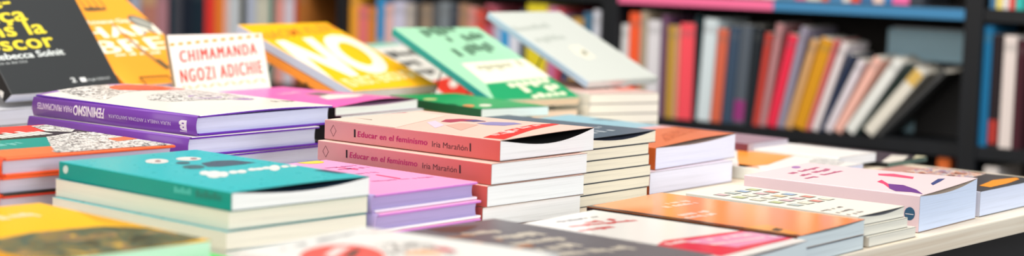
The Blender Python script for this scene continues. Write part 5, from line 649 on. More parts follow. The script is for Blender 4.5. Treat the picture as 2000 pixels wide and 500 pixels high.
book({'key': 'pur1', 'kind': 'hc', 'av': 53.5, 'L': 0.257, 'W': 0.2, 'T': 0.0205, 'tilt': 0, 'bow': 0.007, 'rise': 0.002, 'arch': 0.0022, 'lab': 'topmost purple spined hardcover with upside down white spine lettering', 'rough': 0.26, 'cover': (238, 234, 226), 'spine': (118, 66, 165), 'board': (96, 34, 168), 'board2': (96, 34, 168), 'pages': (212, 217, 243), 'group': 'purple spined hardcovers in one stack', 'o': [-0.316, 1.738, 0.8125]}, [
  {'t': 'text', 'name': 'title_lettering', 'col': (236, 226, 240), 'face': 'spine', 's': 'FEMINISMO', 'st': (0.139, 0.0166), 'en': (0.188, 0.0165), 'top': (0.1389, 0.0066), 'bold': 0.02},
  {'t': 'text', 'name': 'title_lettering', 'col': (220, 200, 230), 'face': 'spine', 's': 'PARA PRINCIPIANTES', 'st': (0.1901, 0.015), 'en': (0.2477, 0.0149), 'top': (0.19, 0.0086), 'bold': 0.01},
  {'t': 'text', 'name': 'author_lettering', 'col': (214, 200, 232), 'face': 'spine', 's': 'NURIA VARELA Y ANTONIA SANTOLAYA', 'st': (0.0366, 0.0115), 'en': (0.1313, 0.0118), 'top': (0.0365, 0.0079)},
  {'t': 'text', 'name': 'publisher_mark', 'col': (240, 235, 245), 'face': 'spine', 's': 'B', 'st': (0.013, 0.0143), 'en': (0.0242, 0.0144), 'top': (0.0128, 0.0052), 'bold': 0.05},
  {'t': 'poly', 'name': 'publisher_mark', 'col': (240, 235, 245), 'face': 'spine', 'pts': [(0.0236, 0.0038), (0.0132, 0.0036), (0.0131, 0.0031), (0.0236, 0.0032)]},
  {'t': 'poly', 'name': 'illustration', 'col': (120, 115, 110), 'face': 'top', 'pts': [(0.0341, 0.2697), (0.1246, 0.2912), (0.1788, 0.2824), (0.1901, 0.2507), (0.1163, 0.1946), (0.067, 0.189), (0.0196, 0.1626), (0.0185, 0.1988)], 'ink': 1},
  {'t': 'poly', 'name': 'illustration', 'col': (120, 115, 110), 'face': 'top', 'pts': [(0.1713, 0.23), (0.1891, 0.1557), (0.1685, 0.086), (0.114, 0.0859), (0.0563, 0.1033), (0.05, 0.1284), (0.0675, 0.1523), (0.1177, 0.171)], 'ink': 1},
  {'t': 'poly', 'name': 'illustration', 'col': (158, 120, 190), 'face': 'top', 'pts': [(0.1371, 0.1066), (0.132, 0.1027), (0.126, 0.1003), (0.1194, 0.0995), (0.1131, 0.1004), (0.1076, 0.1029), (0.1034, 0.1069), (0.1008, 0.1118), (0.1003, 0.1172), (0.1017, 0.1227), (0.1051, 0.1276), (0.11, 0.1316), (0.116, 0.1341), (0.1226, 0.1351), (0.129, 0.1342), (0.1347, 0.1317), (0.139, 0.1277), (0.1416, 0.1227), (0.1421, 0.1171), (0.1405, 0.1116)]},
  {'t': 'poly', 'name': 'illustration', 'col': (158, 120, 190), 'face': 'top', 'pts': [(0.1578, 0.0784), (0.1545, 0.0761), (0.1503, 0.0748), (0.1457, 0.0747), (0.1411, 0.0757), (0.1369, 0.0778), (0.1335, 0.0808), (0.1313, 0.0842), (0.1305, 0.088), (0.1312, 0.0915), (0.1332, 0.0946), (0.1364, 0.097), (0.1406, 0.0983), (0.1452, 0.0985), (0.1499, 0.0975), (0.1542, 0.0954), (0.1576, 0.0925), (0.1598, 0.0889), (0.1606, 0.0852), (0.1599, 0.0815)]},
  {'t': 'multi', 'name': 'small_print', 'col': (120, 120, 120), 'face': 'top', 'polys': [[(0.2213, 0.1405), (0.2249, 0.141), (0.2249, 0.1503), (0.2213, 0.1499)], [(0.2258, 0.1443), (0.2294, 0.1447), (0.2294, 0.1536), (0.2258, 0.1531)], [(0.2348, 0.1454), (0.2384, 0.1459), (0.2384, 0.1548), (0.2348, 0.1543)], [(0.2394, 0.146), (0.2429, 0.1465), (0.2429, 0.1553), (0.2394, 0.1549)], [(0.2484, 0.1472), (0.252, 0.1476), (0.252, 0.1538), (0.2484, 0.1533)], [(0.2529, 0.1477), (0.2565, 0.1482), (0.2565, 0.1544), (0.2529, 0.1539)], [(0.2574, 0.1483), (0.261, 0.1488), (0.261, 0.155), (0.2574, 0.1545)], [(0.2619, 0.1489), (0.2655, 0.1494), (0.2655, 0.1582), (0.2619, 0.1578)], [(0.2664, 0.1495), (0.27, 0.1499), (0.27, 0.1561), (0.2664, 0.1556)], [(0.2709, 0.15), (0.2745, 0.1505), (0.2745, 0.1567), (0.2709, 0.1562)], [(0.2754, 0.1506), (0.2791, 0.1511), (0.2791, 0.1573), (0.2754, 0.1568)], [(0.2799, 0.1512), (0.2836, 0.1517), (0.2836, 0.1578), (0.2799, 0.1574)], [(0.2121, 0.1262), (0.2158, 0.1265), (0.2158, 0.1353), (0.2121, 0.1349)], [(0.2167, 0.1266), (0.2204, 0.127), (0.2204, 0.1357), (0.2167, 0.1353)], [(0.2214, 0.1239), (0.2251, 0.1243), (0.2251, 0.1361), (0.2214, 0.1358)], [(0.226, 0.1275), (0.2297, 0.1278), (0.2297, 0.1339), (0.226, 0.1335)], [(0.2306, 0.1279), (0.2344, 0.1282), (0.2344, 0.1343), (0.2306, 0.134)], [(0.2353, 0.1283), (0.239, 0.1287), (0.239, 0.1347), (0.2353, 0.1344)], [(0.2399, 0.1288), (0.2436, 0.1291), (0.2436, 0.1351), (0.2399, 0.1348)], [(0.2445, 0.1292), (0.2483, 0.1295), (0.2483, 0.1356), (0.2445, 0.1352)], [(0.2538, 0.13), (0.2575, 0.1303), (0.2575, 0.1391), (0.2538, 0.1387)], [(0.2585, 0.1273), (0.2622, 0.1277), (0.2622, 0.1395), (0.2585, 0.1391)], [(0.2631, 0.1309), (0.2668, 0.1312), (0.2668, 0.1399), (0.2631, 0.1396)], [(0.2724, 0.1317), (0.2761, 0.132), (0.2761, 0.1407), (0.2724, 0.1404)], [(0.2009, 0.1029), (0.2046, 0.1032), (0.2046, 0.1091), (0.2009, 0.1088)], [(0.2055, 0.1033), (0.2092, 0.1036), (0.2092, 0.1121), (0.2055, 0.1117)], [(0.2101, 0.1037), (0.2138, 0.104), (0.2138, 0.1099), (0.2101, 0.1096)], [(0.2194, 0.1045), (0.2231, 0.1049), (0.2231, 0.1133), (0.2194, 0.113)], [(0.2332, 0.1058), (0.2369, 0.1061), (0.2369, 0.1146), (0.2332, 0.1142)], [(0.2379, 0.1032), (0.2415, 0.1035), (0.2415, 0.1124), (0.2379, 0.1121)], [(0.2425, 0.1066), (0.2462, 0.1069), (0.2462, 0.1128), (0.2425, 0.1125)], [(0.2471, 0.107), (0.2508, 0.1074), (0.2508, 0.1132), (0.2471, 0.1129)], [(0.2517, 0.1074), (0.2554, 0.1078), (0.2554, 0.1162), (0.2517, 0.1159)], [(0.2564, 0.1079), (0.2601, 0.1082), (0.2601, 0.1141), (0.2564, 0.1137)], [(0.261, 0.1083), (0.2647, 0.1086), (0.2647, 0.1145), (0.261, 0.1142)], [(0.2656, 0.1087), (0.2693, 0.109), (0.2693, 0.1149), (0.2656, 0.1146)], [(0.1612, 0.0482), (0.1647, 0.0488), (0.1647, 0.0586), (0.1612, 0.0581)], [(0.1656, 0.0489), (0.1691, 0.0495), (0.1691, 0.0564), (0.1656, 0.0558)], [(0.1788, 0.0476), (0.1823, 0.0482), (0.1823, 0.0615), (0.1788, 0.0609)], [(0.1832, 0.0518), (0.1867, 0.0524), (0.1867, 0.0622), (0.1832, 0.0617)], [(0.1875, 0.049), (0.191, 0.0496), (0.191, 0.06), (0.1875, 0.0594)], [(0.1919, 0.0533), (0.1954, 0.0539), (0.1954, 0.0607), (0.1919, 0.0601)], [(0.1963, 0.054), (0.1998, 0.0546), (0.1998, 0.0614), (0.1963, 0.0609)], [(0.2007, 0.0512), (0.2042, 0.0518), (0.2042, 0.0621), (0.2007, 0.0616)]]},
  {'t': 'poly', 'name': 'cover_band', 'col': (170, 130, 200), 'face': 'top', 'pts': [(0.004, 0.2485), (0.199, 0.2485), (0.199, 0.256), (0.004, 0.256)]},
  {'t': 'poly', 'name': 'cover_oval', 'col': (232, 84, 62), 'face': 'top', 'pts': [(0.178, 0.218), (0.1763, 0.2258), (0.1713, 0.233), (0.1634, 0.2392), (0.153, 0.244), (0.1409, 0.247), (0.128, 0.248), (0.1151, 0.247), (0.103, 0.244), (0.0926, 0.2392), (0.0847, 0.233), (0.0797, 0.2258), (0.078, 0.218), (0.0797, 0.2102), (0.0847, 0.203), (0.0926, 0.1968), (0.103, 0.192), (0.1151, 0.189), (0.128, 0.188), (0.1409, 0.189), (0.153, 0.192), (0.1634, 0.1968), (0.1713, 0.203), (0.1763, 0.2102)], 'lift': 2},
])
book({'key': 'pur2', 'kind': 'hc', 'av': 52.3, 'L': 0.258, 'W': 0.186, 'T': 0.0205, 'tilt': 0, 'lab': 'second purple spined hardcover, resting just under the topmost one', 'rough': 0.26, 'cover': (238, 234, 226), 'spine': (118, 66, 165), 'board': (96, 34, 168), 'board2': (96, 34, 168), 'pages': (212, 217, 243), 'group': 'purple spined hardcovers in one stack', 'o': [-0.322, 1.728, 0.7917]}, [
])
book({'key': 'pur3', 'kind': 'hc', 'av': 53.0, 'L': 0.257, 'W': 0.19, 'T': 0.0205, 'tilt': 0, 'lab': 'third purple spined hardcover from the top, mostly hidden by teal books', 'rough': 0.26, 'cover': (238, 234, 226), 'spine': (118, 66, 165), 'board': (96, 34, 168), 'board2': (96, 34, 168), 'pages': (212, 217, 243), 'group': 'purple spined hardcovers in one stack', 'o': [-0.318, 1.732, 0.7709]}, [
])
book({'key': 'pur4', 'kind': 'hc', 'av': 53.0, 'L': 0.257, 'W': 0.19, 'T': 0.0204, 'tilt': 0, 'lab': 'lowest purple spined hardcover, standing on the table', 'rough': 0.26, 'cover': (238, 234, 226), 'spine': (118, 66, 165), 'board': (96, 34, 168), 'board2': (96, 34, 168), 'pages': (212, 217, 243), 'group': 'purple spined hardcovers in one stack', 'o': [-0.318, 1.732, 0.7502]}, [
])
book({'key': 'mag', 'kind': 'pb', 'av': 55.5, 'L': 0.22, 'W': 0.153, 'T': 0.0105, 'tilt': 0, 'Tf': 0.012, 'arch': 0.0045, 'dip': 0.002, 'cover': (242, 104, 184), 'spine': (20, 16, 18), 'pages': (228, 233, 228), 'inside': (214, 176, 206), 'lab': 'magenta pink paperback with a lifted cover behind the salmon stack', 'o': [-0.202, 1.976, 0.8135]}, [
  {'t': 'poly', 'name': 'cover_panel', 'col': (240, 228, 224), 'face': 'top', 'pts': [(0.0698, 0.0859), (0.1059, 0.1025), (0.1435, 0.0851), (0.1332, 0.0668), (0.0917, 0.046), (0.048, 0.0527)]},
  {'t': 'poly', 'name': 'illustration', 'col': (120, 90, 100), 'face': 'top', 'pts': [(0.0925, 0.1288), (0.1285, 0.1387), (0.1221, 0.0999), (0.0845, 0.0922)]},
  {'t': 'multi', 'name': 'cover_print', 'col': (252, 190, 220), 'face': 'top', 'polys': [[(0.0666, 0.1393), (0.0718, 0.1406), (0.0718, 0.1539), (0.0666, 0.1526)], [(0.0797, 0.1426), (0.0849, 0.1439), (0.0849, 0.1573), (0.0797, 0.1559)], [(0.0862, 0.1442), (0.0914, 0.1456), (0.0914, 0.1589), (0.0862, 0.1576)], [(0.0927, 0.1459), (0.098, 0.1472), (0.098, 0.1565), (0.0927, 0.1552)], [(0.0993, 0.1427), (0.1045, 0.1441), (0.1045, 0.1582), (0.0993, 0.1568)], [(0.1058, 0.1492), (0.111, 0.1505), (0.111, 0.1639), (0.1058, 0.1626)]]},
])
book({'key': 'mag_b1', 'kind': 'pb', 'av': 54.0, 'L': 0.21, 'W': 0.15, 'T': 0.0312, 'tilt': 0, 'cover': (235, 235, 235), 'spine': (30, 28, 30), 'pages': (228, 230, 228), 'lab': 'thick paperback supporting the magenta one, hidden behind the salmon stack', 'o': [-0.196, 1.985, 0.782]}, [
])
book({'key': 'mag_b2', 'kind': 'pb', 'av': 54.0, 'L': 0.21, 'W': 0.15, 'T': 0.0312, 'tilt': 0, 'cover': (235, 235, 235), 'spine': (30, 28, 30), 'pages': (228, 230, 228), 'lab': 'lowest thick paperback under the magenta one, hidden behind the salmon stack', 'o': [-0.196, 1.985, 0.7505]}, [
])
book({'key': 'green', 'kind': 'pb', 'av': 38.7, 'L': 0.19, 'W': 0.104, 'T': 0.0115, 'tilt': 0, 'cover': (20, 158, 88), 'spine': (4, 78, 42), 'pages': (226, 232, 222), 'lab': 'flat dark green paperback with little orange and white spots', 'o': [-0.037, 2.055, 0.8085]}, [
  {'t': 'poly', 'name': 'cover_spot', 'col': (8, 92, 52), 'face': 'top', 'pts': [(0.0027, 0.0515), (-0.0007, 0.0475), (-0.0046, 0.0443), (-0.0085, 0.042), (-0.012, 0.0409), (-0.015, 0.0411), (-0.0169, 0.0426), (-0.0178, 0.0452), (-0.0174, 0.0487), (-0.0158, 0.0527), (-0.0132, 0.057), (-0.0098, 0.0609), (-0.006, 0.0642), (-0.002, 0.0666), (0.0016, 0.0677), (0.0046, 0.0675), (0.0066, 0.066), (0.0074, 0.0634), (0.007, 0.0598), (0.0054, 0.0557)]},
  {'t': 'poly', 'name': 'cover_spot', 'col': (232, 140, 80), 'face': 'top', 'pts': [(0.0154, 0.0333), (0.0117, 0.0291), (0.0077, 0.0256), (0.0037, 0.0231), (0.0002, 0.0218), (-0.0026, 0.0219), (-0.0043, 0.0234), (-0.0049, 0.0261), (-0.0041, 0.0297), (-0.0022, 0.034), (0.0007, 0.0384), (0.0043, 0.0427), (0.0083, 0.0463), (0.0123, 0.0489), (0.0159, 0.0502), (0.0187, 0.0501), (0.0205, 0.0486), (0.021, 0.0459), (0.0203, 0.0422), (0.0183, 0.0379)]},
  {'t': 'poly', 'name': 'cover_spot', 'col': (225, 225, 205), 'face': 'top', 'pts': [(0.0405, 0.0315), (0.0367, 0.0273), (0.0326, 0.0238), (0.0284, 0.0213), (0.0246, 0.0201), (0.0216, 0.0203), (0.0197, 0.0218), (0.019, 0.0245), (0.0196, 0.0283), (0.0215, 0.0326), (0.0244, 0.0371), (0.0282, 0.0413), (0.0324, 0.0449), (0.0366, 0.0475), (0.0404, 0.0488), (0.0435, 0.0486), (0.0455, 0.0471), (0.0461, 0.0442), (0.0455, 0.0404), (0.0435, 0.0361)]},
  {'t': 'poly', 'name': 'cover_spot', 'col': (190, 205, 130), 'face': 'top', 'pts': [(0.0245, 0.1224), (0.0212, 0.1186), (0.0173, 0.1154), (0.0133, 0.1132), (0.0095, 0.1122), (0.0063, 0.1124), (0.004, 0.114), (0.0029, 0.1166), (0.003, 0.1201), (0.0043, 0.1241), (0.0067, 0.1283), (0.0101, 0.1322), (0.014, 0.1354), (0.018, 0.1377), (0.0219, 0.1387), (0.0251, 0.1385), (0.0274, 0.1369), (0.0285, 0.1342), (0.0284, 0.1307), (0.027, 0.1266)]},
])
book({'key': 'green_b', 'kind': 'pb', 'av': 38.7, 'L': 0.18, 'W': 0.095, 'T': 0.0575, 'tilt': 0, 'cover': (220, 190, 150), 'spine': (225, 190, 150), 'pages': (230, 220, 205), 'lab': 'thick tan paperback supporting the flat dark green one', 'o': [-0.05, 2.076, 0.7505]}, [
])
book({'key': 'black', 'kind': 'pb', 'av': 57.0, 'L': 0.235, 'W': 0.175, 'T': 0.0165, 'tilt': 51.5, 'cover': (50, 53, 55), 'spine': (30, 28, 30), 'pages': (214, 218, 232), 'lab': 'black paperback with yellow title lettering, propped up steeply', 'o': [-0.59252, 2.01846, 0.81278]}, [
  {'t': 'text', 'name': 'title_lettering', 'col': (236, 216, 60), 'face': 'top', 's': 'foscor', 'st': (-0.0197, 0.0588), 'en': (0.1056, 0.0652), 'top': (-0.0214, 0.0785), 'bold': 0.01, 'space': 1.05, 'dbl': 0.03},
  {'t': 'text', 'name': 'title_lettering', 'col': (236, 216, 60), 'face': 'top', 's': 'dins la', 'st': (-0.0217, 0.0778), 'en': (0.1013, 0.0853), 'top': (-0.0234, 0.0975), 'bold': 0.01, 'space': 1.05, 'dbl': 0.03},
  {'t': 'text', 'name': 'title_lettering', 'col': (236, 216, 60), 'face': 'top', 's': 'rança', 'st': (-0.0252, 0.0968), 'en': (0.0823, 0.1049), 'top': (-0.0268, 0.1166), 'bold': 0.01, 'space': 1.05, 'dbl': 0.03},
  {'t': 'text', 'name': 'title_lettering', 'col': (236, 216, 60), 'face': 'top', 's': 'Espe-', 'st': (-0.0283, 0.1167), 'en': (0.0686, 0.125), 'top': (-0.0303, 0.1358), 'bold': 0.01, 'space': 1.05, 'dbl': 0.03},
  {'t': 'text', 'name': 'author_lettering', 'col': (226, 232, 228), 'face': 'top', 's': 'Rebecca Solnit', 'st': (-0.0009, 0.0479), 'en': (0.1117, 0.0528), 'top': (-0.0015, 0.0566), 'bold': 0.008, 'dbl': 0.03},
  {'t': 'text', 'name': 'small_print', 'col': (190, 196, 194), 'face': 'top', 's': 'Traducció de Bel Olid', 'st': (-0.0172, 0.041), 'en': (0.0473, 0.0435), 'top': (-0.0173, 0.0442)},
  {'t': 'text', 'name': 'publisher_mark', 'col': (226, 230, 228), 'face': 'top', 's': '2', 'st': (0.0999, 0.0117), 'en': (0.1075, 0.012), 'top': (0.0994, 0.0181), 'bold': 0.02},
  {'t': 'poly', 'name': 'publisher_mark', 'col': (236, 238, 236), 'face': 'top', 'pts': [(0.1146, 0.0116), (0.1239, 0.0118), (0.1233, 0.0179), (0.114, 0.0177)]},
  {'t': 'text', 'name': 'publisher_mark', 'col': (200, 206, 204), 'face': 'top', 's': 'Angle Editorial', 'st': (0.1259, 0.0125), 'en': (0.1623, 0.0139), 'top': (0.1258, 0.0159)},
  {'t': 'poly', 'name': 'publisher_mark', 'col': (226, 224, 220), 'face': 'spine', 'pts': [(0.0161, 0.0035), (0.0098, 0.0075), (0.0051, 0.0016), (0.01, -0.0024)]},
])
book({'key': 'hambre', 'kind': 'pb', 'av': 57.0, 'L': 0.22, 'W': 0.152, 'T': 0.014, 'tilt': 32, 'cover': (253, 166, 48), 'spine': (250, 160, 40), 'pages': (215, 215, 225), 'lab': 'orange paperback with fat white lettering and a fork, propped beside the black one', 'o': [-0.48608, 2.16642, 0.8127]}, [
  {'t': 'text', 'name': 'title_lettering', 'col': (250, 244, 226), 'face': 'top', 's': 'HAM', 'st': (0.0121, 0.1013), 'en': (0.1523, 0.107), 'top': (0.0127, 0.1241), 'bold': 0.006, 'dbl': 0.055, 'space': 1.08},
  {'t': 'text', 'name': 'title_lettering', 'col': (250, 244, 226), 'face': 'top', 's': 'BRE', 'st': (0.0114, 0.0687), 'en': (0.1378, 0.0745), 'top': (0.0137, 0.0945), 'bold': 0.006, 'dbl': 0.055, 'space': 1.08},
  {'t': 'text', 'name': 'author_lettering', 'col': (250, 244, 226), 'face': 'top', 's': 'Roxane Gay', 'st': (0.0363, 0.133), 'en': (0.1176, 0.1357), 'top': (0.0383, 0.1411), 'bold': 0.02},
  {'t': 'multi', 'name': 'small_print', 'col': (250, 244, 226), 'face': 'top', 'polys': [[(0.0306, 0.0624), (0.0357, 0.0625), (0.0357, 0.066), (0.0306, 0.0659)], [(0.0369, 0.0625), (0.042, 0.0626), (0.042, 0.0661), (0.0369, 0.066)], [(0.0432, 0.0627), (0.0483, 0.0628), (0.0483, 0.0662), (0.0432, 0.0661)], [(0.0559, 0.0629), (0.0609, 0.063), (0.0609, 0.0665), (0.0559, 0.0664)], [(0.0622, 0.063), (0.0673, 0.0631), (0.0673, 0.0681), (0.0622, 0.068)], [(0.0748, 0.0633), (0.0799, 0.0634), (0.0799, 0.0669), (0.0748, 0.0667)], [(0.0811, 0.0634), (0.0862, 0.0635), (0.0862, 0.067), (0.0811, 0.0669)], [(0.0938, 0.0637), (0.0988, 0.0638), (0.0988, 0.0672), (0.0938, 0.0671)], [(0.1001, 0.0638), (0.1052, 0.0639), (0.1052, 0.0673), (0.1001, 0.0673)], [(0.1064, 0.0639), (0.1115, 0.064), (0.1115, 0.069), (0.1064, 0.0689)]]},
  {'t': 'poly', 'name': 'cover_sticker', 'col': (92, 96, 90), 'face': 'top', 'pts': [(0.1497, 0.12), (0.1455, 0.1177), (0.1402, 0.1171), (0.1345, 0.118), (0.1288, 0.1206), (0.1238, 0.1244), (0.1198, 0.1291), (0.1173, 0.1344), (0.1166, 0.1396), (0.1176, 0.1442), (0.1203, 0.1479), (0.1245, 0.1502), (0.1297, 0.151), (0.1355, 0.1501), (0.1412, 0.1475), (0.1463, 0.1437), (0.1504, 0.1389), (0.1529, 0.1336), (0.1536, 0.1284), (0.1525, 0.1237)]},
  {'t': 'poly', 'name': 'cover_sticker', 'col': (160, 160, 150), 'face': 'top', 'pts': [(0.1468, 0.1228), (0.1439, 0.1214), (0.1401, 0.1212), (0.1358, 0.1222), (0.1315, 0.1244), (0.1275, 0.1276), (0.1242, 0.1313), (0.122, 0.1353), (0.1211, 0.1392), (0.1215, 0.1426), (0.1232, 0.1451), (0.1261, 0.1466), (0.1299, 0.1468), (0.1341, 0.1458), (0.1385, 0.1436), (0.1425, 0.1405), (0.1458, 0.1367), (0.148, 0.1326), (0.149, 0.1287), (0.1485, 0.1253)], 'lift': 2},
  {'t': 'poly', 'name': 'illustration_fork', 'col': (150, 120, 80), 'face': 'top', 'pts': [(0.0779, 0.1334), (0.0814, 0.1333), (0.0872, 0.0736), (0.0971, 0.0294), (0.0913, 0.0292), (0.0809, 0.0705)], 'lift': 3},
  {'t': 'poly', 'name': 'illustration_fork', 'col': (110, 92, 66), 'face': 'top', 'pts': [(0.0863, 0.0495), (0.098, 0.0523), (0.1016, 0.0325), (0.0909, 0.0287)], 'lift': 4},
  {'t': 'poly', 'name': 'illustration_fork', 'col': (90, 78, 60), 'face': 'top', 'pts': [(0.0551, 0.167), (0.0721, 0.1714), (0.0971, 0.1685), (0.096, 0.1638), (0.0691, 0.162), (0.0602, 0.1622)], 'lift': 3},
  {'t': 'poly', 'name': 'illustration_fork', 'col': (120, 92, 60), 'face': 'top', 'pts': [(0.0665, 0.1929), (0.0683, 0.1929), (0.064, 0.1692), (0.0614, 0.1692)], 'lift': 3},
  {'t': 'poly', 'name': 'illustration_fork', 'col': (120, 92, 60), 'face': 'top', 'pts': [(0.0781, 0.1928), (0.0799, 0.1928), (0.0755, 0.1689), (0.0729, 0.169)], 'lift': 3},
  {'t': 'poly', 'name': 'illustration_fork', 'col': (120, 92, 60), 'face': 'top', 'pts': [(0.0898, 0.1927), (0.0916, 0.1926), (0.0872, 0.1687), (0.0845, 0.1688)], 'lift': 3},
  {'t': 'poly', 'name': 'illustration_fork', 'col': (120, 92, 60), 'face': 'top', 'pts': [(0.1016, 0.1925), (0.1035, 0.1925), (0.0989, 0.1685), (0.0962, 0.1686)], 'lift': 3},
])
book({'key': 'no', 'kind': 'pb', 'av': 55.0, 'L': 0.222, 'W': 0.182, 'T': 0.0125, 'tilt': 20, 'cover': (255, 190, 28), 'spine': (190, 200, 222), 'pages': (215, 215, 214), 'lab': 'yellow paperback with two huge white letters, lying at a slant', 'o': [-0.2118, 2.26476, 0.80699]}, [
  {'t': 'text', 'name': 'title_lettering', 'col': (250, 244, 222), 'face': 'top', 's': 'NO', 'st': (-0.0194, 0.0415), 'en': (0.1569, 0.0582), 'top': (0.0152, 0.1594), 'bold': 0.03, 'dbl': 0.05},
  {'t': 'text', 'name': 'author_lettering', 'col': (240, 140, 50), 'face': 'top', 's': 'NAOMI KLEIN', 'st': (0.0026, 0.169), 'en': (0.1778, 0.1938), 'top': (0.0106, 0.1933), 'bold': 0.02},
  {'t': 'text', 'name': 'title_lettering', 'col': (252, 232, 176), 'face': 'top', 's': 'IS NOT ENOUGH', 'st': (0.0134, 0.0132), 'en': (0.1775, 0.0297), 'top': (0.0113, 0.035), 'bold': 0.03},
])
book({'key': 'no2', 'kind': 'pb', 'av': 55.0, 'L': 0.222, 'W': 0.176, 'T': 0.012, 'tilt': 20, 'cover': (250, 165, 60), 'spine': (240, 150, 60), 'pages': (200, 190, 180), 'lab': 'orange spined paperback lying slanted directly beneath the yellow one', 'o': [-0.21708, 2.26839, 0.7949]}, [
  {'t': 'multi', 'name': 'spine_lettering', 'col': (120, 80, 40), 'face': 'spine', 'polys': [[(0.1097, -0.0083), (0.1036, -0.0077), (0.1036, 0.0006), (0.1097, -0.0)], [(0.1021, -0.0105), (0.096, -0.01), (0.096, 0.0012), (0.1021, 0.0007)], [(0.0945, -0.0069), (0.0884, -0.0063), (0.0884, -0.0006), (0.0945, -0.0011)], [(0.0869, -0.0062), (0.0808, -0.0056), (0.0808, 0.0001), (0.0869, -0.0004)], [(0.0793, -0.0055), (0.0732, -0.0049), (0.0732, 0.0033), (0.0793, 0.0028)], [(0.1441, -0.0099), (0.1382, -0.0096), (0.1382, -0.0038), (0.1441, -0.0041)], [(0.1367, -0.0095), (0.1308, -0.0091), (0.1308, -0.0034), (0.1367, -0.0037)], [(0.1294, -0.0091), (0.1235, -0.0087), (0.1235, -0.0029), (0.1294, -0.0033)], [(0.122, -0.0086), (0.1161, -0.0083), (0.1161, 0.0), (0.122, -0.0003)]]},
])
book({'key': 'wb', 'kind': 'pb', 'av': 55.0, 'L': 0.215, 'W': 0.165, 'T': 0.014, 'tilt': 21, 'cover': (232, 230, 222), 'spine': (30, 50, 50), 'pages': (225, 225, 220), 'lab': 'white paperback with black lettering and red corner, between yellow and mint books', 'o': [-0.11913, 2.51244, 0.76619]}, [
  {'t': 'multi', 'name': 'title_lettering', 'col': (50, 52, 50), 'face': 'top', 'polys': [[(0.0911, 0.1592), (0.1045, 0.16), (0.1045, 0.1841), (0.0911, 0.1834)], [(0.1079, 0.1665), (0.1212, 0.1673), (0.1212, 0.1851), (0.1079, 0.1843)], [(0.1246, 0.1675), (0.138, 0.1682), (0.138, 0.1806), (0.1246, 0.1799)], [(0.1413, 0.1684), (0.1547, 0.1692), (0.1547, 0.1815), (0.1413, 0.1808)], [(0.158, 0.163), (0.1714, 0.1637), (0.1714, 0.1879), (0.158, 0.1871)], [(0.1748, 0.1703), (0.1881, 0.171), (0.1881, 0.1834), (0.1748, 0.1827)], [(0.1915, 0.1648), (0.2049, 0.1656), (0.2049, 0.1898), (0.1915, 0.189)], [(0.0882, 0.1295), (0.1006, 0.1301), (0.1006, 0.1485), (0.0882, 0.1478)], [(0.1037, 0.1365), (0.1162, 0.1372), (0.1162, 0.1493), (0.1037, 0.1486)], [(0.1193, 0.1311), (0.1317, 0.1318), (0.1317, 0.1501), (0.1193, 0.1495)], [(0.078, 0.1032), (0.09, 0.1037), (0.09, 0.1155), (0.078, 0.115)], [(0.093, 0.1039), (0.1051, 0.1044), (0.1051, 0.1162), (0.093, 0.1157)], [(0.1081, 0.0985), (0.1201, 0.0991), (0.1201, 0.1169), (0.1081, 0.1164)], [(0.1232, 0.1053), (0.1352, 0.1058), (0.1352, 0.1176), (0.1232, 0.1171)], [(0.1533, 0.1006), (0.1653, 0.1012), (0.1653, 0.119), (0.1533, 0.1184)], [(0.1683, 0.1074), (0.1804, 0.1079), (0.1804, 0.1249), (0.1683, 0.1243)], [(0.1834, 0.1081), (0.1954, 0.1086), (0.1954, 0.1204), (0.1834, 0.1198)]]},
  {'t': 'poly', 'name': 'cover_panel', 'col': (226, 62, 46), 'face': 'top', 'pts': [(0.0801, 0.0758), (0.1636, 0.0897), (0.1666, 0.0334), (0.1499, 0.0096), (0.0582, 0.0136)]},
  {'t': 'poly', 'name': 'cover_spot', 'col': (236, 226, 216), 'face': 'top', 'pts': [(0.1358, 0.0626), (0.1303, 0.0587), (0.1244, 0.0552), (0.1187, 0.0526), (0.1136, 0.051), (0.1096, 0.0508), (0.1073, 0.0517), (0.1066, 0.0539), (0.1079, 0.057), (0.1108, 0.0607), (0.1152, 0.0648), (0.1206, 0.0688), (0.1264, 0.0723), (0.1323, 0.075), (0.1374, 0.0766), (0.1414, 0.0769), (0.1439, 0.0759), (0.1445, 0.0737), (0.1432, 0.0706), (0.1402, 0.0668)], 'lift': 2},
  {'t': 'poly', 'name': 'cover_panel', 'col': (150, 205, 186), 'face': 'top', 'pts': [(0.0046, 0.2117), (0.1914, 0.2353), (0.2612, 0.2151), (0.0468, 0.1957)]},
])
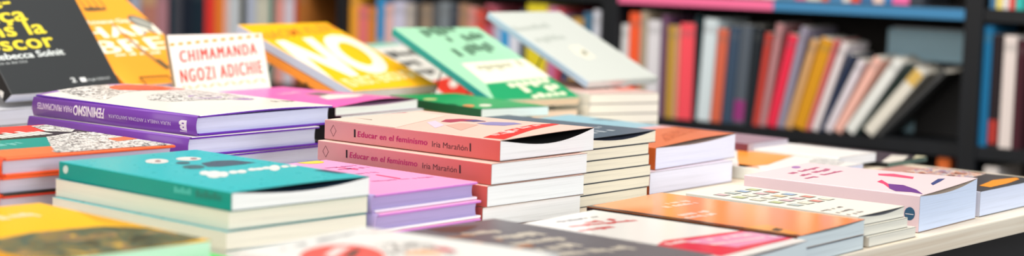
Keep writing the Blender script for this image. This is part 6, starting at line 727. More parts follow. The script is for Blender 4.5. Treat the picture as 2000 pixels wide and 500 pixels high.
book({'key': 'mint', 'kind': 'pb', 'av': 40.0, 'L': 0.24, 'W': 0.15, 'T': 0.011, 'tilt': 20, 'cover': (160, 212, 176), 'spine': (10, 150, 150), 'pages': (226, 205, 175), 'lab': 'slanted mint and green paperback with a cream band across its cover', 'o': [-0.02668, 2.24457, 0.80338]}, [
  {'t': 'multi', 'name': 'title_lettering', 'col': (78, 112, 88), 'face': 'top', 'polys': [[(0.0363, 0.2064), (0.0454, 0.2082), (0.0454, 0.2325), (0.0363, 0.2307)], [(0.0477, 0.2169), (0.0568, 0.2187), (0.0568, 0.2347), (0.0477, 0.233)], [(0.0591, 0.2109), (0.0682, 0.2127), (0.0682, 0.244), (0.0591, 0.2422)], [(0.0705, 0.2131), (0.0796, 0.2149), (0.0796, 0.2392), (0.0705, 0.2374)], [(0.0819, 0.2236), (0.091, 0.2254), (0.091, 0.2414), (0.0819, 0.2397)], [(0.0933, 0.2259), (0.1024, 0.2276), (0.1024, 0.2437), (0.0933, 0.2419)], [(0.0641, 0.1895), (0.0723, 0.1917), (0.0723, 0.2063), (0.0641, 0.2041)], [(0.0954, 0.19), (0.1042, 0.193), (0.1042, 0.2144), (0.0954, 0.2113)], [(0.1064, 0.1938), (0.1151, 0.1969), (0.1151, 0.2117), (0.1064, 0.2087)], [(0.1173, 0.1976), (0.1261, 0.2007), (0.1261, 0.222), (0.1173, 0.219)], [(0.1283, 0.2015), (0.137, 0.2046), (0.137, 0.2194), (0.1283, 0.2163)], [(0.0447, 0.1392), (0.0543, 0.1411), (0.0543, 0.1659), (0.0447, 0.164)], [(0.0687, 0.1439), (0.0783, 0.1458), (0.0783, 0.1706), (0.0687, 0.1688)], [(0.0807, 0.1547), (0.0903, 0.1566), (0.0903, 0.1802), (0.0807, 0.1783)], [(0.0927, 0.1571), (0.1023, 0.159), (0.1023, 0.1825), (0.0927, 0.1806)], [(0.1047, 0.151), (0.1143, 0.1529), (0.1143, 0.1777), (0.1047, 0.1758)], [(0.1167, 0.1618), (0.1263, 0.1637), (0.1263, 0.1873), (0.1167, 0.1854)]]},
  {'t': 'poly', 'name': 'cover_panel', 'col': (238, 236, 212), 'face': 'top', 'pts': [(0.0303, 0.1171), (0.1667, 0.1288), (0.1531, 0.0669), (0.0248, 0.0526)]},
  {'t': 'multi', 'name': 'cover_print', 'col': (176, 174, 146), 'face': 'top', 'polys': [[(0.0471, 0.0958), (0.0562, 0.0969), (0.0562, 0.1084), (0.0471, 0.1073)], [(0.0585, 0.0913), (0.0675, 0.0924), (0.0675, 0.1098), (0.0585, 0.1087)], [(0.0698, 0.0986), (0.0789, 0.0997), (0.0789, 0.1112), (0.0698, 0.1101)], [(0.0812, 0.094), (0.0902, 0.0951), (0.0902, 0.1125), (0.0812, 0.1114)], [(0.0925, 0.1013), (0.1016, 0.1024), (0.1016, 0.1139), (0.0925, 0.1128)], [(0.1039, 0.1027), (0.1129, 0.1038), (0.1129, 0.1153), (0.1039, 0.1142)], [(0.1266, 0.1054), (0.1356, 0.1065), (0.1356, 0.1231), (0.1266, 0.122)]], 'lift': 2},
  {'t': 'poly', 'name': 'cover_panel', 'col': (34, 156, 100), 'face': 'top', 'pts': [(0.0245, 0.051), (0.1527, 0.0653), (0.152, 0.0018), (0.0027, 0.0014)]},
  {'t': 'multi', 'name': 'cover_print', 'col': (236, 236, 206), 'face': 'top', 'polys': [[(0.0578, 0.0374), (0.0688, 0.0392), (0.0688, 0.0512), (0.0578, 0.0495)], [(0.0716, 0.0334), (0.0826, 0.0352), (0.0826, 0.0534), (0.0716, 0.0516)], [(0.0854, 0.0418), (0.0964, 0.0435), (0.0964, 0.0556), (0.0854, 0.0538)], [(0.0992, 0.0378), (0.1102, 0.0395), (0.1102, 0.0578), (0.0992, 0.056)], [(0.113, 0.0462), (0.124, 0.0479), (0.124, 0.0599), (0.113, 0.0582)], [(0.1268, 0.0483), (0.1378, 0.0501), (0.1378, 0.0621), (0.1268, 0.0604)], [(0.0705, 0.0204), (0.082, 0.0223), (0.082, 0.0393), (0.0705, 0.0374)], [(0.1135, 0.0213), (0.125, 0.0231), (0.125, 0.0411), (0.1135, 0.0392)], [(0.1279, 0.0297), (0.1394, 0.0316), (0.1394, 0.0434), (0.1279, 0.0415)], [(0.0706, 0.0023), (0.0814, 0.0036), (0.0814, 0.0123), (0.0706, 0.011)], [(0.0841, 0.0039), (0.0948, 0.0052), (0.0948, 0.0178), (0.0841, 0.0165)], [(0.0975, 0.0055), (0.1083, 0.0068), (0.1083, 0.0156), (0.0975, 0.0143)], [(0.111, 0.0072), (0.1217, 0.0085), (0.1217, 0.0173), (0.111, 0.0159)], [(0.1244, 0.0088), (0.1352, 0.0101), (0.1352, 0.0189), (0.1244, 0.0176)]], 'lift': 2},
])
book({'key': 'greyt', 'kind': 'pb', 'av': 50.0, 'L': 0.206, 'W': 0.165, 'T': 0.01, 'tilt': 25, 'cover': (206, 210, 203), 'spine': (170, 195, 215), 'pages': (220, 224, 220), 'lab': 'pale grey paperback propped at a slant on a stack before the bookcase', 'o': [0.10051, 2.39695, 0.82167]}, [
  {'t': 'poly', 'name': 'cover_panel', 'col': (232, 228, 210), 'face': 'top', 'pts': [(0.0672, 0.1005), (0.0933, 0.1024), (0.0931, 0.0653), (0.0695, 0.0605), (0.0579, 0.0764)]},
  {'t': 'poly', 'name': 'illustration', 'col': (150, 150, 130), 'face': 'top', 'pts': [(0.0767, 0.0846), (0.088, 0.0871), (0.086, 0.0749), (0.0737, 0.0725)], 'lift': 2},
  {'t': 'multi', 'name': 'cover_print', 'col': (184, 190, 182), 'face': 'top', 'polys': [[(0.0012, 0.1475), (0.0117, 0.1486), (0.0117, 0.1625), (0.0012, 0.1614)], [(0.0143, 0.1489), (0.0248, 0.15), (0.0248, 0.1596), (0.0143, 0.1585)], [(0.0275, 0.1503), (0.038, 0.1514), (0.038, 0.161), (0.0275, 0.1599)], [(0.0406, 0.1517), (0.0511, 0.1528), (0.0511, 0.1624), (0.0406, 0.1613)], [(0.0537, 0.1531), (0.0643, 0.1542), (0.0643, 0.168), (0.0537, 0.1669)], [(0.0669, 0.1544), (0.0774, 0.1555), (0.0774, 0.1651), (0.0669, 0.1641)], [(0.08, 0.1558), (0.0906, 0.1569), (0.0906, 0.1707), (0.08, 0.1696)], [(0.0146, 0.1153), (0.0267, 0.1165), (0.0267, 0.1258), (0.0146, 0.1247)], [(0.0297, 0.1119), (0.0419, 0.113), (0.0419, 0.1273), (0.0297, 0.1261)], [(0.045, 0.1182), (0.0571, 0.1193), (0.0571, 0.1328), (0.045, 0.1316)], [(0.0602, 0.1196), (0.0723, 0.1207), (0.0723, 0.1342), (0.0602, 0.1331)], [(0.0754, 0.121), (0.0875, 0.1222), (0.0875, 0.1315), (0.0754, 0.1304)]]},
])
book({'key': 'bb0', 'kind': 'pb', 'av': 57.0, 'L': 0.22, 'W': 0.19, 'T': 0.0185, 'tilt': 0, 'cover': (226, 228, 236), 'spine': (214, 218, 235), 'pages': (212, 218, 236), 'lab': 'white paperback with pale blue page edge carrying the slanted black one', 'group': 'white paperbacks under the black one', 'o': [-0.6, 1.977, 0.788]}, [
])
book({'key': 'bb1', 'kind': 'pb', 'av': 57.0, 'L': 0.22, 'W': 0.19, 'T': 0.0185, 'tilt': 0, 'cover': (222, 224, 232), 'spine': (210, 215, 232), 'pages': (212, 218, 236), 'lab': 'second white paperback down beneath the slanted black one', 'group': 'white paperbacks under the black one', 'o': [-0.6, 1.977, 0.7692]}, [
])
book({'key': 'bb2', 'kind': 'pb', 'av': 57.0, 'L': 0.22, 'W': 0.19, 'T': 0.0185, 'tilt': 0, 'cover': (222, 224, 232), 'spine': (210, 215, 232), 'pages': (212, 218, 236), 'lab': 'lowest white paperback in the pile beneath the slanted black one', 'group': 'white paperbacks under the black one', 'o': [-0.6, 1.977, 0.7504]}, [
])
book({'key': 'hb0', 'kind': 'pb', 'av': 57.0, 'L': 0.21, 'W': 0.165, 'T': 0.0308, 'tilt': 0, 'cover': (208, 196, 226), 'spine': (200, 190, 220), 'pages': (215, 215, 230), 'lab': 'lavender paperback directly beneath the slanted orange one', 'group': 'lavender paperbacks under the orange one', 'o': [-0.46754, 2.13372, 0.781]}, [
])
book({'key': 'hb1', 'kind': 'pb', 'av': 57.0, 'L': 0.21, 'W': 0.165, 'T': 0.0308, 'tilt': 0, 'cover': (208, 196, 226), 'spine': (200, 190, 220), 'pages': (215, 215, 230), 'lab': 'second lavender paperback down, under the one carrying the slanted orange one', 'group': 'lavender paperbacks under the orange one', 'o': [-0.46754, 2.13372, 0.75]}, [
])
book({'key': 'nb0', 'kind': 'pb', 'av': 54.0, 'L': 0.2, 'W': 0.135, 'T': 0.0202, 'tilt': 0, 'cover': (120, 190, 110), 'spine': (230, 225, 200), 'pages': (232, 226, 196), 'lab': 'thick white paperback carrying the yellow slanted one', 'group': 'thick paperbacks under the yellow one', 'o': [-0.20651, 2.27575, 0.7713]}, [
])
book({'key': 'nb1', 'kind': 'pb', 'av': 54.0, 'L': 0.2, 'W': 0.135, 'T': 0.0202, 'tilt': 0, 'cover': (120, 190, 110), 'spine': (230, 225, 200), 'pages': (232, 226, 196), 'lab': 'lower thick white paperback in the pile beneath the yellow slanted one', 'group': 'thick paperbacks under the yellow one', 'o': [-0.20651, 2.27575, 0.7507]}, [
])
book({'key': 'mb0', 'kind': 'pb', 'av': 40.0, 'L': 0.2, 'W': 0.14, 'T': 0.0232, 'tilt': 0, 'cover': (226, 205, 175), 'spine': (222, 200, 175), 'pages': (228, 205, 180), 'lab': 'thick sand coloured paperback carrying the mint one', 'group': 'thick paperbacks under the mint one', 'o': [-0.01953, 2.25105, 0.7743]}, [
])
book({'key': 'mb1', 'kind': 'pb', 'av': 40.0, 'L': 0.2, 'W': 0.14, 'T': 0.0232, 'tilt': 0, 'cover': (226, 205, 175), 'spine': (222, 200, 175), 'pages': (228, 205, 180), 'lab': 'lower thick sand coloured paperback in the pile beneath the mint one', 'group': 'thick paperbacks under the mint one', 'o': [-0.01953, 2.25105, 0.7504]}, [
])
book({'key': 'stk0', 'kind': 'pb', 'av': 30.0, 'L': 0.21, 'W': 0.113, 'T': 0.0135, 'tilt': 0, 'cover': (228, 190, 180), 'spine': (222, 222, 212), 'pages': (236, 232, 216), 'lab': 'topmost white paperback of the stack carrying the pale grey one, reddish cover', 'group': 'white paperbacks under the pale grey one', 'o': [0.103, 2.331, 0.806]}, [
  {'t': 'poly', 'name': 'cover_panel', 'col': (236, 130, 112), 'face': 'top', 'pts': [(0.0873, 0.0788), (0.1611, 0.103), (0.15, 0.0698), (0.0771, 0.0385)]},
])
book({'key': 'stk1', 'kind': 'pb', 'av': 30.0, 'L': 0.21, 'W': 0.113, 'T': 0.0135, 'tilt': 0, 'cover': (190, 205, 212), 'spine': (222, 222, 212), 'pages': (236, 232, 216), 'lab': 'second white paperback from the top in the stack below the pale grey one', 'group': 'white paperbacks under the pale grey one', 'o': [0.103, 2.331, 0.7921]}, [
])
book({'key': 'stk2', 'kind': 'pb', 'av': 30.0, 'L': 0.21, 'W': 0.113, 'T': 0.0135, 'tilt': 0, 'cover': (205, 208, 208), 'spine': (222, 222, 212), 'pages': (236, 232, 216), 'lab': 'third white paperback from the top in the stack below the pale grey one', 'group': 'white paperbacks under the pale grey one', 'o': [0.103, 2.331, 0.7782]}, [
])
book({'key': 'stk3', 'kind': 'pb', 'av': 30.0, 'L': 0.21, 'W': 0.113, 'T': 0.0135, 'tilt': 0, 'cover': (205, 208, 208), 'spine': (222, 222, 212), 'pages': (236, 232, 216), 'lab': 'fourth white paperback from the top, low in the stack below the pale grey one', 'group': 'white paperbacks under the pale grey one', 'o': [0.103, 2.331, 0.7643]}, [
])
book({'key': 'stk4', 'kind': 'pb', 'av': 30.0, 'L': 0.21, 'W': 0.113, 'T': 0.0135, 'tilt': 0, 'cover': (205, 208, 208), 'spine': (222, 222, 212), 'pages': (236, 232, 216), 'lab': 'lowest white paperback of the stack below the pale grey one', 'group': 'white paperbacks under the pale grey one', 'o': [0.103, 2.331, 0.7504]}, [
])
book({'key': 'owh', 'kind': 'pb', 'av': 51.0, 'L': 0.19, 'W': 0.15, 'T': 0.0146, 'tilt': 0, 'cover': (238, 234, 228), 'spine': (232, 236, 230), 'pages': (214, 218, 238), 'lab': 'white paperback with an orange blob and black line drawing on its cover', 'o': [0.33172, 1.97353, 0.7504]}, [
  {'t': 'poly', 'name': 'illustration', 'col': (250, 156, 56), 'face': 'top', 'pts': [(0.1912, 0.2041), (0.1983, 0.1853), (0.1669, 0.1398), (0.1915, 0.1222), (0.2239, 0.1192), (0.1836, 0.1015), (0.1273, 0.0908), (0.0411, 0.0684), (-0.0089, 0.0763), (0.0634, 0.1247)]},
  {'t': 'poly', 'name': 'illustration', 'col': (244, 176, 140), 'face': 'top', 'pts': [(0.0186, 0.0969), (0.0176, 0.0682), (-0.0196, 0.0389), (-0.0422, 0.0558)]},
  {'t': 'poly', 'name': 'illustration', 'col': (90, 95, 92), 'face': 'top', 'pts': [(0.1644, 0.0638), (0.2396, 0.0946), (0.2467, 0.0963), (0.1688, 0.0606)]},
  {'t': 'poly', 'name': 'illustration', 'col': (130, 130, 130), 'face': 'top', 'pts': [(0.111, 0.053), (0.1704, 0.0722), (0.203, 0.0614), (0.1741, 0.0316), (0.1085, 0.0127), (0.0939, 0.0294)], 'ink': 1},
])
book({'key': 'owh2', 'kind': 'pb', 'av': 51.0, 'L': 0.13, 'W': 0.098, 'T': 0.0115, 'tilt': 0, 'cover': (240, 237, 232), 'spine': (235, 235, 230), 'pages': (226, 226, 230), 'lab': 'plain white paperback lying behind the one with an orange blob', 'o': [0.40052, 2.11519, 0.7565]}, [
])
book({'key': 'blk', 'kind': 'pb', 'av': 51.0, 'L': 0.19, 'W': 0.112, 'T': 0.006, 'tilt': 0, 'cover': (40, 40, 38), 'spine': (30, 30, 30), 'pages': (90, 110, 100), 'lab': 'black paperback with bold white lettering at the far table edge', 'o': [0.47538, 2.18183, 0.7502]}, [
  {'t': 'poly', 'name': 'cover_print', 'col': (232, 226, 212), 'face': 'top', 'pts': [(0.0057, 0.0118), (0.0866, 0.0387), (0.0953, 0.0188), (-0.0009, -0.015)]},
  {'t': 'poly', 'name': 'cover_print', 'col': (222, 216, 180), 'face': 'top', 'pts': [(0.0485, -0.0066), (0.1099, 0.015), (0.1114, 0.0004), (0.0744, -0.006)]},
])
book({'key': 'col', 'kind': 'pb', 'av': 51.0, 'L': 0.11, 'W': 0.165, 'T': 0.0096, 'tilt': 0, 'cover': (200, 150, 135), 'spine': (120, 90, 90), 'pages': (200, 190, 185), 'lab': 'small paperback with a colourful mottled cover behind the pale pink one', 'o': [0.46117, 1.92931, 0.7504]}, [
  {'t': 'poly', 'name': 'illustration', 'col': (150, 130, 140), 'face': 'top', 'pts': [(0.1011, 0.0712), (0.2114, 0.0846), (0.1719, 0.0063), (0.1003, -0.0069), (0.085, 0.0436)], 'ink': 4},
])
book({'key': 'dkor', 'kind': 'pb', 'av': 51.0, 'L': 0.13, 'W': 0.15, 'T': 0.0266, 'tilt': 0, 'cover': (70, 64, 68), 'spine': (214, 216, 232), 'pages': (214, 222, 242), 'lab': 'dark paperback with orange lettering and white pages beside the pale pink one', 'o': [0.484, 1.777, 0.7504]}, [
  {'t': 'poly', 'name': 'illustration', 'col': (150, 130, 140), 'face': 'top', 'pts': [(0.0, 0.045), (0.15, 0.06), (0.15, 0.13), (0.0, 0.13)], 'ink': 4},
  {'t': 'poly', 'name': 'cover_print', 'col': (246, 150, 36), 'face': 'top', 'pts': [(0.0416, 0.0201), (0.0999, 0.0305), (0.1438, 0.0231), (0.134, 0.0148), (0.0891, 0.0083), (0.0399, 0.0068)]},
])
book({'key': 'far', 'kind': 'pb', 'av': 51.0, 'L': 0.2, 'W': 0.1, 'T': 0.0246, 'tilt': 0, 'cover': (160, 130, 145), 'spine': (120, 60, 70), 'pages': (190, 180, 190), 'lab': 'dull mauve paperback lying furthest back near the bookcase', 'o': [0.29781, 2.1809, 0.7504]}, [
])
book({'key': 'card', 'kind': 'pb', 'av': 50.0, 'L': 0.08, 'W': 0.155, 'T': 0.007, 'tilt': 74, 'cover': (244, 240, 228), 'spine': (170, 150, 120), 'pages': (232, 228, 215), 'lab': 'small cream book with red capital lettering and yellow dashes, standing nearly upright', 'o': [-0.41883, 2.14542, 0.81123]}, [
  {'t': 'text', 'name': 'author_lettering', 'col': (226, 74, 58), 'face': 'top', 's': 'CHIMAMANDA', 'st': (0.0134, 0.0449), 'en': (0.1412, 0.0526), 'top': (0.0139, 0.0592), 'space': 1.32, 'dbl': 0.085},
  {'t': 'text', 'name': 'author_lettering', 'col': (226, 74, 58), 'face': 'top', 's': 'NGOZI ADICHIE', 'st': (0.0096, 0.019), 'en': (0.1452, 0.0273), 'top': (0.0097, 0.0352), 'space': 1.32, 'dbl': 0.085},
  {'t': 'poly', 'name': 'dash', 'col': (238, 168, 20), 'face': 'top', 'pts': [(0.0016, 0.069), (0.0089, 0.0695), (0.0086, 0.0664), (0.0013, 0.0659)]},
  {'t': 'poly', 'name': 'dash', 'col': (238, 168, 20), 'face': 'top', 'pts': [(0.015, 0.0698), (0.0224, 0.0703), (0.0221, 0.0672), (0.0148, 0.0667)]},
  {'t': 'poly', 'name': 'dash', 'col': (238, 168, 20), 'face': 'top', 'pts': [(0.0286, 0.0706), (0.0361, 0.0711), (0.0358, 0.068), (0.0284, 0.0675)]},
  {'t': 'poly', 'name': 'dash', 'col': (238, 168, 20), 'face': 'top', 'pts': [(0.0424, 0.0714), (0.0499, 0.072), (0.0496, 0.0688), (0.0421, 0.0683)]},
  {'t': 'poly', 'name': 'dash', 'col': (238, 168, 20), 'face': 'top', 'pts': [(0.0562, 0.0723), (0.0638, 0.0728), (0.0635, 0.0696), (0.056, 0.0691)]},
  {'t': 'poly', 'name': 'dash', 'col': (238, 168, 20), 'face': 'top', 'pts': [(0.0702, 0.0731), (0.0779, 0.0736), (0.0776, 0.0704), (0.07, 0.0699)]},
  {'t': 'poly', 'name': 'dash', 'col': (238, 168, 20), 'face': 'top', 'pts': [(0.0844, 0.074), (0.0921, 0.0745), (0.0918, 0.0713), (0.0841, 0.0708)]},
  {'t': 'poly', 'name': 'dash', 'col': (238, 168, 20), 'face': 'top', 'pts': [(0.0987, 0.0748), (0.1065, 0.0753), (0.1062, 0.0721), (0.0984, 0.0716)]},
  {'t': 'poly', 'name': 'dash', 'col': (238, 168, 20), 'face': 'top', 'pts': [(0.1131, 0.0757), (0.121, 0.0762), (0.1207, 0.073), (0.1128, 0.0724)]},
  {'t': 'poly', 'name': 'dash', 'col': (238, 168, 20), 'face': 'top', 'pts': [(0.1276, 0.0766), (0.1356, 0.0771), (0.1353, 0.0738), (0.1273, 0.0733)]},
  {'t': 'poly', 'name': 'dash', 'col': (238, 168, 20), 'face': 'top', 'pts': [(0.1423, 0.0774), (0.1504, 0.078), (0.1501, 0.0747), (0.1421, 0.0742)]},
  {'t': 'poly', 'name': 'dash', 'col': (238, 168, 20), 'face': 'top', 'pts': [(0.0064, 0.0117), (0.0144, 0.0151), (0.0143, 0.0135), (0.0064, 0.0103)]},
  {'t': 'poly', 'name': 'dash', 'col': (238, 168, 20), 'face': 'top', 'pts': [(0.0186, 0.0153), (0.0253, 0.0123), (0.0252, 0.0107), (0.0186, 0.0139)]},
  {'t': 'poly', 'name': 'dash', 'col': (238, 168, 20), 'face': 'top', 'pts': [(0.0296, 0.0125), (0.0377, 0.0159), (0.0376, 0.0144), (0.0295, 0.011)]},
  {'t': 'poly', 'name': 'dash', 'col': (238, 168, 20), 'face': 'top', 'pts': [(0.042, 0.0161), (0.0487, 0.0131), (0.0487, 0.0115), (0.0419, 0.0147)]},
  {'t': 'poly', 'name': 'dash', 'col': (238, 168, 20), 'face': 'top', 'pts': [(0.0531, 0.0133), (0.0613, 0.0168), (0.0612, 0.0152), (0.053, 0.0118)]},
  {'t': 'poly', 'name': 'dash', 'col': (238, 168, 20), 'face': 'top', 'pts': [(0.0657, 0.017), (0.0726, 0.0139), (0.0725, 0.0123), (0.0656, 0.0155)]},
  {'t': 'poly', 'name': 'dash', 'col': (238, 168, 20), 'face': 'top', 'pts': [(0.077, 0.0141), (0.0854, 0.0176), (0.0853, 0.016), (0.0769, 0.0127)]},
  {'t': 'poly', 'name': 'dash', 'col': (238, 168, 20), 'face': 'top', 'pts': [(0.0898, 0.0178), (0.0968, 0.0148), (0.0967, 0.0132), (0.0897, 0.0164)]},
  {'t': 'poly', 'name': 'dash', 'col': (238, 168, 20), 'face': 'top', 'pts': [(0.1013, 0.015), (0.1098, 0.0185), (0.1097, 0.0169), (0.1012, 0.0135)]},
  {'t': 'poly', 'name': 'dash', 'col': (238, 168, 20), 'face': 'top', 'pts': [(0.1143, 0.0187), (0.1215, 0.0156), (0.1214, 0.014), (0.1143, 0.0172)]},
  {'t': 'poly', 'name': 'dash', 'col': (238, 168, 20), 'face': 'top', 'pts': [(0.126, 0.0158), (0.1347, 0.0194), (0.1346, 0.0178), (0.126, 0.0143)]},
  {'t': 'poly', 'name': 'dash', 'col': (238, 168, 20), 'face': 'top', 'pts': [(0.1393, 0.0196), (0.1465, 0.0165), (0.1464, 0.0149), (0.1392, 0.0181)]},
])

# ------------------------------------------------------------------ wire stands that prop the slanted books
WIRE = card_mat((46, 44, 44), .35)
def wire_stand(key, label, z_base, lip=True, v_lip=(0.03, 0.10), reach=0.62):
    root_b, d = BOOKS[key]
    M = Matrix.LocRotScale(root_b.location, root_b.rotation_euler, None)
    w = lambda v, u, z: M @ Vector((v, u, z))
    st = empty('wire_book_stand', label, 'book stand')
    base = w(d['W'] / 2, 0.02, -0.003); base.z = z_base
    st.location = base
    loc = lambda p: tuple(p - base)
    T, W, L = d['T'], d['W'], d['L']
    bm = bmesh.new()
    pts = [w(W * .3, L * reach, -0.0022), w(W * .3, 0.03, -0.0022)]
    a0 = w(W * .3, -0.004, -0.0022); a1 = w(W * .7, -0.004, -0.0022)
    tube_poly(bm, [loc(p) for p in (pts[0], pts[1], a0)], 0.0011)
    link('back_rail', bm, WIRE, st)
    bm = bmesh.new()
    tube_poly(bm, [loc(p) for p in (w(W * .7, L * reach, -0.0022), w(W * .7, 0.03, -0.0022), a1)], 0.0011)
    link('back_rail', bm, WIRE, st)
    if lip:
        bm = bmesh.new()
        v0, v1 = v_lip
        path = [w(v0, -0.004, -0.002), w(v0, -0.004, T + .004), w(v0, .010, T + .0045), w(v1, .010, T + .0045), w(v1, -0.004, T + .004), w(v1, -0.004, -0.002)]
        tube_poly(bm, [loc(p) for p in path], 0.0010)
        link('front_lip', bm, WIRE, st)
    for q in (.3, .7):
        hi = w(W * q, L * reach, -0.0032); lo = Vector(hi); lo.z = z_base + 0.0012
        back = w(W * q, L * reach + 0.03, 0); lo.x, lo.y = back.x, back.y
        bm = bmesh.new(); tube_poly(bm, [loc(hi), loc(lo)], 0.0011); link('back_leg', bm, WIRE, st)
    return st
wire_stand('black', 'dark wire stand propping the black book with yellow lettering', 0.8068, lip=False)
wire_stand('hambre', 'dark wire stand with a front prong propping the orange book', 0.8122, v_lip=(0.026, 0.075))
wire_stand('no2', 'dark wire stand hidden beneath the slanted yellow book', 0.7918, lip=False, reach=0.85)
wire_stand('wb', 'dark wire stand beneath the slanted white book with black lettering', 0.7502, lip=False, reach=0.8)
wire_stand('mint', 'dark wire stand beneath the slanted mint and green book', 0.7978, lip=False, reach=0.7)
wire_stand('greyt', 'dark wire stand beneath the slanted pale grey book', 0.8198, lip=False, reach=0.6)

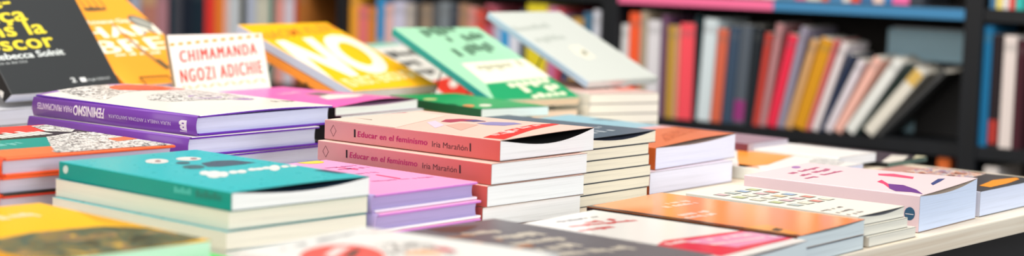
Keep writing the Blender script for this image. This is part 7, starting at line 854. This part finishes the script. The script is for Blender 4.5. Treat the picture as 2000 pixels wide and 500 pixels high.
# ------------------------------------------------------------------ books in the bookcase
SHELF_BOOKS = [
  {'col': (190, 196, 216), 's': 1.8957, 'th': 0.0359, 'h': 0.2116, 'lean': 0, 'z0': 0.68, 'lab': 'bluish white book spine at the far end of the bookcase row', 'band': None},
  {'col': (206, 138, 122), 's': 1.852, 'th': 0.051, 'h': 0.2073, 'lean': 0, 'z0': 0.68, 'lab': 'salmon book spine with tan top, above the orange paperback corner', 'band': (215, 170, 130)},
  {'col': (196, 140, 150), 's': 1.7998, 'th': 0.0366, 'h': 0.2053, 'lean': 0, 'z0': 0.68, 'lab': 'dusty pink book spine next to the salmon one, far bay', 'band': None},
  {'col': (20, 52, 66), 's': 1.7603, 'th': 0.0142, 'h': 0.2138, 'lean': 0, 'z0': 0.68, 'lab': 'thin dark teal book spine between pink and grey ones', 'band': None},
  {'col': (74, 76, 86), 's': 1.7432, 'th': 0.026, 'h': 0.2122, 'lean': 0, 'z0': 0.68, 'lab': 'slate grey book spine beside the thin dark teal one', 'band': None},
  {'col': (26, 36, 52), 's': 1.7143, 'th': 0.0325, 'h': 0.2184, 'lean': 0, 'z0': 0.68, 'lab': 'dark navy book spine next to a blacker blue one', 'band': None},
  {'col': (24, 44, 58), 's': 1.679, 'th': 0.0355, 'h': 0.2124, 'lean': 0, 'z0': 0.68, 'lab': 'blue black book spine directly before the bright red one', 'band': None},
  {'col': (246, 62, 54), 's': 1.639, 'th': 0.0302, 'h': 0.2212, 'lean': 0, 'z0': 0.68, 'lab': 'bright red book spine beside the bright orange one, far bay', 'band': None},
  {'col': (252, 140, 52), 's': 1.6068, 'th': 0.0275, 'h': 0.2224, 'lean': 0, 'z0': 0.68, 'lab': 'bright orange book spine between red and pale pink, far bay', 'band': None},
  {'col': (248, 205, 195), 's': 1.5773, 'th': 0.0126, 'h': 0.2184, 'lean': 0, 'z0': 0.68, 'lab': 'thin pale pink book spine after the bright orange one', 'band': None},
  {'col': (214, 220, 226), 's': 1.5626, 'th': 0.0336, 'h': 0.2225, 'lean': 0, 'z0': 0.68, 'lab': 'cool white broad book spine above the card with red lettering', 'band': None},
  {'col': (70, 72, 56), 's': 1.527, 'th': 0.0173, 'h': 0.2204, 'lean': 0, 'z0': 0.68, 'lab': 'dark olive book spine beside the cool white broad one', 'band': None},
  {'col': (190, 198, 218), 's': 1.5078, 'th': 0.0283, 'h': 0.2225, 'lean': 0, 'z0': 0.68, 'lab': 'lilac white book spine with a yellow green foot', 'band': (170, 170, 60)},
  {'col': (216, 214, 196), 's': 1.4775, 'th': 0.0407, 'h': 0.2225, 'lean': 0, 'z0': 0.68, 'lab': 'broad cream grey book spine above the yellow slanted book corner', 'band': None},
  {'col': (40, 122, 112), 's': 1.4348, 'th': 0.0137, 'h': 0.2225, 'lean': 0, 'z0': 0.68, 'lab': 'thin sea green book spine between cream and rose ones', 'band': None},
  {'col': (236, 160, 150), 's': 1.4191, 'th': 0.0261, 'h': 0.2223, 'lean': 0, 'z0': 0.68, 'lab': 'rose pink book spine after the thin sea green one', 'band': None},
  {'col': (224, 216, 228), 's': 1.3911, 'th': 0.0289, 'h': 0.2225, 'lean': 0, 'z0': 0.68, 'lab': 'pale lilac book spine beside a thin brick red one', 'band': None},
  {'col': (210, 80, 60), 's': 1.3602, 'th': 0.0088, 'h': 0.2225, 'lean': 0, 'z0': 0.68, 'lab': 'thin brick red book spine beside the rust brown one', 'band': None},
  {'col': (176, 106, 44), 's': 1.3494, 'th': 0.0256, 'h': 0.2203, 'lean': 0, 'z0': 0.68, 'lab': 'rust brown book spine at the open gap of the far bay', 'band': None},
  {'col': (250, 172, 56), 's': 1.1962, 'th': 0.0223, 'h': 0.2225, 'lean': 0, 'z0': 0.68, 'lab': 'amber book spine first beside the upright, above the yellow slanted book', 'band': None},
  {'col': (240, 124, 124), 's': 1.172, 'th': 0.0272, 'h': 0.1895, 'lean': 0, 'z0': 0.68, 'lab': 'coral pink book spine next to the amber one', 'band': None},
  {'col': (226, 140, 50), 's': 1.1429, 'th': 0.0212, 'h': 0.1884, 'lean': 0, 'z0': 0.68, 'lab': 'burnt orange short book spine beside the coral pink one', 'band': None},
  {'col': (40, 150, 210), 's': 1.1197, 'th': 0.0211, 'h': 0.2122, 'lean': 0, 'z0': 0.68, 'lab': 'sky blue topped book spine with grey lower part', 'band': (150, 190, 190)},
  {'col': (238, 190, 182), 's': 1.0967, 'th': 0.0209, 'h': 0.1984, 'lean': 0, 'z0': 0.68, 'lab': 'pale rose book spine between sky blue and lilac ones', 'band': None},
  {'col': (212, 208, 230), 's': 1.0739, 'th': 0.0321, 'h': 0.2064, 'lean': 0, 'z0': 0.68, 'lab': 'pale lavender broad book spine above the white book with black lettering', 'band': None},
  {'col': (190, 180, 172), 's': 1.0399, 'th': 0.0262, 'h': 0.201, 'lean': 0, 'z0': 0.68, 'lab': 'warm grey book spine beside the pale lavender one', 'band': None},
  {'col': (40, 42, 46), 's': 1.0126, 'th': 0.0121, 'h': 0.2064, 'lean': 0, 'z0': 0.68, 'lab': 'thin black book spine beside the warm grey one', 'band': None},
  {'col': (152, 132, 112), 's': 0.999, 'th': 0.0313, 'h': 0.2019, 'lean': 0, 'z0': 0.68, 'lab': 'khaki brown book spine above the top corner of the mint book', 'band': None},
  {'col': (92, 96, 100), 's': 0.9657, 'th': 0.0174, 'h': 0.2064, 'lean': 0, 'z0': 0.68, 'lab': 'charcoal grey book spine behind the mint book', 'band': None},
  {'col': (128, 136, 142), 's': 0.9465, 'th': 0.0254, 'h': 0.2107, 'lean': 0, 'z0': 0.68, 'lab': 'steel grey book spine behind the mint book top edge', 'band': None},
  {'col': (70, 76, 86), 's': 0.9192, 'th': 0.0225, 'h': 0.2041, 'lean': 0, 'z0': 0.68, 'lab': 'dark slate book spine behind the mint book top edge', 'band': None},
  {'col': (172, 132, 102), 's': 0.8948, 'th': 0.0224, 'h': 0.2074, 'lean': 0, 'z0': 0.68, 'lab': 'caramel brown book spine before two reddish ones', 'band': None},
  {'col': (224, 150, 140), 's': 0.8702, 'th': 0.0169, 'h': 0.2017, 'lean': 0, 'z0': 0.68, 'lab': 'faded pink book spine beside the tomato red one', 'band': None},
  {'col': (222, 84, 70), 's': 0.8507, 'th': 0.0221, 'h': 0.1961, 'lean': 0, 'z0': 0.68, 'lab': 'tomato red book spine just before the pale grey slanted book', 'band': None},
  {'col': (206, 100, 120), 's': 0.8267, 'th': 0.0206, 'h': 0.2081, 'lean': 0, 'z0': 0.68, 'lab': 'raspberry pink book spine with dark red top behind the pale grey book', 'band': (120, 30, 36)},
  {'col': (186, 198, 220), 's': 0.8035, 'th': 0.0178, 'h': 0.1872, 'lean': 0, 'z0': 0.68, 'lab': 'powder blue book spine seen beneath the pale grey slanted book', 'band': None},
  {'col': (24, 158, 220), 's': 0.7838, 'th': 0.0177, 'h': 0.1882, 'lean': 0, 'z0': 0.68, 'lab': 'vivid cyan book spine seen beneath the pale grey slanted book', 'band': None},
  {'col': (226, 228, 240), 's': 0.7638, 'th': 0.0254, 'h': 0.1893, 'lean': 0, 'z0': 0.68, 'lab': 'white book spine seen beneath the pale grey book beside the cyan one', 'band': None},
  {'col': (66, 80, 100), 's': 0.7362, 'th': 0.011, 'h': 0.201, 'lean': 0, 'z0': 0.68, 'lab': 'thin navy grey book spine seen beneath the pale grey book', 'band': None},
  {'col': (232, 212, 46), 's': 0.7204, 'th': 0.0498, 'h': 0.2156, 'lean': 0, 'z0': 0.68, 'lab': 'broad lemon yellow book spine rising above the pale grey book', 'band': None},
  {'col': (204, 118, 158), 's': 0.6673, 'th': 0.0202, 'h': 0.2108, 'lean': 0, 'z0': 0.68, 'lab': 'orchid pink book spine beside the broad lemon yellow one', 'band': None},
  {'col': (196, 60, 80), 's': 0.6461, 'th': 0.0132, 'h': 0.2095, 'lean': 0, 'z0': 0.68, 'lab': 'cherry red book spine with its top above the pale grey book', 'band': None},
  {'col': (70, 82, 112), 's': 0.6311, 'th': 0.0181, 'h': 0.1955, 'lean': 0, 'z0': 0.68, 'lab': 'indigo grey short book spine behind the pale grey book', 'band': None},
  {'col': (204, 156, 66), 's': 0.6105, 'th': 0.0285, 'h': 0.1904, 'lean': 0, 'z0': 0.68, 'lab': 'ochre short book spine just above the pale grey book', 'band': None},
  {'col': (66, 112, 142), 's': 0.5802, 'th': 0.0215, 'h': 0.2032, 'lean': 0, 'z0': 0.68, 'lab': 'denim blue book spine between ochre and white ones', 'band': None},
  {'col': (222, 224, 236), 's': 0.5569, 'th': 0.0159, 'h': 0.2094, 'lean': 0, 'z0': 0.68, 'lab': 'clean white book spine against the navy upright of the bookcase', 'band': None},
  {'col': (224, 224, 224), 's': 0.4884, 'th': 0.0155, 'h': 0.1834, 'lean': 0, 'z0': 0.68, 'lab': 'greyish white short book spine first beyond the navy upright', 'band': None},
  {'col': (250, 96, 52), 's': 0.4715, 'th': 0.0243, 'h': 0.2083, 'lean': 0, 'z0': 0.68, 'lab': 'flame orange book spine above the stack of white paperbacks', 'band': None},
  {'col': (178, 160, 136), 's': 0.4454, 'th': 0.0147, 'h': 0.2124, 'lean': 0, 'z0': 0.68, 'lab': 'beige book spine between flame orange and white ones', 'band': None},
  {'col': (226, 222, 226), 's': 0.4285, 'th': 0.0287, 'h': 0.195, 'lean': 0, 'z0': 0.68, 'lab': 'soft white broad book spine beside a plum one', 'band': None},
  {'col': (112, 72, 104), 's': 0.3966, 'th': 0.0122, 'h': 0.2063, 'lean': 0, 'z0': 0.68, 'lab': 'plum coloured thin book spine, near bay', 'band': None},
  {'col': (196, 154, 62), 's': 0.3817, 'th': 0.0156, 'h': 0.1866, 'lean': 0, 'z0': 0.68, 'lab': 'mustard book spine between plum and tan ones', 'band': None},
  {'col': (216, 160, 130), 's': 0.3643, 'th': 0.0086, 'h': 0.1853, 'lean': 0, 'z0': 0.68, 'lab': 'thin tan book spine between mustard and hot pink ones', 'band': None},
  {'col': (252, 84, 96), 's': 0.354, 'th': 0.0314, 'h': 0.1925, 'lean': 0, 'z0': 0.68, 'lab': 'hot pink red broad book spine, upright beside a dark teal one', 'band': None},
  {'col': (18, 48, 54), 's': 0.3208, 'th': 0.0068, 'h': 0.2077, 'lean': 0, 'z0': 0.68, 'lab': 'dark teal thin book spine between hot pink and bluish white', 'band': None},
  {'col': (214, 226, 230), 's': 0.3105, 'th': 0.0287, 'h': 0.2035, 'lean': 0.0466, 'z0': 0.68, 'lab': 'bluish white broad book spine leaning a little, near bay', 'band': None},
  {'col': (216, 104, 76), 's': 0.2798, 'th': 0.0217, 'h': 0.1851, 'lean': 0.0544, 'z0': 0.68, 'lab': 'terracotta book spine leaning beside the bluish white one', 'band': None},
  {'col': (60, 78, 100), 's': 0.2556, 'th': 0.0232, 'h': 0.1921, 'lean': 0.0544, 'z0': 0.68, 'lab': 'greyish navy book spine leaning beside the terracotta one', 'band': None},
  {'col': (86, 94, 104), 's': 0.2304, 'th': 0.0236, 'h': 0.1955, 'lean': 0.0544, 'z0': 0.68, 'lab': 'slate book spine with a magenta foot, near bay', 'band': (150, 50, 120)},
  {'col': (34, 40, 46), 's': 0.2048, 'th': 0.0157, 'h': 0.1935, 'lean': 0.0742, 'z0': 0.68, 'lab': 'black book spine between the slate and brick coloured ones', 'band': None},
  {'col': (202, 70, 60), 's': 0.1871, 'th': 0.0123, 'h': 0.1831, 'lean': 0.1097, 'z0': 0.68, 'lab': 'brick red leaning book spine beside the black one', 'band': None},
  {'col': (188, 134, 136), 's': 0.1728, 'th': 0.0133, 'h': 0.2024, 'lean': 0.1359, 'z0': 0.68, 'lab': 'dusty rose leaning book spine between brick and crimson', 'band': None},
  {'col': (236, 46, 76), 's': 0.1569, 'th': 0.0194, 'h': 0.184, 'lean': 0.2092, 'z0': 0.68, 'lab': 'crimson leaning book spine, brightest red of the near bay', 'band': None},
  {'col': (150, 142, 162), 's': 0.1354, 'th': 0.015, 'h': 0.2002, 'lean': 0.2092, 'z0': 0.68, 'lab': 'greyish mauve leaning book spine beside the crimson one', 'band': None},
  {'col': (216, 166, 110), 's': 0.1178, 'th': 0.0137, 'h': 0.1792, 'lean': 0.2605, 'z0': 0.68, 'lab': 'light tan leaning book spine beside the mustard yellow one', 'band': None},
  {'col': (216, 150, 30), 's': 0.1007, 'th': 0.0248, 'h': 0.1819, 'lean': 0.2772, 'z0': 0.68, 'lab': 'mustard yellow broad leaning book spine, near bay', 'band': None},
  {'col': (224, 112, 112), 's': 0.0743, 'th': 0.0084, 'h': 0.1841, 'lean': 0.278, 'z0': 0.68, 'lab': 'thin rose red leaning book spine beside mustard yellow', 'band': None},
  {'col': (232, 220, 220), 's': 0.0631, 'th': 0.0133, 'h': 0.1787, 'lean': 0.3073, 'z0': 0.68, 'lab': 'pinkish white leaning book spine between rose red and navy', 'band': None},
  {'col': (48, 62, 92), 's': 0.0477, 'th': 0.0071, 'h': 0.1595, 'lean': 0.3537, 'z0': 0.68, 'lab': 'thin navy leaning book spine between two pale ones', 'band': None},
  {'col': (226, 216, 222), 's': 0.0364, 'th': 0.0145, 'h': 0.1509, 'lean': 0.4228, 'z0': 0.68, 'lab': 'lilac white leaning book spine before the salmon pink one', 'band': None},
  {'col': (246, 188, 172), 's': 0.0175, 'th': 0.0158, 'h': 0.1623, 'lean': 0.4806, 'z0': 0.68, 'lab': 'salmon pink strongly leaning book spine, near bay', 'band': None},
  {'col': (232, 232, 226), 's': -0.0055, 'th': 0.02, 'h': 0.1678, 'lean': 0.5745, 'z0': 0.68, 'lab': 'cream white strongly leaning book beside the salmon pink one', 'band': None},
  {'col': (34, 56, 52), 's': -0.0265, 'th': 0.005, 'h': 0.1736, 'lean': 0.6385, 'z0': 0.68, 'lab': 'thin dark green strongly leaning book spine between two cream ones', 'band': None},
  {'col': (228, 222, 208), 's': -0.043, 'th': 0.0217, 'h': 0.1575, 'lean': 0.6646, 'z0': 0.68, 'lab': 'broad cream book with yellowish top leaning most strongly', 'band': (220, 180, 90)},
  {'col': (66, 66, 66), 's': -0.0684, 'th': 0.0094, 'h': 0.1775, 'lean': 0.7623, 'z0': 0.68, 'lab': 'dark grey book lying under the leaning cream one near the upright', 'band': None},
  {'col': (22, 108, 154), 's': -0.2632, 'th': 0.0156, 'h': 0.2193, 'lean': 0, 'z0': 0.68, 'lab': 'deep blue book spine beside the last upright, nearest bay', 'band': None},
  {'col': (40, 30, 34), 's': -0.2805, 'th': 0.0169, 'h': 0.2037, 'lean': 0, 'z0': 0.68, 'lab': 'dark brown book spine with a red foot, nearest bay', 'band': (180, 50, 40)},
  {'col': (228, 214, 208), 's': -0.3005, 'th': 0.0228, 'h': 0.2031, 'lean': 0, 'z0': 0.68, 'lab': 'pinkish white book spine next to the dark one, nearest bay', 'band': None},
  {'col': (70, 28, 38), 's': -0.325, 'th': 0.0139, 'h': 0.1969, 'lean': 0, 'z0': 0.68, 'lab': 'maroon book spine at the very end of the nearest bay', 'band': None},
  {'col': (236, 120, 90), 's': 0.0549, 'th': 0.0133, 'h': 0.18, 'lean': 0, 'z0': 0.93, 'lab': 'orange book standing on the upper shelf, only its foot showing', 'band': None},
  {'col': (90, 150, 200), 's': 0.0399, 'th': 0.0251, 'h': 0.18, 'lean': 0, 'z0': 0.93, 'lab': 'light blue book standing on the upper shelf, only its foot showing', 'band': None},
  {'col': (240, 235, 230), 's': 0.0131, 'th': 0.0147, 'h': 0.18, 'lean': 0, 'z0': 0.93, 'lab': 'white book standing on the upper shelf, only its foot showing', 'band': None},
  {'col': (236, 90, 70), 's': -0.0033, 'th': 0.0186, 'h': 0.18, 'lean': 0, 'z0': 0.93, 'lab': 'vermilion book standing on the upper shelf, only its foot showing', 'band': None},
  {'col': (70, 120, 170), 's': -0.0237, 'th': 0.0225, 'h': 0.18, 'lean': 0, 'z0': 0.93, 'lab': 'mid blue book standing on the upper shelf, only its foot showing', 'band': None},
  {'col': (240, 210, 200), 's': -0.0479, 'th': 0.0203, 'h': 0.18, 'lean': 0, 'z0': 0.93, 'lab': 'shell pink book standing on the upper shelf, only its foot showing', 'band': None},
  {'col': (60, 130, 190), 's': -0.0699, 'th': 0.0142, 'h': 0.18, 'lean': 0, 'z0': 0.93, 'lab': 'azure book standing on the upper shelf, only its foot showing', 'band': None},
  {'col': (240, 110, 170), 's': -0.0859, 'th': 0.0319, 'h': 0.18, 'lean': 0, 'z0': 0.93, 'lab': 'bubblegum pink book standing on the upper shelf, only its foot showing', 'band': None},
  {'col': (60, 66, 76), 's': -0.1194, 'th': 0.0257, 'h': 0.18, 'lean': 0, 'z0': 0.93, 'lab': 'graphite book standing on the upper shelf, only its foot showing', 'band': None},
  {'col': (70, 120, 160), 's': -0.2705, 'th': 0.0095, 'h': 0.18, 'lean': 0, 'z0': 0.93, 'lab': 'petrol blue book standing on the upper shelf, only its foot showing', 'band': None},
  {'col': (240, 220, 120), 's': -0.2817, 'th': 0.0104, 'h': 0.18, 'lean': 0, 'z0': 0.93, 'lab': 'pale yellow book standing on the upper shelf, only its foot showing', 'band': None},
  {'col': (236, 230, 226), 's': -0.2937, 'th': 0.0103, 'h': 0.18, 'lean': 0, 'z0': 0.93, 'lab': 'ivory book standing on the upper shelf, only its foot showing', 'band': None},
  {'col': (230, 80, 70), 's': -0.3057, 'th': 0.0094, 'h': 0.18, 'lean': 0, 'z0': 0.93, 'lab': 'poppy red book standing on the upper shelf, only its foot showing', 'band': None},
  {'col': (60, 190, 180), 's': -0.3167, 'th': 0.013, 'h': 0.18, 'lean': 0, 'z0': 0.93, 'lab': 'turquoise book standing on the upper shelf, only its foot showing', 'band': None},
  {'col': (240, 236, 228), 's': 0.47, 'th': 0.022, 'h': 0.18, 'lean': 0, 'z0': 0.93, 'lab': 'cream white book on the upper shelf behind the pink label strip', 'band': None},
  {'col': (236, 150, 150), 's': 0.447, 'th': 0.028999999999999998, 'h': 0.186, 'lean': 0, 'z0': 0.93, 'lab': 'rose book on the upper shelf behind the pink label strip', 'band': None},
  {'col': (226, 232, 240), 's': 0.417, 'th': 0.036, 'h': 0.192, 'lean': 0, 'z0': 0.93, 'lab': 'ice white book on the upper shelf behind the pink label strip', 'band': None},
  {'col': (244, 190, 90), 's': 0.38, 'th': 0.022, 'h': 0.198, 'lean': 0, 'z0': 0.93, 'lab': 'honey yellow book on the upper shelf behind the pink label strip', 'band': None},
  {'col': (236, 214, 206), 's': 0.357, 'th': 0.028999999999999998, 'h': 0.18, 'lean': 0, 'z0': 0.93, 'lab': 'blush book on the upper shelf behind the pink label strip', 'band': None},
  {'col': (90, 110, 150), 's': 0.327, 'th': 0.036, 'h': 0.186, 'lean': 0, 'z0': 0.93, 'lab': 'slate blue book on the upper shelf behind the pink label strip', 'band': None},
  {'col': (244, 240, 232), 's': 0.29, 'th': 0.022, 'h': 0.192, 'lean': 0, 'z0': 0.93, 'lab': 'chalk white book on the upper shelf behind the pink label strip', 'band': None},
  {'col': (236, 110, 90), 's': 0.267, 'th': 0.028999999999999998, 'h': 0.198, 'lean': 0, 'z0': 0.93, 'lab': 'coral red book on the upper shelf behind the pink label strip', 'band': None},
  {'col': (214, 220, 226), 's': 0.237, 'th': 0.036, 'h': 0.18, 'lean': 0, 'z0': 0.93, 'lab': 'silver grey book on the upper shelf behind the pink label strip', 'band': None},
  {'col': (246, 214, 190), 's': 0.2, 'th': 0.022, 'h': 0.186, 'lean': 0, 'z0': 0.93, 'lab': 'apricot book on the upper shelf behind the pink label strip', 'band': None},
  {'col': (240, 238, 236), 's': 0.177, 'th': 0.028999999999999998, 'h': 0.192, 'lean': 0, 'z0': 0.93, 'lab': 'snow white book on the upper shelf behind the pink label strip', 'band': None},
  {'col': (120, 160, 190), 's': 0.147, 'th': 0.036, 'h': 0.198, 'lean': 0, 'z0': 0.93, 'lab': 'dusty blue book on the upper shelf behind the pink label strip', 'band': None},
  {'col': (232, 120, 150), 's': 0.11, 'th': 0.022, 'h': 0.18, 'lean': 0, 'z0': 0.93, 'lab': 'candy pink book on the upper shelf behind the pink label strip', 'band': None},
  {'col': (238, 230, 214), 's': 0.087, 'th': 0.028999999999999998, 'h': 0.186, 'lean': 0, 'z0': 0.93, 'lab': 'parchment book on the upper shelf behind the pink label strip', 'band': None},
  {'col': (226, 110, 50), 's': -0.1894, 'th': 0.0239, 'h': 0.2517, 'lean': 0, 'z0': 0.4, 'lab': 'orange red book on the lower shelf, its top above the table edge', 'band': None},
  {'col': (222, 212, 206), 's': -0.2776, 'th': 0.025, 'h': 0.2432, 'lean': 0, 'z0': 0.4, 'lab': 'whitish book on the lower shelf beyond the far table edge', 'band': None},
]

for b in SHELF_BOOKS:
    if b['lean'] > 0.03 or b['z0'] > 0.9: gr = None
    d = dict(kind='pb', W=0.105 if b['lean'] > .25 else 0.145, L=b['h'], T=b['th'], cover=b['col'], spine=b['col'], pages=(222, 216, 204), rough=.5)
    root = empty('shelved_book', b['lab'], 'book', 'books standing in the bookcase')
    a = b['lean']
    right = -DIR; up = Vector((0, 0, 1))
    Y = up * math.cos(a) + right * math.sin(a)
    Z = right * math.cos(a) - up * math.sin(a)
    org = P0 + DIR * b['s'] + INTO * 0.012; org.z = b['z0'] + 0.0004 + b['th'] * math.sin(a)
    root.matrix_world = Matrix(((INTO.x, Y.x, Z.x, org.x), (INTO.y, Y.y, Z.y, org.y), (INTO.z, Y.z, Z.z, org.z), (0, 0, 0, 1)))
    sh = build_paperback(d, root)
    c = b['band']
    L, T = b['h'], b['th']
    if c:
        top = 'top' in b['lab']
        u0, u1 = (L * .78, L * .97) if top else (L * .03, L * .24)
        if 'sky blue' in b['lab']: u0, u1 = L * .03, L * .55
        print_art(d, sh, dict(t='poly', name='spine_band', col=c, face='spine', pts=[(u0, .0007), (u1, .0007), (u1, T - .0007), (u0, T - .0007)]), root)
    else:
        k = tuple(int(x * .8 + 20) for x in b['col'])
        print_art(d, sh, dict(t='poly', name='spine_band', col=k, face='spine', pts=[(L * .86, .0007), (L * .93, .0007), (L * .93, T - .0007), (L * .86, T - .0007)]), root)
